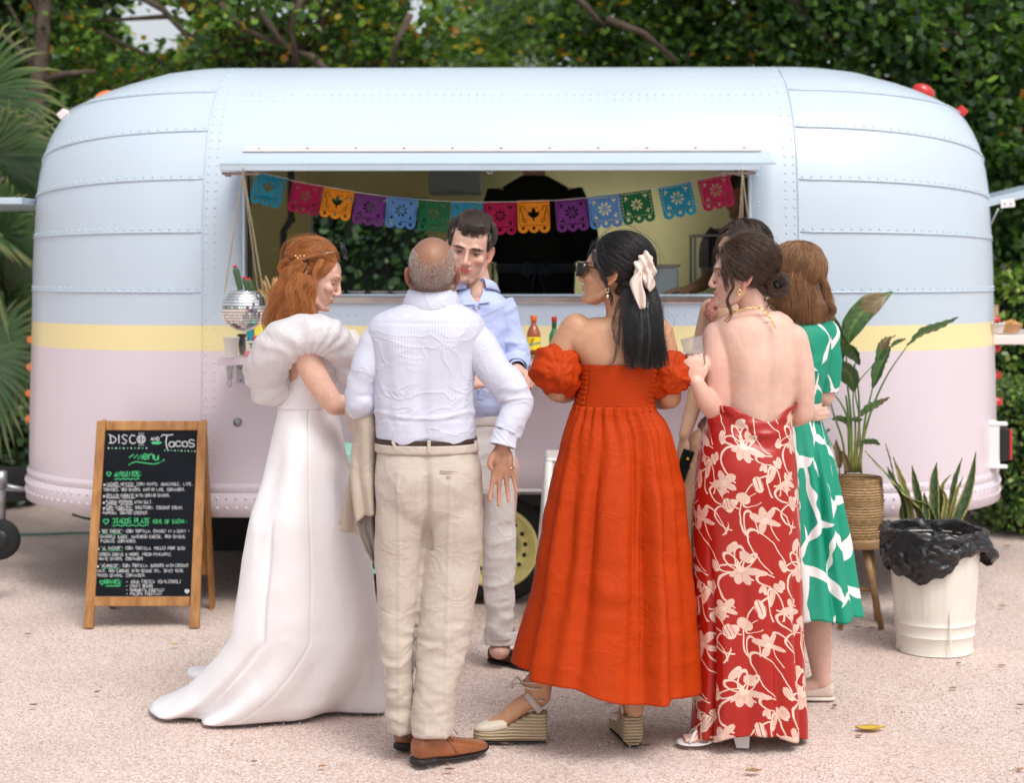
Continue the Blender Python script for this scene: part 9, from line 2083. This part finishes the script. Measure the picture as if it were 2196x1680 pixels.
def green_woman():
 f = Fig(6.16,1760,'woman with a brown bob seen from behind in a green and white printed midi dress'); p = f.p
 M = headM(f,1696,602,.0,-150,6,-14,1.02); add_head(f,M)
 f.limb([p(1690,640,.0),p(1704,672,.0),p(1712,700,.0)],[.050,.050,.064],n=24)
 f.loft([(690,1655,1762,.0,.06),(720,1640,1776,.0,.09),(780,1650,1766,.0,.105),(870,1660,1750,.0,.10),(960,1650,1770,.0,.12)])
 f.limb([p(1765,720,.0),p(1774,790,.0),p(1768,850,.0)],[.052,.046,.040]); f.limb([p(1768,850,.0),p(1750,880,.1),p(1715,885,.2)],[.038,.032,.026]); f.limb([p(1650,720,.0),p(1640,790,.0),p(1645,860,.05)],[.052,.046,.040])
 f.limb([p(1740,1000,0),p(1752,1200,.0),p(1752,1340,.0),p(1757,1400,.0),p(1762,1462,.0)],[.08,.058,.055,.046,.032]); f.limb([p(1690,1000,.05),p(1685,1200,.05),p(1690,1460,.05)],[.08,.055,.032])
 hand(f,hM(p(1706,890,-.10),Vector((1,-.1,.12)),Vector((.0,1,0))),1,.85,((.5,.6,.4),)*4,.02)
 S1 = shoeM(f,1789,1503,172); f.limb([S1 @ Vector((.04,0,.07)),S1 @ Vector((.10,0,.045)),S1 @ Vector((.17,0,.03))],[.030,.030,.022])
 base = (.66,.42,.34); body = body_done(f,M,base,.005,None,False); eyes(f,M,body,base)
 mh = m_hair('brown_bob_hair',(.11,.045,.018),(.42,.22,.10),.36); brows(M,body,mh)
 mb = MB(); mball(mb,M,(0,.030,.050),(.084,.092,.082)); f.loft([(556,1672,1752,.0,.08),(580,1656,1762,.0,.10),(610,1650,1768,.0,.11),(640,1654,1776,.0,.115),(662,1664,1782,.0,.11),(680,1684,1778,.0,.09),(694,1704,1766,.0,.05)],2.2,34,mb)
 hc = cap(f,'hair',mb,mh,body,.0055,3,lambda V: .006*np.sin(V[:,0]*120 + 30*V[:,2] + 4*vnoise(V*np.array([1,1,.3]),14,2)) + .003*fbm(V,50,2,5))
 ps = []
 for k in range(34):
  u = k/33; x1 = 1655 + 130*u; y1 = 640 + 52*math.sin(min(1,u*1.25)*1.9) ; dy = -.115*math.sin(math.pi*min(.98,max(.06,u*.9 + .05))); ps += lock(f,[(1690 + 30*u,545 + 6*abs(u - .4),-.03),(1672 + 88*u,570,dy*.85),(1656 + 112*u,610,dy),(1656 + 124*u,648,dy),(x1 - 4,y1,dy*.9),(x1 - 18*(u - .2),y1 + 6,dy*.6)],[.010,.015,.016,.014,.008],95,.004,1.6)
 ps += sweep(M,(0,.028,.045),(.090,.104,.095),[(.0,-.05,.135),(.0,0,.14),(.0,.05,.135),(.0,.09,.12)],(.09,.05,-.03),700,lift=.008,wave=.004,spreadT=.03,clampT=1.1); ps += sweep(M,(0,.028,.045),(.090,.104,.095),[(.0,-.05,.135),(.0,0,.14),(.0,.05,.135),(.0,.09,.12)],(-.09,.05,-.03),700,lift=.008,wave=.004,spreadT=.03,clampT=1.1); ps += sweep(M,(0,.028,.045),(.090,.104,.095),[(.0,.02,.14),(.02,.05,.135),(-.02,.05,.135)],(.0,.13,-.03),600,lift=.008,wave=.004,spreadT=.03,clampT=1.1); ps += lock(f,[(1735,552,-.08),(1765,600,-.09),(1778,645,-.08),(1786,668,-.07),(1772,680,-.06)],[.008,.014,.014,.006],200,.004)
 for _ in range(50): x = 1690 + 50*rng.random(); ps += lock(f,[(x,545,0),(x + 10,537,0),(x + 24,542 + 6*rng.random(),0)],[.003,.004,.004],1,.003)
 strands('hair_strands',ps,.0005,mh,hc)
 bd = lambda th,v,P: .004 + crease(P,101,7,12,.005) + .006*np.exp(-((v - .97)/.03)**2)
 bod = garment(f,'bodice',[(686,1668,1750,.0,.075),(694,1650,1764,.0,.085),(706,1640,1774,.0,.10),(740,1642,1778,.0,.115),(790,1648,1772,.0,.118),(840,1654,1760,.0,.112),(884,1658,1752,.0,.106)],M_green,None,160,5,2.3,bd)
 sleeve(f,'sleeve',[p(1748,704,.0),p(1765,722,.0),p(1770,760,.0),p(1771,800,.0),p(1768,840,0)],[.064,.062,.058,.055,.050],M_green,bod,disp=lambda th,v,P: crease(P,103,8,12,.005)); sleeve(f,'sleeve',[p(1660,706,.0),p(1645,724,.0),p(1641,790,.0)],[.06,.056,.05],M_green,bod)
 sl = MB(); sl.ball(p(1782,742,-.02),(.004,.004,.016),10,6); sl.build('pleat_mark',M_white,bod,True)
 def kd(th,v,P):
  r = 0
  for a_,s_,d_ in ((.55,.08,-.035),(.85,.08,-.03),(1.2,.07,-.04),(1.6,.10,-.03),(2.1,.10,-.03)): r = r + d_*np.exp(-((th - a_)/(s_*(1 + v)))**2)*smooth01(v*1.5)
  return r + .012*np.sin(th*9)*v + crease(P,107,6,3,.004)
 garment(f,'skirt',[(882,1656,1753,.0,.108),(897,1654,1756,.0,.112),(994,1640,1783,.0,.16),(1128,1628,1808,.0,.21),(1240,1618,1828,.0,.25),(1318,1612,1843,.0,.28)],M_green,None,260,6,2.15,kd,hem=lambda t: 18 + 8*abs(math.cos(t)) + 4*math.sin(7*t))
 mf = simple('beige_canvas_shoe',(.62,.50,.42),.7,var=.06); s0 = shoe(f,'flat_shoe',S1,[(0,.018,.012,.055,0),(.01,.028,.012,.062,0),(.05,.033,.012,.050,0),(.10,.036,.012,.040,0),(.16,.042,.012,.042,0),(.21,.042,.012,.036,0),(.24,.028,.012,.028,0),(.252,.008,.012,.022,0)],mf,f.e); shoe(f,'sole',S1,[(-.002,.022,0,.014,0),(.02,.034,0,.014,0),(.15,.044,0,.014,0),(.22,.044,0,.014,0),(.256,.010,.002,.014,0)],simple('off_white_sole',(.68,.62,.56),.6),s0)
 return f
green_woman()
def lace_woman():
 f = Fig(6.62,1560,'long haired woman in a rust lace dress half hidden behind the others, phone in hand'); p = f.p
 M = headM(f,1586,542,.0,-64,0,3,1.0); add_head(f,M)
 f.limb([p(1592,575,.0),p(1594,615,.0),p(1594,650,.0)],[.046,.046,.06],n=24)
 f.loft([(632,1545,1650,.0,.05),(650,1522,1668,.0,.07),(690,1518,1672,.0,.10),(760,1530,1660,.0,.105),(860,1526,1655,.0,.10),(960,1512,1670,.0,.12)])
 f.limb([p(1526,664,.0),p(1508,740,.0),p(1500,815,.0)],[.046,.042,.036]); f.limb([p(1500,815,.0),p(1484,880,-.02),p(1468,935,-.05)],[.035,.032,.024]); f.limb([p(1660,664,.0),p(1672,780,.0),p(1660,860,.05)],[.05,.042,.035])
 f.limb([p(1515,960,.0),p(1490,1080,-.02),p(1494,1240,0),p(1500,1440,.0)],[.085,.068,.052,.034]); f.limb([p(1600,960,.03),p(1590,1200,.03),p(1590,1440,.03)],[.085,.058,.034])
 hand(f,hM(p(1467,940,-.05),Vector((-.12,-.05,-1)),Vector((.75,.5,0))),1,.92,((.35,.5,.4),(.4,.6,.4),(.45,.6,.4),(.5,.6,.4)),.03,((.030,.030,.018),(.060,.034,.036),(.082,.026,.044)))
 base = (.52,.31,.20); body = body_done(f,M,base,.005,None,False,(.45,.15,.14),.15); eyes(f,M,body,base,(.03,.02,.015),(-.2,-1,.0))
 mh = m_hair('long_dark_hair',(.014,.009,.007),(.085,.045,.028),.36); brows(M,body,mh,.0205,.0026)
 mb = MB(); mball(mb,M,(0,.030,.052),(.084,.090,.080)); mball(mb,M,(.062,.0,.0),(.026,.052,.075)); mball(mb,M,(-.066,.0,.0),(.024,.05,.075)); f.loft([(560,1604,1656,.03,.08),(620,1612,1664,.03,.07),(700,1616,1666,.03,.05),(760,1622,1660,.03,.03)],2.2,28,mb); mball(mb,M,(0,.06,-.03),(.078,.055,.10))
 hc = cap(f,'hair',mb,mh,body,.0055,3,lambda V: .004*np.sin(V[:,0]*140 + 3*vnoise(V,14,2)) + .002*fbm(V,50,2,5))
 ps = []; C = (0,.028,.045)
 for T,S in (((.088,.02,-.05),[(.01,-.06,.12),(.01,-.02,.133),(.0,.03,.133),(.02,-.07,.105)]),((-.088,.02,-.05),[(-.01,-.06,.12),(-.01,-.02,.133),(0,.03,.133)]),((.03,.12,-.05),[(.0,.03,.133),(.01,.06,.125)])): ps += sweep(M,C,(.0865,.1,.09),S,T,480,lift=.006,wave=.003,spreadT=.016,clampT=1.15)
 ps += lock(f,[(1570,497,-.06),(1545,510,-.07),(1534,535,-.07),(1533,560,-.06)],[.004,.006,.006,.003],70,.004)
 strands('hair_strands',ps,.0005,mh,hc)
 ruf = lambda th,v,P: .008 + .010*np.sin(v*46 + 2*vnoise(P,9,3)) + .006*np.sin(th*22) + .008*fbm(P,30,2,6)
 dr = garment(f,'dress',[(700,1532,1656,.0,.11),(780,1530,1658,.0,.112),(860,1524,1656,.0,.11),(930,1508,1668,.0,.13),(985,1500,1680,.0,.15),(1010,1494,1684,.0,.155)],M_lace,None,160,4,2.2,ruf,hem=lambda t: 6*math.sin(7*t) + 22*max(0,math.sin(t - .5)))
 mb = MB(); pts = [p(1536,645,.02),p(1528,650,-.04),p(1524,668,-.085),p(1526,700,-.105),p(1530,740,-.115),p(1528,800,-.115)]; mb.tube([Vector(q) for q in crom(np.linspace(0,1,6),[tuple(q) for q in pts],np.linspace(0,1,30))],[.020 + .006*math.sin(i*1.1) for i in range(30)],14,flat=.6); V = np.array([tuple(v) for v in mb.v]); V += .006*np.stack([vnoise(V,60,1),vnoise(V,60,2),vnoise(V,60,3)],1); mesh_obj('ruffle_strap',V,mb.f,M_lace,dr,True)
 mb = MB(); mb.ball(p(1475,985,-.09),(.006,.005,.006),10,8); mb.build('yellow_nail',simple('yellow_varnish',(.8,.45,.03),.2),body,True)
 ph = empty('phone',p(1466,1000,-.08) + f.o,0,'dark mobile phone held low beside the orange dress','phone'); R = Matrix.Rotation(.32,3,'Y') @ Matrix.Rotation(.5,3,'Z'); mb = MB(); mb.box((0,0,0),(.055,.009,.135),rot=R,bev=.003); mb.build('phone_body',simple('dark_phone',(.012,.02,.022),.15),ph); mb = MB(); mb.box(R @ Vector((0,-.0052,0)),(.050,.001,.128),rot=R); mb.build('screen',bpy.data.materials['glossy_black_frame'],ph)
 return f
lace_woman()
def worker():
 f = Fig(8.72,1150,'worker in black seen from behind inside the trailer'); p = f.p
 M = headM(f,1146,318,.0,176,8,0,1.08); add_head(f,M,True)
 f.limb([p(1146,345,.03),p(1146,372,.03),p(1146,390,.03)],[.062,.060,.07],n=24); f.loft([(385,1110,1182,.03,.06),(400,1085,1208,.03,.09),(480,1085,1215,.03,.11),(600,1090,1210,.03,.11),(720,1085,1215,.03,.12)])
 f.limb([p(1072,425),p(1060,490),p(1062,540)],[.06,.055,.05]); f.limb([p(1062,540),p(1080,560,.15),p(1100,565,.25)],[.045,.04,.03]); f.limb([p(1222,425),p(1244,490),p(1246,530)],[.06,.055,.05]); f.limb([p(1246,530),p(1222,555,.15),p(1200,560,.25)],[.045,.04,.03])
 hand(f,hM(p(1102,565,.26),Vector((.3,.9,0)),Vector((0,0,-1))),1,1.0,((.3,.4,.3),)*4); hand(f,hM(p(1198,560,.26),Vector((-.3,.9,0)),Vector((0,0,-1))),-1,1.0,((.3,.4,.3),)*4)
 f.limb([p(1115,760),p(1112,900)],[.10,.06]); f.limb([p(1180,760),p(1184,900)],[.10,.06])
 body = body_done(f,M,(.42,.25,.17),.007,None,True); eyes(f,M,body,(.42,.25,.17)); mh = m_hair('short_black_hair',(.006,.005,.004),(.03,.025,.02),.5)
 mb = MB(); mball(mb,M,(0,.030,.045),(.083,.090,.085)); mball(mb,M,(0,.05,-.02),(.074,.055,.06)); cap(f,'hair',mb,mh,body,.007,3)
 mk = m_cloth('black_tshirt',(.008,.009,.008),.9,.1,300,.1,.4,(6,6,6),sheen=.0,spec=.1)
 garment(f,'t_shirt',[(377,1120,1172,.03,.075),(388,1100,1194,.03,.095),(402,1078,1218,.03,.115),(430,1060,1236,.03,.13),(480,1062,1238,.03,.135),(560,1068,1232,.03,.135),(640,1072,1228,.03,.14),(720,1070,1230,.03,.14)],mk,None,90,10,2.4,lambda th,v,P: crease(P,111,5,7,.008))
 for a in ([p(1080,420,.03),p(1062,470,.0),p(1056,515,.0),p(1060,552,.03)],[p(1216,420,.03),p(1240,470,.0),p(1252,515,.0),p(1248,552,.03)]): sleeve(f,'sleeve',a,[.095,.085,.078,.070],mk,None,36,8)
 ap = m_cloth('dark_blue_apron',(.016,.026,.045),.8,.1,300,.1,.3)
 a = garment(f,'apron_tie',[(566,1066,1234,.03,.145),(574,1064,1236,.03,.15),(584,1066,1234,.03,.147)],ap,None,70,5,2.3)
 for pts in ([(1150,572,-.13),(1128,562,-.15),(1112,580,-.14),(1130,590,-.13),(1150,575,-.13)],[(1150,572,-.13),(1174,560,-.15),(1192,578,-.14),(1172,588,-.13),(1150,575,-.13)],[(1150,575,-.13),(1142,610,-.14),(1136,650,-.13)],[(1152,575,-.13),(1164,612,-.14),(1172,650,-.13)]): mb = MB(); mb.tube([p(*q) for q in pts],.012,8,flat=.3); mb.build('apron_bow',ap,a,True)
 return f
worker()
def helper():
 f = Fig(8.55,1590,'second worker in a dark grey top behind the right end of the serving hatch'); p = f.p
 M = headM(f,1592,415,.0,-120,10,0,1.05); add_head(f,M); f.limb([p(1592,445,.02),p(1592,475,.02),p(1592,490,.02)],[.055,.055,.06],n=20); f.loft([(480,1560,1625,.0,.05),(498,1535,1650,.0,.08),(600,1540,1645,.0,.10),(720,1540,1645,.0,.10)])
 f.limb([p(1536,510),p(1522,560),p(1520,598,-.02)],[.052,.046,.04]); f.limb([p(1520,598,-.02),p(1502,612,-.2),p(1482,619,-.36)],[.038,.034,.026]); f.limb([p(1650,510),p(1660,600)],[.05,.04])
 hand(f,hM(p(1480,619,-.37),Vector((-.9,-.3,-.08)),Vector((0,0,-1))),-1,1.0,((.25,.4,.3),)*4,.12)
 body = body_done(f,M,(.36,.2,.12),.0065,None,False); eyes(f,M,body,(.36,.2,.12)); mh = m_hair('helper_black_hair',(.004,.004,.004),(.02,.016,.014),.4)
 mb = MB(); mball(mb,M,(0,.030,.045),(.084,.092,.086)); mball(mb,M,(0,.06,-.02),(.076,.06,.08)); cap(f,'hair',mb,mh,body,.007,3)
 mg = m_cloth('dark_grey_top',(.05,.05,.045),.85,.1,300,.1,.4)
 garment(f,'top',[(484,1566,1620,.02,.06),(500,1538,1648,.02,.09),(540,1530,1656,.02,.11),(620,1532,1654,.02,.115),(720,1530,1656,.02,.115)],mg,None,80,10,2.3,lambda th,v,P: crease(P,121,5,7,.008)); sleeve(f,'sleeve',[p(1545,504),p(1526,530),p(1520,575,-.01)],[.07,.062,.054],mg,None,30,8)
helper()
